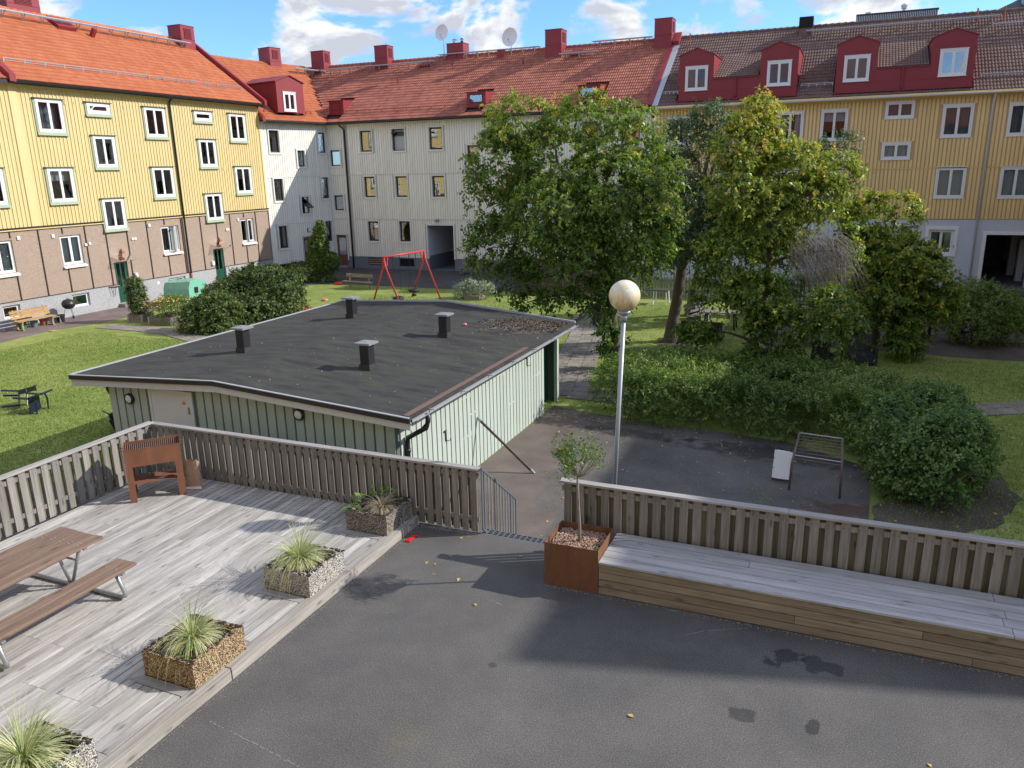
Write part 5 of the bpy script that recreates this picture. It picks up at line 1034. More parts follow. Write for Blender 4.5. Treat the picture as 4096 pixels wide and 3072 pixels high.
# ================================================================ PLANTS
def leaves_mesh(name, P, D, Nn, ln, wd, tone, mat, fold=.18):
    """diamond leaves: P base points, D directions, Nn side hint"""
    D = D/np.linalg.norm(D, axis=1, keepdims=True); Sd = np.cross(D, Nn); Sd /= np.linalg.norm(Sd, axis=1, keepdims=True)+1e-9; Up = np.cross(Sd, D)
    ln = ln[:, None]; wd = wd[:, None]; V = np.zeros((len(P), 4, 3)); V[:, 0] = P; V[:, 1] = P+D*ln*.45+Sd*wd+Up*wd*fold; V[:, 2] = P+D*ln-Up*ln*.12; V[:, 3] = P+D*ln*.45-Sd*wd+Up*wd*fold
    return nmesh(name, V.reshape(-1, 3), 4, tone, mat)
def rdir(n):
    v = rng.normal(size=(n, 3)); return v/np.linalg.norm(v, axis=1, keepdims=True)
def crown(blobs, nsh, lps, ln, wd, droop, slen, tone0=.35, tonevar=.2, tipbright=.35, inner=.25, upbias=.2, shrink=.86, tonefn=None, gap=1.):
    B = np.array(blobs, float); R = B[:, 3:5].copy()*shrink; C3 = B[:, :3]; pr = (R[:, 0]*R[:, 1]+.05); pr /= pr.sum()
    M2 = nsh*4; k = rng.choice(len(B), M2, p=pr); u = rdir(M2); u[:, 2] += upbias; u /= np.linalg.norm(u, axis=1, keepdims=True)
    rr = np.where(rng.random(M2) < inner, rng.uniform(.25, .8, M2), rng.uniform(.74, 1.0, M2)**.7)
    lump = 1+.16*np.sin(u[:, 0]*5+k*1.7)*np.sin(u[:, 1]*5+k*2.3+u[:, 2]*4)
    Sx = np.stack([R[k, 0], R[k, 0]*.95, R[k, 1]], 1); P = C3[k]+u*Sx*(rr*lump)[:, None]
    ins = np.zeros(len(P)); 
    for j in range(len(B)):
        d = (P-C3[j])/np.array([R[j, 0], R[j, 0], R[j, 1]]); ins += (np.linalg.norm(d, axis=1) < .62)
    ph = P*np.array([1., 1., 1.15]); cl = np.sin(ph[:, 0]*2.3+1.3*np.sin(ph[:, 2]*2.3))*np.sin(ph[:, 1]*2.2+ph[:, 2]*1.1)*np.sin(ph[:, 2]*3.0+.8*np.sin(ph[:, 0]*2.1))
    keep = ((ins == 0) | (rng.random(len(P)) < .22)) & ((cl > -gap) | (rng.random(len(P)) < .14)); P = P[keep][:nsh]; u = u[keep][:nsh]; outer = rr[keep][:nsh]; n = len(P)
    sd = u*.75+rdir(n)*.55+np.array([0, 0, .25]); sd /= np.linalg.norm(sd, axis=1, keepdims=True); L = rng.uniform(slen[0], slen[1], n); lng = (rng.random(n) < .07) & (outer > .8); L = np.where(lng, L*1.7, L); sd[lng, 2] += .5; sd /= np.linalg.norm(sd, axis=1, keepdims=True)
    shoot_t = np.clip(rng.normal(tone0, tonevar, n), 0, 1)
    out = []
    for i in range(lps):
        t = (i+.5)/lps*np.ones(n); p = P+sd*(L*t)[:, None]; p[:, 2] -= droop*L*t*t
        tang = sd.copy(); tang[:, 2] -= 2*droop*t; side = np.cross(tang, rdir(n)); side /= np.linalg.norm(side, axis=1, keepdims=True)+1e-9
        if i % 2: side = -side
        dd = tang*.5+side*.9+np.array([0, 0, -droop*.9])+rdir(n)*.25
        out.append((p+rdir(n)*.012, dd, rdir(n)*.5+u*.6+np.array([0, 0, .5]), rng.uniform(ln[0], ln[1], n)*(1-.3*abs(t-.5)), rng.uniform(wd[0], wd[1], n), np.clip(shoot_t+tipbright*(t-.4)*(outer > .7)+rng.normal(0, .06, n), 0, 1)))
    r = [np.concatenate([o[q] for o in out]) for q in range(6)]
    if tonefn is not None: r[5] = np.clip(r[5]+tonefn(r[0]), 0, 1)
    return r, P
def limb(mb, a, b, r0, r1, sag=.1, n=5, wob=.06, sides=7):
    a, b = Vector(a), Vector(b); L = (b-a).length; pts = []; rs = []
    for i in range(n+1):
        t = i/n; p = a.lerp(b, t); j = wob*L*math.sin(math.pi*t); p += Vector((random.uniform(-j, j), random.uniform(-j, j), sag*L*math.sin(math.pi*t))); pts.append(p); rs.append(r0+(r1-r0)*t)
    mb.tube(pts, rs, sides); return pts
def tree(name, label, cat, base, trunk, blobs, kw, mat, bark, r0=.17, group=None, twigs=0, stemtop=None, forks=None):
    r = empty(name, base, 0, label, cat, group); mb = MB(); off = Vector(base); tp = [Vector(p)-off for p in trunk]; n = len(tp)
    rs = [r0*(1.5 if i == 0 else 1)*(1-.5*i/(n-1)) for i in range(n)]; mb.tube([tp[0]-Vector((0, 0, .1))]+tp, [rs[0]*1.15]+rs, 12)
    # ridged bark
    vs = []
    for i, v in enumerate(mb.v): vs.append(v)
    mb.build('trunk', bark, r, smooth=True)
    mb = MB(); tips = []
    for (x, y, z, a, b) in blobs:
        c = Vector((x, y, z))-off; s_ = min(tp[1:], key=lambda q: (q-c).length+abs(q.z-c.z)*.3) if n > 1 else tp[-1]; L = (c-s_).length
        pts = limb(mb, s_, c, max(.03, r0*.38*min(1, L/2.5)), .018, -.04 if c.z < s_.z else .10)
        for q in range(5):
            st_ = pts[-1-q % 3]; e = c+Vector((random.uniform(-a, a)*.75, random.uniform(-a, a)*.75, random.uniform(-b, b)*.8)); limb(mb, st_, e, .016, .005, .05, 3, .08, 5); tips.append(e)
    for q in range(twigs):
        e = random.choice(tips); limb(mb, e, e+Vector((random.uniform(-.6, .6), random.uniform(-.6, .6), random.uniform(-.5, .5))), .008, .003, -.1, 3, .1, 4)
    mb.build('branches', bark, r)
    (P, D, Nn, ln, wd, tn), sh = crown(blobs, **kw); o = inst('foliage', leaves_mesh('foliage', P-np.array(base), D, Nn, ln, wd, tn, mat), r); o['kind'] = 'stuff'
    return r
m_lf1 = leafm('magnolia_leaf', [(0, (.040, .085, .020)), (.35, (.10, .170, .032)), (.65, (.20, .28, .050)), (.9, (.36, .41, .085)), (1, (.58, .44, .07))], .34)
m_lf2 = leafm('yellow_green_leaf', [(0, (.045, .090, .018)), (.35, (.105, .170, .028)), (.65, (.22, .28, .042)), (.9, (.40, .42, .075)), (1, (.58, .44, .07))], .32)
m_lf3 = leafm('grey_green_leaf', [(0, (.030, .060, .028)), (.4, (.085, .135, .065)), (.7, (.17, .225, .12)), (1, (.28, .33, .19))], .25)
m_hedge = leafm('hedge_leaf', [(0, (.040, .085, .020)), (.4, (.105, .180, .038)), (.7, (.20, .285, .065)), (1, (.35, .42, .12))], .28)
m_hedgeb = leafm('bush_leaf', [(0, (.030, .075, .020)), (.4, (.080, .155, .038)), (.7, (.15, .24, .060)), (1, (.28, .36, .11))], .28)
m_lilac = leafm('lilac_leaf', [(0, (.024, .050, .014)), (.4, (.060, .100, .024)), (.7, (.12, .165, .045)), (.93, (.20, .24, .07)), (1, (.20, .10, .05))], .25)
m_thuja = leafm('thuja_leaf', [(0, (.028, .060, .012)), (.4, (.075, .125, .020)), (.7, (.14, .20, .030)), (1, (.24, .29, .05))], .2)
m_silver = leafm('silver_leaf', [(0, (.07, .10, .06)), (.5, (.22, .27, .18)), (.85, (.42, .46, .36)), (1, (.75, .76, .70))], .2)
T1 = [(-10.64, 26.0, 7.42, 1.18, 0.89), (-11.21, 25.5, 6.04, 1.2, 1.23), (-11.64, 25.3, 4.62, 0.95, 1.01), (-11.16, 25.0, 3.19, 1.13, 1.02), (-10.34, 24.8, 2.2, 0.83, 0.69), (-9.98, 24.8, 1.35, 0.36, 0.45), (-9.67, 26.3, 6.09, 1.53, 1.39), (-8.32, 26.3, 7.5, 1.12, 0.71), (-7.03, 26.3, 6.82, 1.25, 1.01), (-8.71, 24.6, 4.33, 1.77, 1.42), (-7.03, 25.2, 5.09, 1.63, 1.32), (-5.97, 26.2, 5.77, 0.9, 0.86), (-7.93, 24.6, 3.0, 1.45, .95), (-6.39, 25.4, 3.48, 1.31, 1.36), (-8.81, 24.6, 1.45, 0.75, 0.55), (-7.49, 24.6, 1.75, 0.7, 0.55), (-6.76, 24.7, 1.9, 0.5, 0.6), (-6.75, 24.9, -0.15, 0.42, 0.55), (-7.3, 24.9, 0.35, 0.35, 0.35), (-8.0, 26.8, 3.86, 1.78, 1.7), (-10.01, 27.2, 4.7, 1.7, 1.39), (-5.85, 25.8, 4.59, 0.81, 0.95)]
T2 = [(-2.77, 25.6, 7.23, 0.54, 0.5), (-2.98, 25.4, 6.22, 1.01, 0.86), (-3.13, 24.8, 5.07, 0.93, 0.87), (-1.83, 25.8, 5.76, 0.99, 0.8), (-0.55, 25.8, 5.52, 0.68, 0.65), (-1.03, 25.4, 4.89, 0.89, 0.72), (-2.38, 25.0, 4.18, 1.14, 0.95), (-3.14, 24.6, 3.2, 1.0, .9), (-1.66, 25.3, 3.79, 0.78, 0.74), (-0.18, 25.8, 5.23, 0.41, 0.43), (-3.45, 24.4, 2.25, 0.8, 0.62), (-2.24, 24.3, 1.94, 0.78, 0.75), (-1.64, 23.8, 1.07, 0.76, 0.82), (-0.24, 23.6, 1.7, 0.71, 0.64), (0.26, 23.6, 1.16, 0.39, 0.5), (-4.1, 24.2, 0.72, 0.55, 0.28), (-1.95, 23.8, 0.6, 0.42, 0.42), (-1.22, 23.7, 0.22, 0.35, 0.53), (0.0, 25.2, 3.24, 0.34, 0.73)]
T3 = [(-5.85, 30.5, 6.73, 0.92, 0.8), (-4.87, 30.5, 7.22, 0.8, 0.69), (-4.21, 30.5, 6.59, 0.79, 0.96), (-5.93, 30.2, 5.47, 1.1, 0.99), (-4.82, 30.2, 5.28, 0.99, 1.06), (-5.46, 30.0, 4.02, 1.1, 1.18), (-6.13, 29.8, 3.1, .95, .9), (-4.97, 29.6, 3.0, 1.0, .9), (-0.47, 31.0, 6.23, 0.73, 0.51), (-4.45, 30.0, 3.84, 0.9, 1.08), (-2.9, 30.4, 4.2, 1.3, 1.3), (-2.2, 30.6, 3.0, 1.0, .9)]
T4 = [(0.65, 31.5, 3.78, 0.82, 0.97), (1.59, 31.2, 4.06, 0.63, 0.69), (0.59, 31.0, 2.57, 0.9, 0.98), (2.11, 30.2, 2.34, 0.99, 0.94), (2.76, 29.8, 1.73, 0.82, 1.01), (1.92, 29.8, 1.0, 1.0, 0.95), (3.2, 29.8, 1.15, 0.45, 0.68), (2.16, 29.4, -0.05, 0.46, 0.61), (1.18, 30.6, 1.47, 0.88, 0.98), (1.49, 31.4, 2.73, 0.97, 0.98), (2.62, 30.6, 0.73, 0.7, 0.89)]
TG = 'trees on the lawn'
kw = dict(gap=-.04, nsh=5200, lps=11, ln=(.12, .19), wd=(.030, .046), droop=.42, slen=(.28, .55), tone0=.34, tonevar=.16, tipbright=.35)
tree('garden_tree', 'largest dark green tree, left of the tall lamp and nearest the white house', 'tree', (-6.9, 25.1, G), [(-6.9, 25.1, G), (-6.95, 25.2, .2), (-7.15, 25.35, 1.3), (-7.5, 25.6, 2.6), (-8.0, 25.9, 4.2)], T1, dict(kw, tonefn=lambda P: .06*(P[:, 2]-4)), m_lf1, m_bark, .19, TG)  # tone rises with height: sunlit crown top put into the leaf colour
tree('garden_tree', 'yellow green tree with drooping tips leaning over the hedge', 'tree', (-3.0, 24.9, G), [(-3.0, 24.9, G), (-2.8, 24.95, -.3), (-2.45, 25.0, .4), (-2.2, 25.1, 1.4), (-2.1, 25.2, 2.8), (-2.2, 25.3, 4.2)], T2, dict(kw, nsh=3700, tone0=.42, tonefn=lambda P: .075*(P[:, 2]-3.2), ln=(.11, .17), wd=(.028, .042)), m_lf2, m_bark, .18, TG)  # upper leaves lighter, sun on the crown put into their tone
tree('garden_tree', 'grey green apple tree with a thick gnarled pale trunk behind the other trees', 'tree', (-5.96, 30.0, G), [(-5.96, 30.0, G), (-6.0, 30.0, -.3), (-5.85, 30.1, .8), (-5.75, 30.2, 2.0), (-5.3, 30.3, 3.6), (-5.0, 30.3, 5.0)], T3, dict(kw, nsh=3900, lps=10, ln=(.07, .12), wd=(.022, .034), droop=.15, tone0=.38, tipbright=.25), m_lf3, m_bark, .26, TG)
tree('garden_tree', 'drooping bright green tree in front of the pale blue ground floor', 'tree', (1.3, 31.8, G), [(1.3, 31.8, G), (1.35, 31.7, .3), (1.2, 31.5, 1.4), (1.3, 31.2, 2.4)], T4, dict(kw, nsh=3000, tone0=.42, tonefn=lambda P: .08*(P[:, 2]-1.5)), m_lf2, m_bark, .14, TG)  # leaf tone lightens upwards, painting the sunlit top
T5 = [(-6.2, 35.6, 3.2, 1.3, 1.2), (-7.4, 35.4, 2.4, 1.1, 1.0), (-4.8, 35.6, 2.7, 1.2, 1.1), (-3.4, 35.2, 3.0, 1.1, 1.2), (-8.6, 35.0, 1.9, .9, .8)]
tree('garden_tree', 'dark tree standing deepest behind the apple tree', 'tree', (-6.3, 35.7, G), [(-6.3, 35.7, G), (-6.2, 35.7, .4), (-6.0, 35.6, 1.6)], T5, dict(kw, nsh=1800, tone0=.2, tipbright=.1), m_lf1, m_bark, .2, TG)
# bare dead twigs hanging in the right crown
dt = empty('dead_twig_tangle', (-.75, 24.5, 2.75), 0, 'tangle of bare grey dead twigs hanging between the yellow green tree and its right neighbour', 'branches'); mb = MB()
for q in range(330):
    a = Vector((random.uniform(-.8, .7), random.uniform(-.4, .4), random.uniform(.2, 1.2))); e = a+Vector((random.uniform(.0, .95), random.uniform(-.4, .4), random.uniform(-1.5, -.4))); limb(mb, a, e, .008, .003, .14, 4, .08, 4)
mb.build('twigs', m_twig, dt)['kind'] = 'stuff'
def shrub(name, label, cat, base, blobs, kw, mat, group=None, stems=6):
    r = empty(name, base, 0, label, cat, group); (P, D, Nn, ln, wd, tn), _ = crown(blobs, **kw); ok = P[:, 2] > G+.02; o = inst('foliage', leaves_mesh('foliage', P[ok]-np.array(base), D[ok], Nn[ok], ln[ok], wd[ok], tn[ok], mat), r); o['kind'] = 'stuff'
    mb = MB()
    for (x, y, z, a, b) in blobs:
        for q in range(stems):
            limb(mb, (x-base[0]+random.uniform(-.3, .3)*a, y-base[1]+random.uniform(-.3, .3)*a, 0), (x-base[0]+random.uniform(-.7, .7)*a, y-base[1]+random.uniform(-.7, .7)*a, max(.15, z-base[2]+random.uniform(-.2, .6)*b)), .018, .006, .0, 3, .06, 5)
    mb.build('stems', m_bark, r)['kind'] = 'stuff'; return r
hb = []
for i in range(16):
    x = -5.5+i*.43; hb.append((x, 20.2-.035*i+random.uniform(-.15, .15), -.30+random.uniform(-.08, .1), .85, .78)); hb.append((x+.1, 21.5+random.uniform(-.3, .3), -.26+random.uniform(-.1, .12), .95, .80))
    if i > 1: hb.append((x-.2, 22.9+random.uniform(-.3, .3), -.32+random.uniform(-.1, .1), .9, .72))
    if 3 < i < 11: hb.append((x-.2, 24.0, -.4, .8, .6))
shrub('hedge', 'broad dense green hedge running behind the courtyard asphalt', 'hedge', (-2, 21.5, G), hb, dict(gap=.30, nsh=9500, lps=9, ln=(.065, .10), wd=(.014, .022), droop=.1, slen=(.18, .36), tone0=.42, tonevar=.17, tipbright=.25, inner=.12, upbias=.5, shrink=.9, tonefn=lambda P: .10*np.sin(P[:, 0]*1.7+1)+.08*np.sin(P[:, 1]*2.2)), m_hedge, stems=2)
rb = [(1.9, 17.2, .0, 1.05, .95), (2.4, 17.6, -.1, .8, .85), (1.35, 17.5, -.05, .7, .8), (2.1, 16.5, -.25, .75, .7), (1.5, 16.7, -.3, .6, .6), (2.5, 18.4, -.1, .7, .8), (2.0, 19.4, -.1, .95, .85), (1.2, 19.0, -.1, .8, .75), (2.3, 20.4, -.15, .9, .8), (1.2, 18.3, -.35, .45, .5)]
shrub('rounded_bush', 'rounded leafy bush at the right of the climbing frame', 'bush', (1.9, 17.6, G), rb, dict(gap=.35, nsh=4200, lps=9, ln=(.07, .105), wd=(.02, .03), droop=.1, slen=(.16, .34), tone0=.46, tonevar=.17, tipbright=.25, inner=.12, upbias=.35, shrink=.9), m_hedgeb, stems=3)
shrub('fern_leaved_bush', 'big round feathery bush beside the right passage', 'bush', (4.9, 33.2, G), [(4.67, 33.5, 0.62, 1.0, 0.9), (5.4, 33.5, 0.28, 0.85, 0.98), (4.71, 33.0, -0.10, 1.1, 0.94), (5.7, 33.2, -0.35, 0.7, 0.75), (4.2, 33.2, 0.1, 0.6, 0.85), (5.0, 33.1, .3, 1.0, .9), (6.3, 36.2, -.1, .7, .7)], dict(nsh=2600, lps=10, ln=(.07, .11), wd=(.016, .024), droop=.25, slen=(.2, .4), tone0=.45, tonevar=.15, tipbright=.3, inner=.12, upbias=.4), m_hedge, stems=3)
LB = 'lilac shrubs left of the shed'
shrub('lilac_shrub', 'largest dusky green shrub behind the shed roof, next to the greenhouse', 'shrub', (-26.6, 29.5, G), [(-27.5, 29.2, -0.05, 1.25, .95), (-27.2, 30.5, 0.5, 1.2, 0.8), (-26.4, 30.5, 0.41, 1.68, 1.12), (-24.98, 30.0, -0.07, 1.34, 0.98), (-25.56, 28.5, -0.45, 1.7, 0.9), (-26.21, 27.6, -0.6, 1.4, 0.75), (-25.27, 31.0, 0.38, 0.76, 0.75)], dict(nsh=4200, lps=9, ln=(.10, .15), wd=(.03, .045), droop=.35, slen=(.25, .5), tone0=.36, tonevar=.2, tipbright=.25, inner=.12, upbias=.35), m_lilac, LB, 5)
shrub('lilac_shrub', 'smaller loose shrub in front, beside the flower boxes', 'shrub', (-25.8, 26.1, G), [(-26.0, 26.0, -0.2, 0.9, 0.72), (-25.4, 26.3, 0.1, 1.0, 0.7), (-25.2, 26.0, -0.6, 0.95, 0.57), (-26.0, 25.6, -0.5, 0.72, 0.46)], dict(nsh=1100, lps=9, ln=(.10, .15), wd=(.03, .045), droop=.4, slen=(.25, .5), tone0=.5, tonevar=.17, tipbright=.25, inner=.15, upbias=.3), m_lilac, LB, 8)
shrub('thuja', 'slender pointed evergreen between the two doors of the white house', 'tree', (-31.1, 41.6, G), [(-31.15, 41.6, -0.35, 0.95, 0.6), (-31.15, 41.6, 0.35, 0.85, 0.8), (-31.1, 41.6, 1.2, 0.62, 0.8), (-30.98, 41.6, 2.0, 0.36, 0.6), (-30.9, 41.6, 2.5, .16, .3), (-30.3, 41.5, 0.1, 0.62, 0.9), (-31.5, 41.7, 1.1, .35, .8)], dict(nsh=5200, lps=8, ln=(.08, .14), wd=(.020, .032), droop=.1, slen=(.12, .26), tone0=.38, tonevar=.18, tipbright=.35, inner=.1, upbias=.8), m_thuja, stems=1)
shrub('low_bush', 'low spreading bush at the foot of the pointed evergreen', 'bush', (-31.8, 40.8, G), [(-32.0, 40.7, -.45, .9, .55), (-31.4, 40.3, -.5, .9, .45), (-32.6, 41.2, -.3, .8, .5), (-30.0, 40.6, -.78, .8, .16)], dict(nsh=900, lps=8, ln=(.09, .13), wd=(.025, .035), droop=.2, slen=(.2, .35), tone0=.45, tonevar=.17, tipbright=.2, inner=.1, upbias=.5), m_lilac, stems=2)
shrub('silver_bush', 'pale flowering silver bush in a low box on the back lawn', 'bush', (-18.1, 37.5, G), [(-18.47, 37.6, -0.43, 0.6, 0.5), (-17.68, 37.5, -0.45, 0.73, 0.45), (-18.85, 37.3, -0.62, 0.42, 0.48)], dict(nsh=800, lps=8, ln=(.06, .10), wd=(.014, .022), droop=.1, slen=(.15, .3), tone0=.5, tonevar=.25, tipbright=.35, inner=.1, upbias=.6), m_silver, stems=2)
mb = MB(); mb.box((-.5, -.42, 0), (.42, .3, .22)); r = empty('low_planting_box', (-18.0, 37.3, G), 0, 'low weathered box under the silver bush', 'planting box'); mb.build('box', m_pallet, r)
bh = [(x, 37.4+random.uniform(-.4, .4), .05+random.uniform(-.1, .2), .85, 1.0) for x in np.arange(-3.4, 3.2, .7)]
shrub('back_hedge', 'tall dark hedge in the shade behind the drooping tree', 'hedge', (0, 37.4, G), bh, dict(nsh=2000, lps=8, ln=(.09, .13), wd=(.022, .032), droop=.1, slen=(.2, .35), tone0=.3, tonevar=.15, tipbright=.15, inner=.1, upbias=.5), m_hedge, stems=2)
# small standard tree in the corten planter
stt = empty('standard_shrub', (-3.2, 9.83, .56), 0, 'small round headed standard shrub growing out of the rusty steel planter', 'small tree')
mb = MB(); mb.tube([(0, 0, -.05), (.01, 0, .2), (-.005, 0, .45), (-.02, 0, .75), (-.03, 0, 1.02)], [.024, .021, .02, .018, .018], 8); mb.build('trunk', m_barkl, stt, smooth=True)
mb = MB(); tips = []
for q in range(26):
    a = random.uniform(0, 6.28); rr = random.uniform(.12, .36); e = Vector((-.03+rr*math.cos(a), rr*math.sin(a), 1.0+random.uniform(.14, .5)*(1.15-rr))); limb(mb, (-.03, 0, 1.0), e, .009, .003, -.12, 4, .04, 5); tips.append(e)
mb.build('branches', m_twig, stt); P = []; D = []
for e in tips:
    for q in range(46): P.append(e+Vector((random.gauss(0, .055), random.gauss(0, .055), random.gauss(.02, .06)))); D.append((random.gauss(0, .5), random.gauss(0, .5), random.uniform(.1, 1)))
P.append(Vector((-.35, 0, 1.6))); D.append((0, 0, 1))
for q in range(16): P.append(Vector((-.36+random.gauss(0, .03), random.gauss(0, .03), 1.40+q*.014))); D.append((random.gauss(0, .6), random.gauss(0, .6), .8))
P = np.array([tuple(p) for p in P]); D = np.array(D); n = len(P); tn = np.clip(rng.normal(.5, .2, n), 0, .93); tn[rng.random(n) < .05] = 1
m_std = leafm('glossy_shrub_leaf', [(0, (.035, .075, .018)), (.4, (.08, .15, .03)), (.7, (.16, .25, .05)), (.94, (.30, .36, .09)), (1, (.32, .10, .045))], .3)
inst('foliage', leaves_mesh('foliage', P, D, rdir(n)+[0, 0, .5], rng.uniform(.035, .065, n), rng.uniform(.008, .013, n), tn, m_std), stt)['kind'] = 'stuff'
# stone planters
def planter(y, label, mat, seed, lean=0):
    r = empty('stone_planter', (-6.775, y, DZ), rad(lean), label, 'planter', 'pebbled concrete planters along the deck edge'); h = .33; a, b = .385, .415; t = .065
    bm = bmesh.new(); mb = MB(); mb.box((-a, -b, 0), (a, b, h)); mb2 = MB()
    n = 14
    def side(p, q, inw):
        p, q, inw = Vector(p), Vector(q), Vector(inw); 
        for i in range(n): mb2.box((0, 0, 0), (0, 0, 0))
    R = random.Random(seed); V = []; F = []
    # rim walls as a jittered grid of quads so that the outline is rough
    def wall(p0, p1, o0, o1):
        nn, m_ = 16, 6; base = len(V)
        for side_, (A_, B_, lo) in enumerate(((p0, p1, 0.0), (o0, o1, .16))):
            for j in range(m_+1):
                for i in range(nn+1):
                    q = Vector(A_).lerp(Vector(B_), i/nn); z = lo+(h-lo)*j/m_; amp = .005 if side_ == 0 else .010
                    V.append((q.x+R.uniform(-amp, amp), q.y+R.uniform(-amp, amp), z+(R.uniform(-.009, .006) if j == m_ else 0)))
        off = (nn+1)*(m_+1)
        for s_ in (0, 1):
            for j in range(m_):
                for i in range(nn):
                    k = base+s_*off+j*(nn+1)+i; F.append((k, k+1, k+nn+2, k+nn+1))
        for i in range(nn): k = base+m_*(nn+1)+i; F.append((k, k+1, k+1+off, k+off))
    wall((-a, -b, 0), (a, -b, 0), (-a+t, -b+t, 0), (a-t, -b+t, 0)); wall((a, -b, 0), (a, b, 0), (a-t, -b+t, 0), (a-t, b-t, 0)); wall((a, b, 0), (-a, b, 0), (a-t, b-t, 0), (-a+t, b-t, 0)); wall((-a, b, 0), (-a, -b, 0), (-a+t, b-t, 0), (-a+t, -b+t, 0))
    mb = MB(); mb.add(V, F); mb.build('trough', mat, r, smooth=False)
    mb = MB(); 
    for q in range(150):                              # moss on the rim
        s_ = R.randrange(4); tt = R.uniform(-1, 1); x, yv = [(tt*a, -b+t/2), (a-t/2, tt*b), (tt*a, b-t/2), (-a+t/2, tt*b)][s_]
        if s_ == 1 and R.random() < .6: continue
        P = iv*np.array([R.uniform(.012, .03), R.uniform(.012, .03), R.uniform(.006, .014)])+[x+R.uniform(-.025, .025), yv+R.uniform(-.025, .025), h]; mb.add([tuple(p) for p in P], fi)
    mb.build('moss', m_moss, r, smooth=True)['kind'] = 'stuff'
    mb = MB(); mb.box((-a+t, -b+t, .1), (a-t, b-t, h-.07)); mb.build('soil', m_soil, r); return r
planter(3.88, 'pale pebbled planter nearest the camera, cut by the picture corner', m_agw, 1)
planter(5.99, 'brown pebbled planter, second from the camera', m_agb, 2)
planter(8.10, 'white pebbled planter, third from the camera', m_agw, 3)
planter(10.10, 'dark mossy planter in the corner by the fence', m_agd, 4)
m_sedge = leafm('variegated_sedge', [(0, (.11, .17, .06)), (.3, (.25, .31, .14)), (.6, (.52, .54, .32)), (.88, (.70, .66, .44)), (1, (.46, .30, .15))], .25, .5)
m_dryg = leafm('dry_sedge', [(0, (.20, .155, .10)), (.5, (.38, .31, .23)), (1, (.55, .48, .38))], .2, .6)
def sedge(x, y, label, n, R, L, mat=m_sedge, seed=0, z=DZ+.25):
    r = empty('ornamental_grass', (x, y, z), 0, label, 'grass plant', 'grass tufts in the stone planters'); rg = np.random.default_rng(seed); a = rg.uniform(0, 2*np.pi, n); sp_ = rg.beta(1.7, 1.1, n)*1.0; ln = rg.uniform(L*.5, L*1.25, n)*(1+.22*np.cos(a*2+seed)+.12*np.cos(a*3+seed*2)); sg = 5
    V = []; tn = []; el = (1-sp_)*1.15+.35                # launch elevation
    px_ = np.stack([np.cos(a)*.05*sp_*rg.uniform(0, 1.5, n), np.sin(a)*.05*sp_*rg.uniform(0, 1.5, n), np.zeros(n)], 1); w0 = rg.uniform(.0035, .0095, n); az = a+rg.normal(0, .45, n); pts = [px_]
    for k in range(sg):
        e = el-(k/sg)*(1.0+1.5*sp_); st_ = ln/sg; pts.append(pts[-1]+np.stack([np.cos(az)*np.cos(e)*st_, np.sin(az)*np.cos(e)*st_, np.sin(e)*st_], 1))
    side = np.stack([-np.sin(az), np.cos(az), np.zeros(n)], 1)
    quads = []; tone = np.clip(rg.normal(.5, .2, n)+.25*sp_-.1, 0, 1)
    for k in range(sg):
        wa = w0*(1-k/sg*.8); wb = w0*(1-(k+1)/sg*.8); q = np.stack([pts[k]-side*wa[:, None], pts[k]+side*wa[:, None], pts[k+1]+side*wb[:, None], pts[k+1]-side*wb[:, None]], 1); quads.append(q); tn.append(np.clip(tone+.12*k/sg, 0, 1))
    o = inst('blades', nmesh('blades', np.concatenate(quads).reshape(-1, 3), 4, np.concatenate(tn), mat), r); o['kind'] = 'stuff'; return r
sedge(-6.80, 3.86, 'big green and cream grass tuft in the nearest planter', 700, .3, .62, seed=1)
sedge(-6.82, 6.02, 'pale striped grass tuft in the brown pebbled planter', 560, .3, .50, seed=2)
sedge(-6.86, 8.12, 'fresh striped grass tuft in the white pebbled planter', 640, .3, .58, seed=3)
sedge(-6.70, 10.07, 'withered brown grass tuft in the mossy corner planter', 650, .2, .34, m_dryg, 4)
def broad_plant(base, pts, label, ln, wd, mat, name='leafy_plant', cat='plant'):
    r = empty(name, base, 0, label, cat); P = []; D = []; mb = MB()
    for (x, y, z, k) in pts:
        limb(mb, (x*.6, y*.6, -.05), (x, y, z), .006, .003, .05, 3, .05, 4)
        for q in range(k): P.append((x+random.gauss(0, .05), y+random.gauss(0, .05), z+random.gauss(0, .04))); D.append((x*1.5+random.gauss(0, .5), y*1.5+random.gauss(0, .5), random.uniform(-.2, .6)))
    P = np.array(P); D = np.array(D); n = len(P); mb.build('stems', m_twig, r); inst('foliage', leaves_mesh('foliage', P, D, np.array([[0, 0, 1.]]*n)+rdir(n)*.4, rng.uniform(*ln, n), rng.uniform(*wd, n), np.clip(rng.normal(.55, .2, n), 0, 1), mat, .1), r)['kind'] = 'stuff'; return r
m_hosta = leafm('broad_green_leaf', [(0, (.06, .15, .02)), (.5, (.15, .31, .045)), (1, (.30, .45, .09))], .3, .4)
broad_plant((-6.95, 10.1, DZ+.28), [(-.13, -.18, .08, 9), (-.2, .0, .1, 7), (-.05, .2, .14, 7), (.1, .26, .16, 7), (.22, .22, .15, 5), (-.16, -.32, .05, 5), (.35, .2, .12, 3)], 'broad leaved green plant around the withered grass tuft', (.07, .12), (.03, .045), m_hosta)
broad_plant((-6.62, 5.75, DZ+.24), [(0, -.02, .05, 12), (.07, .03, .04, 6)], 'small dandelion like weed in the brown pebbled planter', (.08, .14), (.014, .022), m_hosta)
broad_plant((-6.5, 3.95, DZ+.24), [(0, -.02, .05, 8)], 'tiny bright weed beside the nearest grass tuft', (.05, .09), (.012, .02), m_hosta)
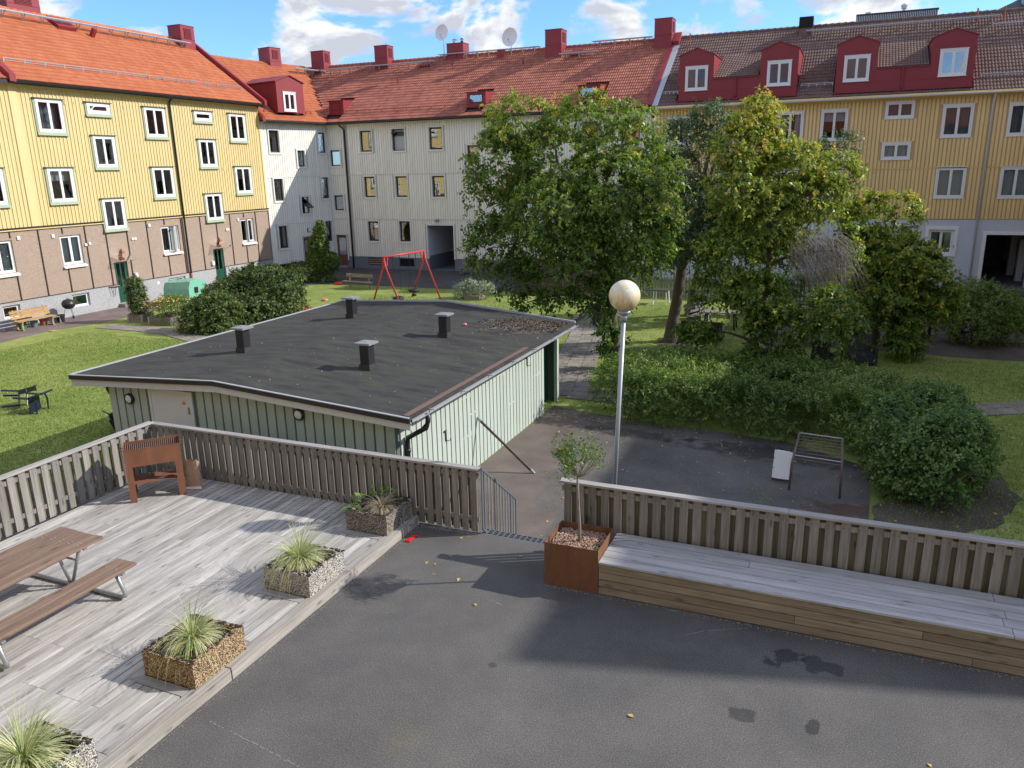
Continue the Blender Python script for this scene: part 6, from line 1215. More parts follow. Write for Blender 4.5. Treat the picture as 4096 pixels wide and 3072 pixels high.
broad_plant((-2.88, 9.56, .56), [(0, 0, .04, 16)], 'tiny green rosette in the corner of the rusty planter', (.035, .06), (.008, .012), m_hosta)
broad_plant((-1.15, 14.9, G), [(.0, 0, .15, 12), (.03, 0, .35, 12), (-.1, 0, .5, 10), (.1, 0, .28, 8), (-.18, 0, .62, 8)], 'lone feathery weed sprouting from the asphalt behind the fence', (.04, .08), (.008, .014), m_hosta)

# ================================================================ SHED
SH = empty('garden_shed', (-11.15, 11.82, G), 0, 'low sage green shed with black felt roof in the middle of the courtyard', 'shed')
def sp_(x, y, z): return (x+11.15, y-11.82, z-G)
xl, xr, yf_, yb_ = -14.83, -7.45, 11.82, 20.9; xr0 = -11.48
def zr(x): return 1.59+(x+15.65)*(.22/4.17) if x < xr0 else 1.81-(x-xr0)*(.304/4.51)
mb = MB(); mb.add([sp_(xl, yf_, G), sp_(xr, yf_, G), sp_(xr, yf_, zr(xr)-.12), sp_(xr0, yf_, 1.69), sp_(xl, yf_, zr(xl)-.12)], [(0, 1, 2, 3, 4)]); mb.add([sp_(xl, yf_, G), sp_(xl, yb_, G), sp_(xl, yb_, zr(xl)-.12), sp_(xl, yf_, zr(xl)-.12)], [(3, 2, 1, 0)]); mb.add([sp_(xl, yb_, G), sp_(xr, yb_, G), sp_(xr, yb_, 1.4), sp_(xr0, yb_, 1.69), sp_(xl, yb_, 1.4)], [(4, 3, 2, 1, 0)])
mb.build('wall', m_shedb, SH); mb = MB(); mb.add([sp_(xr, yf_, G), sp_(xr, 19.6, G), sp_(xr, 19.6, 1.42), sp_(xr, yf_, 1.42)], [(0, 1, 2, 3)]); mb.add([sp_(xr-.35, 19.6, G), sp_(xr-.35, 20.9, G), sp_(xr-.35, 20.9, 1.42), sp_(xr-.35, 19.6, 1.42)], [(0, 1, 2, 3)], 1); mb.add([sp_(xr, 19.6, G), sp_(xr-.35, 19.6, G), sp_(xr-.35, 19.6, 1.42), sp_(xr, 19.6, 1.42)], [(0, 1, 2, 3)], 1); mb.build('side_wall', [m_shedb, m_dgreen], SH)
mb = MB(); mb.box(sp_(xr-.1, 20.75, G), sp_(xr, 20.9, 1.42)); mb.build('corner_post', m_shed, SH)
dx0, dx1, dzt = -13.62, -12.38, 1.36
pit = .225; nb_ = int((xr-xl)/pit)
for i in range(nb_):
    x = xl+(i+.5)*(xr-xl)/nb_
    if dx0-.06 < x < dx1+.06:
        b = MB(); b.box((-.093, -.02, 0), (.093, 0, zr(x)-.14-dzt-.08)); b.build('board', m_shed, SH, M=T(*sp_(x, yf_, dzt+.08))); continue
    b = MB(); b.box((-.093, -.02, 0), (.093, 0, zr(x)-.14-G)); b.build('board', m_shed, SH, M=T(*sp_(x, yf_, G)))
bm_ = MB().box((0, -.080, .02), (.028, .080, 2.22)).mesh('board', m_shedr); ny = 38
for i in range(ny): y = yf_+.1+(i+.5)*(19.6-yf_-.1)/ny; inst('board', bm_, SH, T(*sp_(xr, y, G)))
mb = MB(); mb.box(sp_(dx0, yf_-.035, G+.05), sp_(dx0+.07, yf_-.0, dzt+.06)); mb.box(sp_(dx1-.07, yf_-.035, G+.05), sp_(dx1, yf_, dzt+.06)); mb.box(sp_(dx0+.07, yf_-.035, dzt-.01), sp_(dx1-.07, yf_, dzt+.06)); mb.build('door_frame', m_door, SH)
mb = MB(); mb.box(sp_(dx0+.075, yf_-.028, G+.05), sp_(dx1-.075, yf_-.003, dzt-.015)); dr = mb.build('door', m_door, SH)
mb = MB(); mb.box(sp_(dx1-.13, yf_-.06, .93), sp_(dx1-.105, yf_-.029, 1.08)); mb.build('handle', m_galv, dr)
mb = MB(); cx, cz = -12.62, 1.18; vs = [sp_(cx+.055*math.cos(t), yf_-.0285, cz+.055*math.sin(t)) for t in np.linspace(0, 2*math.pi, 21)[:-1]]; mb.poly(vs, (0, -.001, 0), 0)
vs = [sp_(cx+.05*math.cos(t), yf_-.0300, cz-.004+.05*math.sin(t)) for t in np.linspace(math.pi, 2*math.pi, 12)]; mb.poly(vs, (0, -.001, 0), 1); mb.box(sp_(cx-.012, yf_-.031, cz+.008), sp_(cx+.012, yf_-.030, cz+.03), 1); recalc(mb.build('sticker', [paint('sticker_cream', (.75, .62, .5)), paint('sticker_red', (.75, .11, .03))], dr))
# roof slab
mb = MB(); xa, xb = -15.65, -6.97; ya, yb2, ybl, ybr = 11.55, 21.62, 21.93, 20.95
top = [(xa, ya, 1.59), (xr0, ya, 1.81), (xb, ya, 1.506), (xa, ybl, 1.59), (xr0, yb2, 1.81), (xb, ybr, 1.506)]; th = .10
vs = [sp_(*p) for p in top]+[sp_(p[0], p[1], p[2]-th) for p in top]
mb.add(vs, [(0, 1, 4, 3), (1, 2, 5, 4), (6, 9, 10, 7), (7, 10, 11, 8), (0, 3, 9, 6), (2, 8, 11, 5), (3, 4, 10, 9), (4, 5, 11, 10), (0, 6, 7, 1), (1, 7, 8, 2)]); rf = mb.build('roof', m_felt, SH)
mb = MB(); mb.bar(sp_(xa, ya-.02, 1.545), sp_(xr0, ya-.02, 1.765), .03, .10); mb.bar(sp_(xr0, ya-.02, 1.765), sp_(xb, ya-.02, 1.46), .03, .10); mb.build('black_flashing', m_black, SH)
mb = MB(); mb.bar(sp_(xa, ya-.025, 1.60), sp_(xr0, ya-.025, 1.82), .05, .015); mb.bar(sp_(xr0, ya-.025, 1.82), sp_(xb, ya-.025, 1.516), .05, .015); mb.build('edge_strip', m_galvl, SH)
mb = MB(); mb.bar(sp_(xa, ya+.03, 1.43), sp_(xr0, ya+.03, 1.65), .03, .16); mb.bar(sp_(xr0, ya+.03, 1.65), sp_(xb, ya+.03, 1.345), .03, .16); mb.build('fascia_board', m_shedw, SH)
mb = MB(); mb.poly([sp_(xb-.55, ya+.04, 1.34), sp_(xb-.01, ya+.04, 1.28), sp_(xb-.01, ya+.04, 1.40), sp_(xb-.55, ya+.04, 1.42)], (0, -.03, 0)); mb.poly([sp_(xa+.55, ya+.04, 1.40), sp_(xa+.01, ya+.04, 1.33), sp_(xa+.01, ya+.04, 1.46), sp_(xa+.55, ya+.04, 1.48)], (0, -.03, 0)); recalc(mb.build('barge_end', m_shedw, SH))
for p, q in (((xa, ybl+.02, 1.60), (xr0, yb2+.02, 1.83)), ((xr0, yb2+.02, 1.83), (xb, ybr+.02, 1.53))): mb = MB(); mb.bar(sp_(*p), sp_(*q), .07, .06); mb.build('back_flashing', m_galvl, SH)
mb = MB(); mb.bar(sp_(xa+.02, ya, 1.60), sp_(xa+.02, ybl, 1.60), .05, .03); mb.build('verge_strip', m_galvl, SH)
mb = MB(); mb.bar(sp_(xb-.12, ya+.05, 1.528), sp_(xb-.12, 17.5, 1.528), .10, .02); mb.build('rusty_strip', paint('rusty_red_sheet', (.17, .105, .09), .3, .8, 8, dirt=(.25, .14, .09)), SH)
gutter(SH, sp_(xb+.06, ya+.05, 1.46), sp_(xb+.06, ybr, 1.44), m_capgrey, .045, 1.2)
mb = MB(); mb.tube([sp_(xb+.06, 12.10, 1.44), sp_(xb+.06, 12.10, 1.30), sp_(xb+.02, 12.10, 1.16), sp_(xr+.10, 12.08, .92), sp_(xr+.08, 12.08, .76), sp_(xr+.08, 12.08, G+.05)], .048, 10); mb.tube([sp_(xb+.02, 12.10, 1.19), sp_(xb-.03, 12.10, 1.13)], .056, 10); mb.tube([sp_(xr+.08, 12.08, .70), sp_(xr+.08, 12.08, .62)], .058, 10); mb.build('downpipe', m_black, SH, smooth=True)
mb = MB(); mb.tube([sp_(xa+.6, 12.0, 1.42), sp_(xl-.25, 12.0, 1.2), sp_(xl-.07, 12.0, .95), sp_(xl-.07, 12.0, G)], .05, 10); mb.build('downpipe', m_black, SH, smooth=True)
for x, z in ((-14.18, 1.115), (-9.62, 1.235)):
    mb = MB(); r_ = .125; pf = [(r_, 0), (r_, .05), (r_-.025, .075), (r_-.03, .05)]; mb.lathe(pf, 24); o = mb.build('bulkhead_lamp', m_black, SH, M=T(*sp_(x, yf_-.022, z))@Rx(rad(90))); mb = MB(); mb.lathe([(.0, .085), (.05, .08), (.085, .065), (.098, .045)], 24); mb.build('lens', m_gwhite, o, smooth=True)
for (x, y, lb) in ((-13.0, 14.16, 'left of the four'), (-13.06, 18.76, 'farthest of the four'), (-9.34, 17.46, 'right of the four'), (-9.36, 13.89, 'nearest of the four')):
    z = zr(x); r = empty('roof_vent', (x, y, z), 0, 'square black vent with flat cap on the shed roof, '+lb, 'roof vent', 'vents on the shed roof')
    mb = MB(); mb.box((-.135, -.135, -.02), (.135, .135, .12)); mb.build('base', m_felt, r); mb = MB(); mb.box((-.115, -.115, .10), (.115, .115, .56)); mb.build('shaft', m_black, r, bevel=.006)
    mb = MB(); mb.box((-.19, -.19, .56), (.19, .19, .60)); mb.add([(-.19, -.19, .602), (.19, -.19, .602), (.19, .19, .602), (-.19, .19, .602), (0, 0, .635)], [(0, 1, 4), (1, 2, 4), (2, 3, 4), (3, 0, 4)]); mb.build('cap', m_capgrey, r)
mb = MB()                                             # hinges and latches on the side doors
for (y, z) in ((13.70, .42), (18.33, .95)):
    mb.box(sp_(xr+.02, y-.03, z-.12), sp_(xr+.035, y+.03, z+.12)); mb.box(sp_(xr+.02, y-.09, z+.08), sp_(xr+.04, y+.02, z+.12)); mb.tube([sp_(xr+.04, y, z-.1), sp_(xr+.09, y+.08, z-.14), sp_(xr+.09, y+.10, z-.08)], .008, 6)
mb.build('latch', m_black, SH); mb = MB()
for y, z in ((14.75, .95), (14.75, .05), (15.05, .5), (17.3, .1), (16.6, 1.0), (19.0, .4)): mb.box(sp_(xr+.02, y-.2, z), sp_(xr+.027, y+.2, z+.035)); mb.box(sp_(xr+.02, y+.17, z-.04), sp_(xr+.03, y+.2, z+.075))
mb.build('hinge', m_shedr, SH)
ps = empty('wooden_prop', (-6.06, 15.27, G), 0, 'long brown wooden prop leaning from the ground against the shed wall', 'pole'); mb = MB(); mb.bar((0, 0, .02), (-1.33, -.02, 1.17), .035, .05); mb.build('pole', m_brownfence, ps); mb = MB(); mb.bar((.02, 0, .0), (-.07, 0, .09), .05, .06); mb.bar((-1.36, -.02, 1.20), (-1.27, -.02, 1.12), .045, .06); mb.build('end_plate', m_galv, ps)
mb = MB()
for _ in range(1500):
    s_ = random.uniform(.010, .034); x = min(2.0, 1.25+random.gauss(0, .48)); y = min(1.95, 1.25+random.gauss(0, .40)+(x-1.2)*.25); mb.add([tuple(p) for p in iv*np.array([s_*1.3, s_, s_*.5])+[x, y, random.uniform(0, .02)]], fi)
mb.build('leaf_litter', leafm('litter', [(0, (.018, .013, .010)), (.7, (.055, .036, .022)), (.93, (.12, .08, .035)), (1, (.40, .29, .10))], .0), None, smooth=True, tones=True)
o = bpy.data.objects['leaf_litter']; o.location = (-9.1, 18.75, 1.655); o.rotation_euler = (0, rad(3.85), 0); tag(o, 'dark heap of leaf litter and twigs in the far corner of the shed roof', 'leaf litter')
mb = MB()
for q in range(170): a = random.uniform(0, 3.1); x, y = -8.0+random.gauss(0, .5), 19.5+random.gauss(0, .45); l_ = random.uniform(.1, .4); z = zr(x)+.02; x = min(x, -7.05); mb.tube([(x, y, z), (x+l_*math.cos(a), y+l_*math.sin(a), zr(x+l_*math.cos(a))+random.uniform(.01, .05))], .004, 4)
tag(mb.build('fallen_twigs', m_twig), 'thin fallen twigs scattered on the felt roof corner', 'twigs', kind='stuff')
mb = MB(); mb.lathe([(0, 0), (.05, .0), (.062, .03), (.04, .06), (0, .07)], 10); o = mb.build('pink_toy', m_pink, None, smooth=True); o.location = (-9.48, 18.91, zr(-9.48)); tag(o, 'small pink rubber toy lying on the shed roof', 'toy')

# ================================================================ STREET LAMP
LP = empty('lamp_post', (-3.33, 12.0, G), 0, 'tall grey lamp post with a big stained white globe behind the fence', 'street lamp')
mb = MB(); mb.tube([(0, 0, 0), (.155, 0, 4.30)], [.040, .037], 14); mb.build('pole', m_lampst, LP, smooth=True)
mb = MB(); mb.tube([(.153, 0, 4.26), (.158, 0, 4.40)], [.055, .06], 16); mb.tube([(.158, 0, 4.39), (.158, 0, 4.445)], [.105, .105], 20); mb.build('collar', m_lampst, LP, smooth=True)
M = MT('stained_globe', .25); w = M.obj(); st_ = M.noise(M.map(w, (7, 7, 1.2)), 2.4, 6, .7, .4); sx = M.n('ShaderNodeSeparateXYZ'); M.l(w, sx.inputs[0])
lowf = M.rng(sx.outputs[2], -.22, .12, 1, 0); f = M.math('ADD', M.math('MULTIPLY', st_, .8), M.math('MULTIPLY', lowf, .42)); c = M.ramp(f, [(.38, g((.88, .85, .70))), (.62, g((.78, .66, .38))), (.88, g((.50, .34, .12)))])
c = M.mix(M.rng(M.voro(w, 9), .05, .10, .8, 0), c, (.12, .07, .03, 1)); M.col(c); M.b.inputs['Transmission Weight'].default_value = .0; M.b.inputs['Subsurface Weight'].default_value = .0
tr = M.n('ShaderNodeBsdfTransparent'); mxs = M.n('ShaderNodeMixShader'); mxs.inputs[0].default_value = .12; M.l(M.b.outputs[0], mxs.inputs[1]); M.l(tr.outputs[0], mxs.inputs[2]); M.l(mxs.outputs[0], M.t.nodes['Material Output'].inputs[0])
mb = MB(); pf = [(.25*math.sin(t), -.25*math.cos(t)) for t in np.linspace(.43, math.pi, 22)]; mb.lathe(pf, 36); mb.build('globe', M.m, LP, smooth=True, M=T(.165, 0, 3.83-G))
mb = MB()
for k in range(5): mb.lathe([(.10, -.03+k*.032), (.145, -.055+k*.032), (.147, -.05+k*.032), (.10, -.02+k*.032)], 24)
mb.lathe([(.05, -.2), (.05, -.06)], 12); mb.build('louvre_rings', m_gwhite, LP, smooth=True, M=T(.165, 0, 3.83-G))

# ================================================================ TERRACE FURNITURE
PT = empty('picnic_table', (-9.82, 5.95, DZ), 0, 'brown plank picnic table on bent steel tube legs at the left of the deck', 'picnic table')
def pl(name, x0, x1, y0, y1, z, m=m_pic, th=.042): mb = MB(); mb.box((0, 0, -th), (x1-x0, y1-y0, 0)); mb.build(name, m, PT, bevel=.004, M=T(x0+9.82, y0-5.95, z-DZ+random.uniform(-.002, .002)))
for k in range(5): pl('table_plank', -10.26+k*.177, -10.26+k*.177+.168, 4.78+random.uniform(-.015, .015), 7.0+random.uniform(-.015, .015), .88)
for s0_ in (-9.12, -10.88):
    for k in range(2): pl('seat_plank', s0_+k*.187, s0_+k*.187+.18, 4.78, 6.97+random.uniform(-.01, .01), .605)
for y in (5.02, 6.72):
    yy = y-5.95; mb = MB(); r_ = .03
    path = [(-.92, yy, .44), (-.97, yy, .25), (-1.04, yy, .12), (-1.05, yy, .06), (-.98, yy, .032), (0, yy, .032), (.98, yy, .032), (1.05, yy, .06), (1.05, yy, .12), (.99, yy, .25), (.92, yy, .42)]
    mb.tube(path, r_, 10); mb.build('base_tube', m_galv, PT, smooth=True)
    mb = MB(); mb.tube([(-.02, yy, .05), (-.30, yy, .68)], .024, 10); mb.tube([(.02, yy, .05), (.30, yy, .68)], .024, 10); mb.bar((-.20, yy, .45), (.20, yy, .45), .03, .02); mb.build('leg', m_galv, PT, smooth=True)
    for x in (0,): mb = MB(); mb.bar((-.42, yy, .668), (.42, yy, .668), .05, .035); mb.build('cross_bar', m_galv, PT)
    for x in (-.92, .92): mb = MB(); mb.bar((x-.17, yy, .40), (x+.17, yy, .40), .05, .03); mb.build('cross_bar', m_galv, PT)
mb = MB(); mb.bar((0, -.93+.2, .46), (0, .77, .46), .02, .02); mb.build('brace', m_galv, PT)
mb = MB()
for k in range(5):
    for y in (5.02, 5.08, 6.66, 6.72): mb.lathe([(0, .006), (.008, .005), (.011, 0)], 8, (-.44+k*.177+.08, y-5.95, .731))
for y in (5.02, 6.72):
    for x in (.77, .96): mb.lathe([(0, .006), (.008, .005), (.011, 0)], 8, (x, y-5.95, .456))
mb.build('screw_heads', m_galv, PT)['kind'] = 'stuff'
# barbecue of rusty plate
ga = math.atan2(.69, .64); GB = empty('rusty_barbecue', (-11.42, 9.17, DZ), ga, 'rusty steel charcoal barbecue on four plate legs in the corner of the deck', 'barbecue')
w_, d_, h_ = .93, .50, 1.0
for (x0, x1) in ((0, .115), (w_-.115, w_)):
    for y in (0, d_-.005):
        mb = MB(); mb.box((x0, y, 0), (x1, y+.005, h_)); mb.build('leg', m_rust, GB)
    xx = 0 if x0 == 0 else w_-.005; mb = MB(); mb.box((xx, .006, h_-.33), (xx+.005, d_-.006, h_)); mb.build('side_plate', m_rust, GB)
    for y0 in (.006, d_-.11): mb = MB(); mb.box((xx, y0, 0), (xx+.005, y0+.10, h_-.332)); mb.build('leg_return', m_rust, GB)
for y in (0.0005, d_-.0055): mb = MB(); mb.box((.116, y, h_-.33), (w_-.116, y+.005, h_-.004)); mb.build('front_plate' if y < .1 else 'back_plate', m_rust, GB)
mb = MB(); mb.box((.01, .01, .34), (w_-.01, d_-.01, .345)); mb.build('shelf', m_rust, GB); mb = MB(); mb.box((.01, .01, h_-.2), (w_-.01, d_-.01, h_-.195)); mb.build('fire_tray', m_dark, GB)
for k in range(27): mb = MB(); x = .03+k*(w_-.06)/26; mb.tube([(x, .01, h_-.045), (x, d_-.01, h_-.045)], .0075, 6); mb.build('grate_bar', m_rustbar, GB)
for s_ in (-1, 1):
    x = 0 if s_ < 0 else w_; mb = MB(); mb.tube([(x, .17, h_-.05), (x+s_*.07, .17, h_-.05), (x+s_*.07, .33, h_-.05), (x, .33, h_-.05)], .008, 6); mb.build('handle', m_rust, GB)
mb = MB()
for k in range(22): mb.lathe([(.012, -.006), (.016, 0), (.012, .006)], 8, (-.02, .03, h_-.1-k*.032))
mb.build('chain', m_galv, GB)
mb = MB(); mb.tube([(0, 0, h_), (w_, 0, h_), (w_, d_, h_), (0, d_, h_), (0, 0, h_)], .006, 6); mb.build('top_rim', m_rust, GB)
tr_ = empty('trowel', (-11.42+.62*math.cos(ga)-.12*math.sin(ga), 9.17+.62*math.sin(ga)+.12*math.cos(ga), DZ+.347), ga, 'small pointed trowel lying on the barbecue shelf', 'trowel'); mb = MB(); mb.add([(-.16, 0, .01), (-.05, -.05, .01), (.03, 0, .01), (-.05, .05, .01), (-.16, 0, .013), (-.05, -.05, .013), (.03, 0, .013), (-.05, .05, .013)], [(3, 2, 1, 0), (4, 5, 6, 7), (0, 1, 5, 4), (1, 2, 6, 5), (2, 3, 7, 6), (3, 0, 4, 7)]); mb.build('blade', m_galv, tr_); mb = MB(); mb.tube([(.02, 0, .012), (.06, 0, .03), (.15, 0, .02)], .010, 8); mb.build('handle', m_black, tr_)
SK = empty('charcoal_sack', (-10.84, 10.12, DZ), rad(25), 'crumpled brown paper charcoal sack leaning by the barbecue leg', 'sack'); vs = []; fs = []; R = random.Random(3); nn = 14; lv = 9
for j in range(lv):
    t = j/(lv-1); z = .55*t; a_, b_ = .145*(1-.12*t), .075*(1-.45*t)
    for i in range(nn): an = 2*math.pi*i/nn; k = 1+R.uniform(-.09, .09)*(1 if j else 0); vs.append((a_*k*math.copysign(abs(math.cos(an))**.7, math.cos(an)), b_*k*math.copysign(abs(math.sin(an))**.7, math.sin(an)), z+(R.uniform(-.02, .08) if j == lv-1 else 0)))
for j in range(lv-1):
    for i in range(nn): fs.append((j*nn+i, j*nn+(i+1) % nn, (j+1)*nn+(i+1) % nn, (j+1)*nn+i))
mb = MB(); mb.add(vs, fs); mb.build('bag', m_paper, SK); mb = MB(); mb.box((-.15, -.082, .02), (.15, -.078, .07)); mb.build('label_strip', m_white, SK); 
BT = empty('bottle', (-11.42+.86*math.cos(ga)-.36*math.sin(ga), 9.17+.86*math.sin(ga)+.36*math.cos(ga), DZ+.346), 0, 'dark bottle with a white label on the barbecue shelf', 'bottle'); mb = MB(); mb.lathe([(.0, 0), (.035, 0), (.035, .17), (.014, .22), (.014, .27), (0, .27)], 12); mb.build('body', m_dark, BT, smooth=True); mb = MB(); mb.lathe([(.0355, .05), (.0355, .13)], 12); mb.build('label', m_white, BT)

# ================================================================ COURTYARD THINGS
# climbing frame
CF = empty('monkey_bars', (-.66, 16.27, G), 0, 'rusty ladder shaped climbing frame on the shaded asphalt', 'climbing frame'); e2 = Vector((.99, -.10, 0))
for o_ in (Vector((0, 0, 0)), e2): sx_ = 1 if o_.x == 0 else -.4; mb = MB(); mb.tube([o_, o_+Vector((.015*sx_, 0, .60)), o_+Vector((.03*sx_, .05, .70)), o_+Vector((.09*sx_, .95, .99))], .024, 8); mb.build('post', m_rustbar, CF, smooth=True)
for k in range(9):
    t = k/8; p = Vector((.03+.06*t, .06+.88*t, .70+.285*t)); q = e2+Vector((-.012-.024*t, .06+.88*t, .70+.285*t)); mb = MB(); mb.tube([p, q], .014, 8); mb.build('rung', m_galv if k in (1, 8) else m_rustbar, CF)
WB = empty('white_board', (-1.02, 16.75, G), rad(-3), 'white sandwich board standing next to the climbing frame', 'sign'); mb = MB(); mb.poly([(-.02, -.12, .10), (.36, -.12, .08), (.36, .10, .64), (-.02, .10, .66)], (0, .02, .007)); recalc(mb.build('panel', m_white, WB)); mb = MB(); mb.box((-.02, -.14, .05), (.36, -.115, .095)); mb.build('ledge', m_brownfence, WB); mb = MB()
for z in (.3, .5, .68): mb.box((-.012, -.13+(z-.1)*.33, z), (.0, -.115+(z-.1)*.33, z+.03)); mb.box((.34, -.13+(z-.1)*.33, z), (.352, -.115+(z-.1)*.33, z+.03))
mb.build('clip', m_galv, WB); mb = MB(); mb.bar((0, .35, 0), (0, .1, .7), .03, .02); mb.bar((.34, .35, 0), (.34, .1, .7), .03, .02); mb.build('rear_leg', m_brownfence, WB)
# swing
sw = empty('swing_set', (-20.93, 35.1, G), rad(82.5), 'red steel swing set with two tyre swings on the back lawn', 'swing set'); Ls = 3.35; hh = 2.55
for x in (-Ls/2, Ls/2):
    for s_ in (-1, 1): mb = MB(); mb.tube([(x, s_*.96, 0), (x, s_*.07, hh-.45), (x, 0.0, hh-.02)], .045, 10); mb.build('leg', m_redp, sw, smooth=True)
    q = 1 if x < 0 else -1; mb = MB(); mb.tube([(x, 0, hh-.55), (x+q*.22, 0, hh-.42), (x+q*.28, 0, hh-.15), (x+q*.3, 0, hh)], .028, 8); mb.build('brace', m_redp, sw, smooth=True)
mb = MB(); mb.tube([(-Ls/2-.05, 0, hh), (Ls/2+.05, 0, hh)], .052, 12); mb.build('top_beam', m_redp, sw, smooth=True)
for c0, z_, tl in ((-.72, .30, 'lower black tyre swing hanging nearer the shed'), (.62, .52, 'higher black tyre swing, the right one')):
    for dx in (-.27, .27): mb = MB(); mb.tube([(c0+dx, 0, hh-.05), (c0+dx*1.0, 0, z_+.5)], .010, 6); mb.tube([(c0+dx, 0, z_+.5), (c0+dx-.12, .12, z_+.1)], .008, 5); mb.tube([(c0+dx, 0, z_+.5), (c0+dx+.12, -.12, z_+.1)], .008, 5); mb.tube([(c0+dx, 0, hh-.04), (c0+dx, 0, hh-.28)], .022, 6); mb.build('chain', m_black, sw)
    mb = MB(); pf = [(.20+.10*math.cos(t), .09*math.sin(t)) for t in np.linspace(0, 2*math.pi, 13)]; mb.lathe(pf, 22, (c0, 0, z_+.06)); o = mb.build('tyre', m_rubber, sw, smooth=True); o['label'] = tl
    if c0 > 0: mb = MB(); mb.lathe([(0, z_-.24), (.12, z_-.24), (.14, z_-.18), (.1, z_-.13), (0, z_-.13)], 14, (c0, 0, 0)); mb.tube([(c0-.28, 0, z_), (c0, 0, z_-.2), (c0+.28, 0, z_)], .008, 4); mb.build('seat_cup', m_rubber, sw)
# benches
def bench(loc, rz, L, label, m, style=0, cat='bench'):
    r = empty('garden_bench', loc, rz, label, cat)
    if style == 0:                                    # one seat plank, one back plank on two posts
        mb = MB(); mb.box((-L/2-.1, -.30, .40), (L/2+.05, -.02, .44)); mb.build('seat', m, r); mb = MB(); mb.box((-L/2+.02, .03, .66), (L/2+.0, .06, .86)); mb.build('backrest', m, r)
        for x in (-L/2+.3, L/2-.25): mb = MB(); mb.box((x-.03, -.02, 0), (x+.03, .03, .84)); mb.box((x-.03, -.26, .34), (x+.03, -.02, .40)); mb.build('post', m, r)
    else:
        for k in range(3): mb = MB(); mb.box((-L/2, -.42+k*.14, .42), (L/2, -.42+k*.14+.12, .455)); mb.build('seat_slat', m, r)
        for k in range(3): mb = MB(); mb.box((-L/2, .02+k*.045, .52+k*.13), (L/2, .045+k*.045, .63+k*.13)); mb.build('back_slat', m, r)
        for x in (-L/2+.2, L/2-.2):
            mb = MB(); mb.box((x-.04, -.38, 0), (x+.04, -.30, .42)); mb.box((x-.04, -.04, 0), (x+.04, .04, .42)); mb.box((x-.035, -.42, .36), (x+.035, .04, .418)); mb.bar((x, .03, .36), (x, .16, .92), .06, .04); mb.box((x-.04, -.42, -.0), (x+.04, .06, .05)); mb.build('leg', m, r)
    return r
bench((-26.4, 38.9, G), rad(-6), 2.0, 'single plank bench on the lawn left of the swings', m_oldw)
bench((-22.4, 46.3, G), rad(-8), 2.0, 'grey slatted bench against the white house right of the passage', m_greyw, 1)
def ybench():
    r = bench((-34.45, 24.05, G), rad(90), 1.9, 'yellow slatted bench against the plinth of the yellow house', m_oldw, 1); return r
ybench()
for ch in bpy.data.objects:
    if ch.parent and ch.parent.get('label', '').startswith('yellow slatted'): 
        if ch.name.startswith(('seat', 'back')): ch.data.materials[0] = wood('yellow_bench_plank', (.66, .45, .21), (.42, .25, .10), 0) if not bpy.data.materials.get('yellow_bench_plank') else bpy.data.materials['yellow_bench_plank']
def pot(x, y, r_, h, m, label, taper=.8):
    o = empty('plant_pot', (x, y, G), 0, label, 'pot', 'pots under and beside the yellow bench'); mb = MB(); mb.lathe([(0, 0), (r_*taper, 0), (r_, h*.85), (r_*1.08, h*.86), (r_*1.08, h), (r_*.95, h), (r_*.9, h*.85), (0, h*.85)], 16); mb.build('pot_body', m, o, smooth=False); return o
pot(-34.55, 23.6, .19, .34, paint('green_bucket', (.02, .20, .06)), 'green bucket under the left end of the yellow bench'); pot(-34.5, 24.15, .16, .30, paint('slate_pot', (.14, .18, .20)), 'blue grey pot under the middle of the yellow bench'); pot(-34.5, 24.62, .17, .32, m_terra, 'terracotta pot under the right end of the yellow bench'); pot(-34.4, 25.45, .19, .36, m_dark, 'black pot with dry sprigs right of the yellow bench')
broad_plant((-34.4, 25.45, G+.34), [(.05, .0, .25, 8), (-.1, .05, .3, 8), (.0, -.1, .35, 8), (.1, .1, .2, 8)], 'pale dry sprigs in the black pot', (.05, .09), (.006, .01), m_silver)
mb = MB(); mb.box((-.12, -.45, .30), (.30, .45, .33)); r = empty('low_side_bench', (-34.55, 25.0, G), 0, 'short weathered plank bench between the yellow bench and the black pot', 'bench'); mb.build('seat', m_greyw, r); mb = MB(); mb.box((-.1, .3, 0), (.28, .36, .3)); mb.box((-.1, -.36, 0), (.28, -.3, .3)); mb.build('leg', m_greyw, r)
KG = empty('kettle_grill', (-34.5, 26.05, G), 0, 'black kettle barbecue on three legs by the cellar window', 'barbecue'); mb = MB(); mb.lathe([(0, .52), (.15, .55), (.27, .65), (.30, .76), (.305, .78)], 24); mb.build('bowl', m_black, KG, smooth=True); mb = MB(); mb.lathe([(.31, .785), (.30, .84), (.22, .96), (.1, 1.01), (0, 1.02)], 24); mb.build('lid', m_black, KG, smooth=True); mb = MB(); mb.tube([(-.05, 0, 1.02), (-.05, 0, 1.07), (.05, 0, 1.07), (.05, 0, 1.02)], .012, 6); mb.build('lid_handle', m_black, KG)
for a in (0, 2.1, 4.2): mb = MB(); mb.tube([(.16*math.cos(a), .16*math.sin(a), .58), (.34*math.cos(a), .34*math.sin(a), .02)], .014, 6); mb.build('leg', m_galv, KG)
for a in (2.1, 4.2): mb = MB(); mb.lathe([(.0, -.02), (.08, -.02), (.08, .02), (0, .02)], 14); mb.build('wheel', m_rubber, KG, M=T(.35*math.cos(a), .35*math.sin(a), .08)@Rx(rad(90)))
mb = MB(); mb.box((.05, .05, 0), (.36, .34, .02)); o = mb.build('paving_brick', m_oldw_y); o.location = (-32.95, 23.55, G+.006); tag(o, 'single pale flat board lying on the pinkish path', 'board')
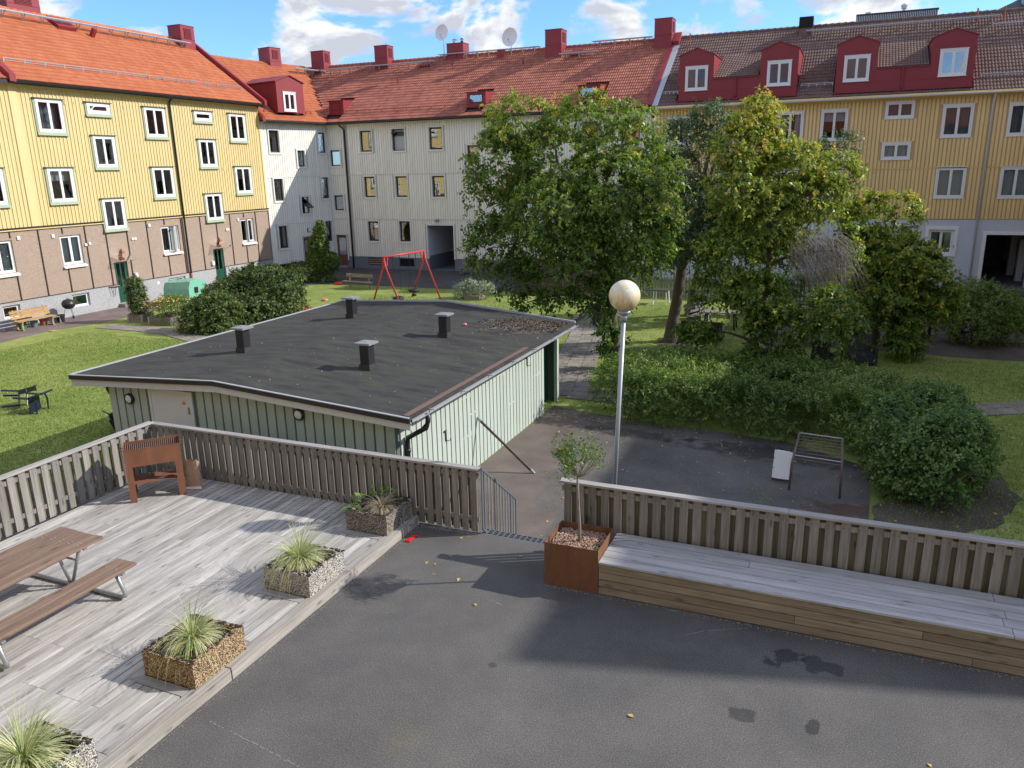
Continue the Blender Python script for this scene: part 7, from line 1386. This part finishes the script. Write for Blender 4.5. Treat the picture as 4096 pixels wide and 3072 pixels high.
hr_ = empty('hose_hook', (-35.28, 29.45, G), 0, 'pale wall rack with a dark hose left of the first green door', 'hose rack'); mb = MB(); mb.bar((.05, -.35, 1.15), (.12, .25, 1.15), .08, .03); mb.build('rack', m_oldw, hr_); mb = MB(); mb.tube([(.1, -.3, 1.13), (.1, -.25, .8), (.1, -.1, .65), (.1, -.05, 1.1)], .012, 6); mb.build('hose', m_dark, hr_)
# pallet collar beds
def collar(loc, rz, w, d, h, label):
    r = empty('raised_bed', loc, rz, label, 'raised bed', 'pallet collar beds by the slab path')
    for k in range(max(1, int(h/.19))):
        for (a, b) in (((-w/2, -d/2-.012), (w/2, -d/2+.012)), ((-w/2, d/2-.012), (w/2, d/2+.012)), ((-w/2-.012, -d/2+.013), (-w/2+.012, d/2-.013)), ((w/2-.012, -d/2+.013), (w/2+.012, d/2-.013))):
            mb = MB(); mb.box((a[0], a[1], k*.195), (b[0], b[1], k*.195+.19)); mb.build('plank', m_pallet, r)
    mb = MB(); mb.box((-w/2+.013, -d/2+.013, 0), (w/2-.013, d/2-.013, h*.8)); mb.build('soil', m_soil, r)
    for sx_ in (-1, 1):
        for sy in (-1, 1): mb = MB(); mb.box((sx_*(w/2+.0135), sy*(d/2-.06), .02), (sx_*(w/2+.0165), sy*(d/2+.014), h-.02)); mb.box((sx_*(w/2-.06), sy*(d/2+.0135), .02), (sx_*(w/2+.0165), sy*(d/2+.0165), h-.02)); mb.build('corner_iron', m_galv, r)
    return r
collar((-30.75, 26.85, G), rad(10), .8, .8, .39, 'small square raised bed with a climbing plant'); collar((-29.0, 27.0, G), rad(8), 1.25, 1.5, .39, 'large raised bed full of orange flowers'); collar((-27.6, 28.0, G), rad(8), 1.2, .8, .39, 'third raised bed half hidden behind the loose shrub'); collar((-15.9, 39.9, G), 0, 1.1, .8, .2, 'low raised bed in front of the dark plank fence')
m_clim = leafm('climber_leaf', [(0, (.03, .06, .02)), (.5, (.09, .14, .04)), (.85, (.17, .24, .07)), (1, (.30, .18, .34))], .25)
shrub('climbing_plant', 'tall bushy climber with purple flowers in the small raised bed', 'plant', (-30.8, 26.85, G), [(-30.8, 26.85, .05, .45, .5), (-30.85, 26.9, .6, .42, .5), (-30.7, 26.8, -.3, .3, .3), (-30.9, 26.9, 1.0, .3, .2)], dict(nsh=1300, lps=7, ln=(.06, .09), wd=(.022, .032), droop=.3, slen=(.12, .25), tone0=.5, tonevar=.25, tipbright=.2, inner=.1, upbias=.2), m_clim)
MF = MT('marigold', .7); MF.col(MF.ramp(MF.attr('tone'), [(0, g((.75, .20, .015))), (.6, g((.85, .42, .03))), (.85, g((.85, .65, .10))), (1, g((.75, .72, .68)))])); m_mari = MF.m
shrub('marigold_patch', 'dense patch of orange and yellow marigolds in the large raised bed', 'flowers', (-29.1, 27.1, G), [(-29.3, 26.9, -.25, .75, .45), (-28.9, 27.6, -.2, .7, .5), (-29.6, 27.6, -.15, .65, .5), (-28.7, 26.7, -.35, .6, .4)], dict(nsh=700, lps=7, ln=(.06, .10), wd=(.012, .018), droop=.2, slen=(.12, .3), tone0=.55, tonevar=.2, tipbright=.2, inner=.1, upbias=.7), m_hedgeb)
mb = MB()
for q in range(190):
    x, y = -29.2+random.gauss(0, .5), 27.2+random.gauss(0, .5); z = .12+random.uniform(-.32, .18); P = iv*np.array([.035, .035, .02])*random.uniform(.7, 1.3)+[x, y, z]; mb.add([tuple(p) for p in P], fi)
tag(mb.build('marigold_flowers', m_mari, tones=True), 'many small orange flower heads above the large raised bed', 'flowers', kind='stuff')
GH = empty('mini_greenhouse', (-31.2, 31.0, G), rad(90), 'small green plastic film greenhouse beside the flowers', 'greenhouse'); pf = [(-.55, 0), (-.55, 1.0), (-.42, 1.35), (0, 1.5), (.42, 1.35), (.55, 1.0), (.55, 0)]; mb = MB(); n_ = 12; vs = []; R = random.Random(5)
for j in range(n_+1):
    y = -1.1+2.2*j/n_
    for (x, z) in pf: vs.append((x+R.uniform(-.025, .025), y, z*(1-.14*(j/n_))+R.uniform(-.02, .02)))
k7 = len(pf); fs = [(j*k7+i, (j+1)*k7+i, (j+1)*k7+i+1, j*k7+i+1) for j in range(n_) for i in range(k7-1)]+[tuple(range(k7)), tuple(n_*k7+i for i in range(k7-1, -1, -1))]; mb.add(vs, fs); mb.build('film_cover', m_plastic_g, GH)
mb = MB(); mb.box((-.2, -1.13, .75), (.0, -1.12, 1.05)); mb.build('print', m_dark, GH); GH.rotation_euler = (0, 0, rad(80)); GH.location = (-32.2, 31.2, G)
# upturned chairs
def plastic_chair(loc, M, label, m, thin=False):
    r = empty('garden_chair', loc, 0, label, 'chair', 'overturned chairs on the left lawn'); r.matrix_world = T(*loc)@M; L_ = []
    s_ = .015 if thin else .025
    for x in (-.24, .24):
        for y in (-.22, .22): mb = MB(); mb.bar((x, y, .43), (x*1.12, y*1.15, 0), s_*2, s_*1.6); mb.build('leg', m, r)
        mb = MB(); mb.tube([(x, -.22, .43), (x*1.1, -.24, .64), (x*1.1, .1, .66), (x*1.02, .25, .62)], s_, 6); mb.build('armrest', m, r)
    mb = MB(); mb.box((-.24, -.24, .415), (.24, .24, .44)); mb.build('seat', m, r)
    for k in range(6): mb = MB(); x = -.2+k*.08; mb.bar((x, .24, .43), (x, .36, .86), .05, .015); mb.build('back_slat', m, r)
    mb = MB(); mb.bar((-.25, .36, .86), (.25, .36, .86), .05, .05); mb.build('top_rail', m, r); return r
plastic_chair((-22.1, 14.6, G+.25), Rz(.35)@Ry(rad(90))@Rz(rad(90)), 'dark navy slatted chair lying on its back at the left edge of the lawn', m_navy)
plastic_chair((-22.9, 14.6, G+.25), Rz(.9)@Ry(rad(95))@Rz(rad(60)), 'dark chair at the picture edge tangled with a white one', m_navy)
plastic_chair((-18.4, 14.75, G+.28), Rz(2.75)@Ry(rad(-90))@Rz(rad(20)), 'thin black chair tipped over beside the shed corner', m_wicker, True)
mb = MB(); mb.lathe([(0, -.1), (.07, -.07), (.1, 0), (.07, .07), (0, .1)], 14); o = mb.build('orange_ball', m_orangep, None, smooth=True); o.location = (-18.55, 14.85, G+.1); tag(o, 'small orange ball beside the tipped black chair', 'ball')
# garden furniture under the trees
def armchair(loc, rz, label, w=.7, bh=.85, cat='armchair', lean=0):
    r = empty('wicker_armchair', loc, rz, label, cat); mb = MB(); mb.box((-w/2, -.35, .08), (w/2, .30, .40)); mb.build('seat_base', m_wicker, r); mb = MB(); mb.poly([(-w/2, .26, .1), (-w/2, .36, .1), (-w/2, .50, bh), (-w/2, .42, bh)], (w, 0, 0)); recalc(mb.build('backrest', m_wicker, r))
    for s_ in (-1, 1): mb = MB(); x = s_*(w/2+.04); mb.box((x-.05, -.36, .02), (x+.05, .34, .62)); mb.build('armrest', m_wicker, r)
    return r
armchair((-.25, 27.5, G), rad(150), 'tilted dark wicker armchair behind the hedge, left one of the pair', .6, 1.0); armchair((.75, 28.4, G), rad(10), 'square dark wicker armchair on the grass under the hanging foliage', .85, 1.05); armchair((-9.4, 32.3, G), rad(70), 'dark wicker chair leaning by the trunk of the largest tree', .6, .95)
ws = empty('wicker_sofa', (-4.9, 30.6, G), rad(180), 'dark wicker sofa by the gnarled apple tree trunk', 'sofa'); mb = MB(); mb.box((-.8, -.35, .1), (.8, .3, .42)); mb.build('seat_base', m_wicker, ws); mb = MB(); mb.box((-.8, .22, .42), (.8, .35, .80)); mb.build('backrest', m_wicker, ws)
for x in (-.8, .7): mb = MB(); mb.box((x, -.35, .42), (x+.12, .22, .62)); mb.build('armrest', m_wicker, ws)
bench((-5.8, 33.9, G), rad(70), 1.5, 'weathered slatted bench behind the wicker sofa under the trees', m_greyw, 1)
def rtable(loc, rx, ry, h, label, m, legm, cat='table'):
    r = empty('garden_table', loc, 0, label, cat); mb = MB(); mb.box((-rx, -ry, h-.035), (rx, ry, h)); mb.build('table_top', m, r)
    for sx_ in (-1, 1):
        for sy in (-1, 1): mb = MB(); mb.bar((sx_*rx*.75, sy*ry*.7, h-.04), (sx_*rx*.85, sy*ry*.85, 0), .05, .05); mb.build('leg', legm, r)
    return r
rtable((-4.6, 33.2, G), .75, .4, .72, 'grey wooden table under the trees behind the sofa', m_greyw, m_dark); rtable((-8.3, 38.6, G), .4, .4, .72, 'small pale green table in front of the white picket fence', m_silver, m_white); rtable((3.7, 33.3, G), .55, .4, .95, 'pale topped table in the shade left of the feathery bush', m_gwhite, m_dark); rtable((-.5, 31.2, G), .35, .35, .72, 'small round bistro table in the shade behind the hanging foliage', m_gwhite, m_dark)
plastic_chair((-.95, 31.0, G), Rz(.6), 'thin black metal chair beside the bistro table', m_wicker, True); plastic_chair((4.3, 33.0, G), Rz(2.4), 'thin black chair half hidden by the feathery bush', m_wicker, True)
bench((1.2, 35.6, G), rad(0), 1.5, 'pale grey bench in the shade behind the drooping tree', m_greyw, 1)
mb = MB(); r = empty('waste_bin', (-5.9, 35.0, G), 0, 'tall black bin standing behind the gnarled trunk', 'bin'); mb.box((-.25, -.25, .05), (.25, .25, 1.0)); mb.build('bin_body', m_dark, r); mb = MB(); mb.box((-.28, -.28, 1.0), (.28, .28, 1.06)); mb.build('lid', m_black, r)
# dark plank fence and picket fence at the back of the lawn
def plankfence(name, label, p, q, h, m, pitch=.13, w=.11):
    p, q = Vector((*p, G)), Vector((*q, G)); d = q-p; L = d.length; r = empty(name, p, math.atan2(d.y, d.x), label, 'fence'); me = MB().box((-w/2, -.012, .04), (w/2, .012, h)).mesh('plank', m)
    for i in range(int(L/pitch)): inst('plank', me, r, T((i+.5)*pitch, 0, random.uniform(-.03, .03))@Ry(random.uniform(-.01, .01)))
    for z in (.3, h-.25): mb = MB(); mb.box((0, .013, z), (L, .05, z+.08)); mb.build('rail', m, r)
    return r
plankfence('plank_fence', 'dark upright plank fence behind the largest tree', (-17.0, 40.3), (-10.5, 40.4), 1.9, m_brownfence)
plankfence('picket_fence', 'greyish picket fence in the shade between the white house and the trees', (-10.4, 40.5), (-1.5, 40.6), 1.1, m_greyw, .16, .08)
bk = empty('bicycle', (-17.7, 41.2, G), rad(80), 'dark bicycle parked behind the end of the dark plank fence', 'bicycle')
for x in (-.5, .5): mb = MB(); mb.lathe([(.32, -.012), (.34, 0), (.32, .012), (.31, 0), (.32, -.012)], 24); mb.build('wheel', m_rubber, bk, M=T(x, 0, .34)@Rx(rad(90)))
mb = MB(); mb.tube([(-.5, 0, .34), (-.15, 0, .72), (.38, 0, .76), (.5, 0, .34)], .014, 6); mb.tube([(-.5, 0, .34), (-.05, 0, .32), (.38, 0, .72)], .014, 6); mb.tube([(-.05, 0, .32), (-.2, 0, .86)], .014, 6); mb.build('bicycle_frame', m_dark, bk); mb = MB(); mb.box((-.3, -.05, .86), (-.08, .05, .90)); mb.build('saddle', m_dark, bk); mb = MB(); mb.tube([(.36, -.25, .92), (.38, 0, .88), (.36, .25, .92)], .012, 6); mb.tube([(.38, 0, .74), (.38, 0, .88)], .012, 6); mb.build('handlebar', m_dark, bk)
# toys and scraps
def scrap(x, y, z, sx_, sy, sz, m, label, cat, rz=0, name='toy'):
    mb = MB(); mb.lathe([(0, 0), (.5, 0), (.6, .3), (.5, .8), (0, 1)], 10); o = mb.build(name, m, None); o.matrix_world = T(x, y, z)@Rz(rz)@Matrix.Diagonal((sx_, sy, sz, 1)); tag(o, label, cat)
scrap(-24.74, 31.7, G, .75, .55, .14, m_redb, 'flat red plastic tub on the grass behind the shed corner', 'toy', name='plastic_tub'); scrap(-25.69, 34.45, G, .35, .25, .12, m_pink, 'pink toy on the grass left of the swings', 'toy'); scrap(-28.6, 39.9, G, .5, .2, .18, m_redb, 'red toy lying by the single plank bench', 'toy')
mb = MB(); mb.poly([(-.05, -.12, 0), (.05, -.12, 0), (.02, .0, 0), (.06, .12, 0), (-.04, .12, 0), (-.02, 0, 0)], (0, 0, .02)); o = recalc(mb.build('red_wrapper', m_redb)); o.location = (-6.14, 10.0, .002); o.rotation_euler = (0, 0, -.05); tag(o, 'crumpled bright red plastic piece on the asphalt at the deck corner', 'litter')
mb = MB(); mb.poly([(-.05, -.02, 0), (.0, .01, 0), (.05, -.03, 0), (.06, .03, 0), (.0, .04, 0), (-.05, .04, 0)], (0, 0, .02)); o = recalc(mb.build('orange_scrap', m_orangep)); o.location = (2.15, 15.0, G+.03); tag(o, 'tiny orange scrap on the grass in front of the rounded bush', 'litter')
# fallen leaves and grit
def scatter_leaves(name, label, regs, n, size, z, mat):
    P = np.concatenate([np.stack([rng.uniform(a, c_, int(n*w_)), rng.uniform(b, d, int(n*w_)), np.full(int(n*w_), z)], 1) for a, b, c_, d, w_ in regs]); k = len(P); D = rdir(k); D[:, 2] *= .15; o = inst(name, leaves_mesh(name, P, D, np.array([[0, 0, 1.]]*k)+rdir(k)*.25, rng.uniform(*size, k), rng.uniform(*size, k)*.32, rng.random(k), mat)); return tag(o, label, 'fallen leaves', kind='stuff')
m_fall = leafm('fallen_leaf', [(0, (.55, .38, .08)), (.5, (.62, .48, .16)), (.8, (.40, .20, .06)), (1, (.68, .60, .35))], .2, .6)
scatter_leaves('fallen_leaves', 'yellow fallen leaves scattered on the courtyard asphalt', [(-6.6, 12.2, -3, 19.3, .35), (-6.5, 18.6, -1.5, 19.6, .35), (-3, 15.5, .8, 18.8, .3)], 110, (.04, .075), G+.03, m_fall)
scatter_leaves('fallen_leaves', 'pale fallen leaves dotted over the lawns', [(-9, 22.5, 4, 30, .55), (1, 11, 6, 24, .45)], 420, (.05, .09), G+.06, m_fall)
scatter_leaves('fallen_leaves', 'few orange leaves on the terrace near the steps', [(-6.0, 8.5, -4.1, 10.5, .8), (-2, 5, 2, 9, .3)], 12, (.05, .09), .012, m_fall)
P = []
o = scatter_leaves('fallen_leaves', 'small pale leaves and droppings on the shed roof', [(-14.9, 12, -11.6, 21, .3), (-11.3, 12, -7.2, 20.6, .5), (-9, 18, -7.2, 20.6, .3)], 170, (.02, .05), 0, m_fall)
me = o.data; co = np.zeros(len(me.vertices)*3, np.float32); me.vertices.foreach_get('co', co); co = co.reshape(-1, 3); co[:, 2] += np.array([zr(x) for x in co[:, 0]])+.012; me.vertices.foreach_set('co', co.ravel())
mb = MB()
for p_, q_ in (((-6.0, 5.36), (-5.3, 5.27)), ((-5.3, 5.27), (-4.66, 5.17)), ((-1.47, 8.89), (-1.25, 9.07)), ((-1.25, 9.07), (-.72, 9.34)), ((-4.15, 8.75), (-3.95, 8.70))):
    n_ = 26
    for i in range(n_):
        if random.random() < .3: continue
        t = i/n_; x = p_[0]+(q_[0]-p_[0])*t; y = p_[1]+(q_[1]-p_[1])*t+random.gauss(0, .004); a_ = math.atan2(q_[1]-p_[1], q_[0]-p_[0]); l_ = math.hypot(q_[0]-p_[0], q_[1]-p_[1])/n_; mb.box((0, -.004, .0015), (l_, .004, .0025), 0, T(x, y, 0)@Rz(a_+random.gauss(0, .1)))
tag(mb.build('scratches', paint('scratch_dust', (.30, .29, .27), .3, .9, 20)), 'pale thin scratch marks across the terrace asphalt', 'scratches', kind='stuff')
m_grit = paint('pale_grit', (.36, .34, .31), .4, .9, 30)
mb = MB()
def gritline(p, q, n, sd, z=.002, r=(.003, .008)):
    for _ in range(n):
        t = random.random(); x = p[0]+(q[0]-p[0])*t+random.gauss(0, sd); y = p[1]+(q[1]-p[1])*t-abs(random.gauss(0, sd)); P = iv*random.uniform(*r)+[x, y, z]; mb.add([tuple(a) for a in P], fi)
gritline((-3.6, 9.43), (2.6, 9.43), 420, .035); gritline((-6.25, 10.5), (-5.2, 10.55), 200, .05)
for _ in range(520): x = -6.26+abs(random.gauss(0, .03)); y = random.uniform(3.5, 10.4); P = iv*random.uniform(.002, .006)+[x, y, .002]; mb.add([tuple(a) for a in P], fi)
tag(mb.build('grit', m_grit), 'pale grit gathered along the foot of the bench and the deck edge', 'grit', kind='stuff')
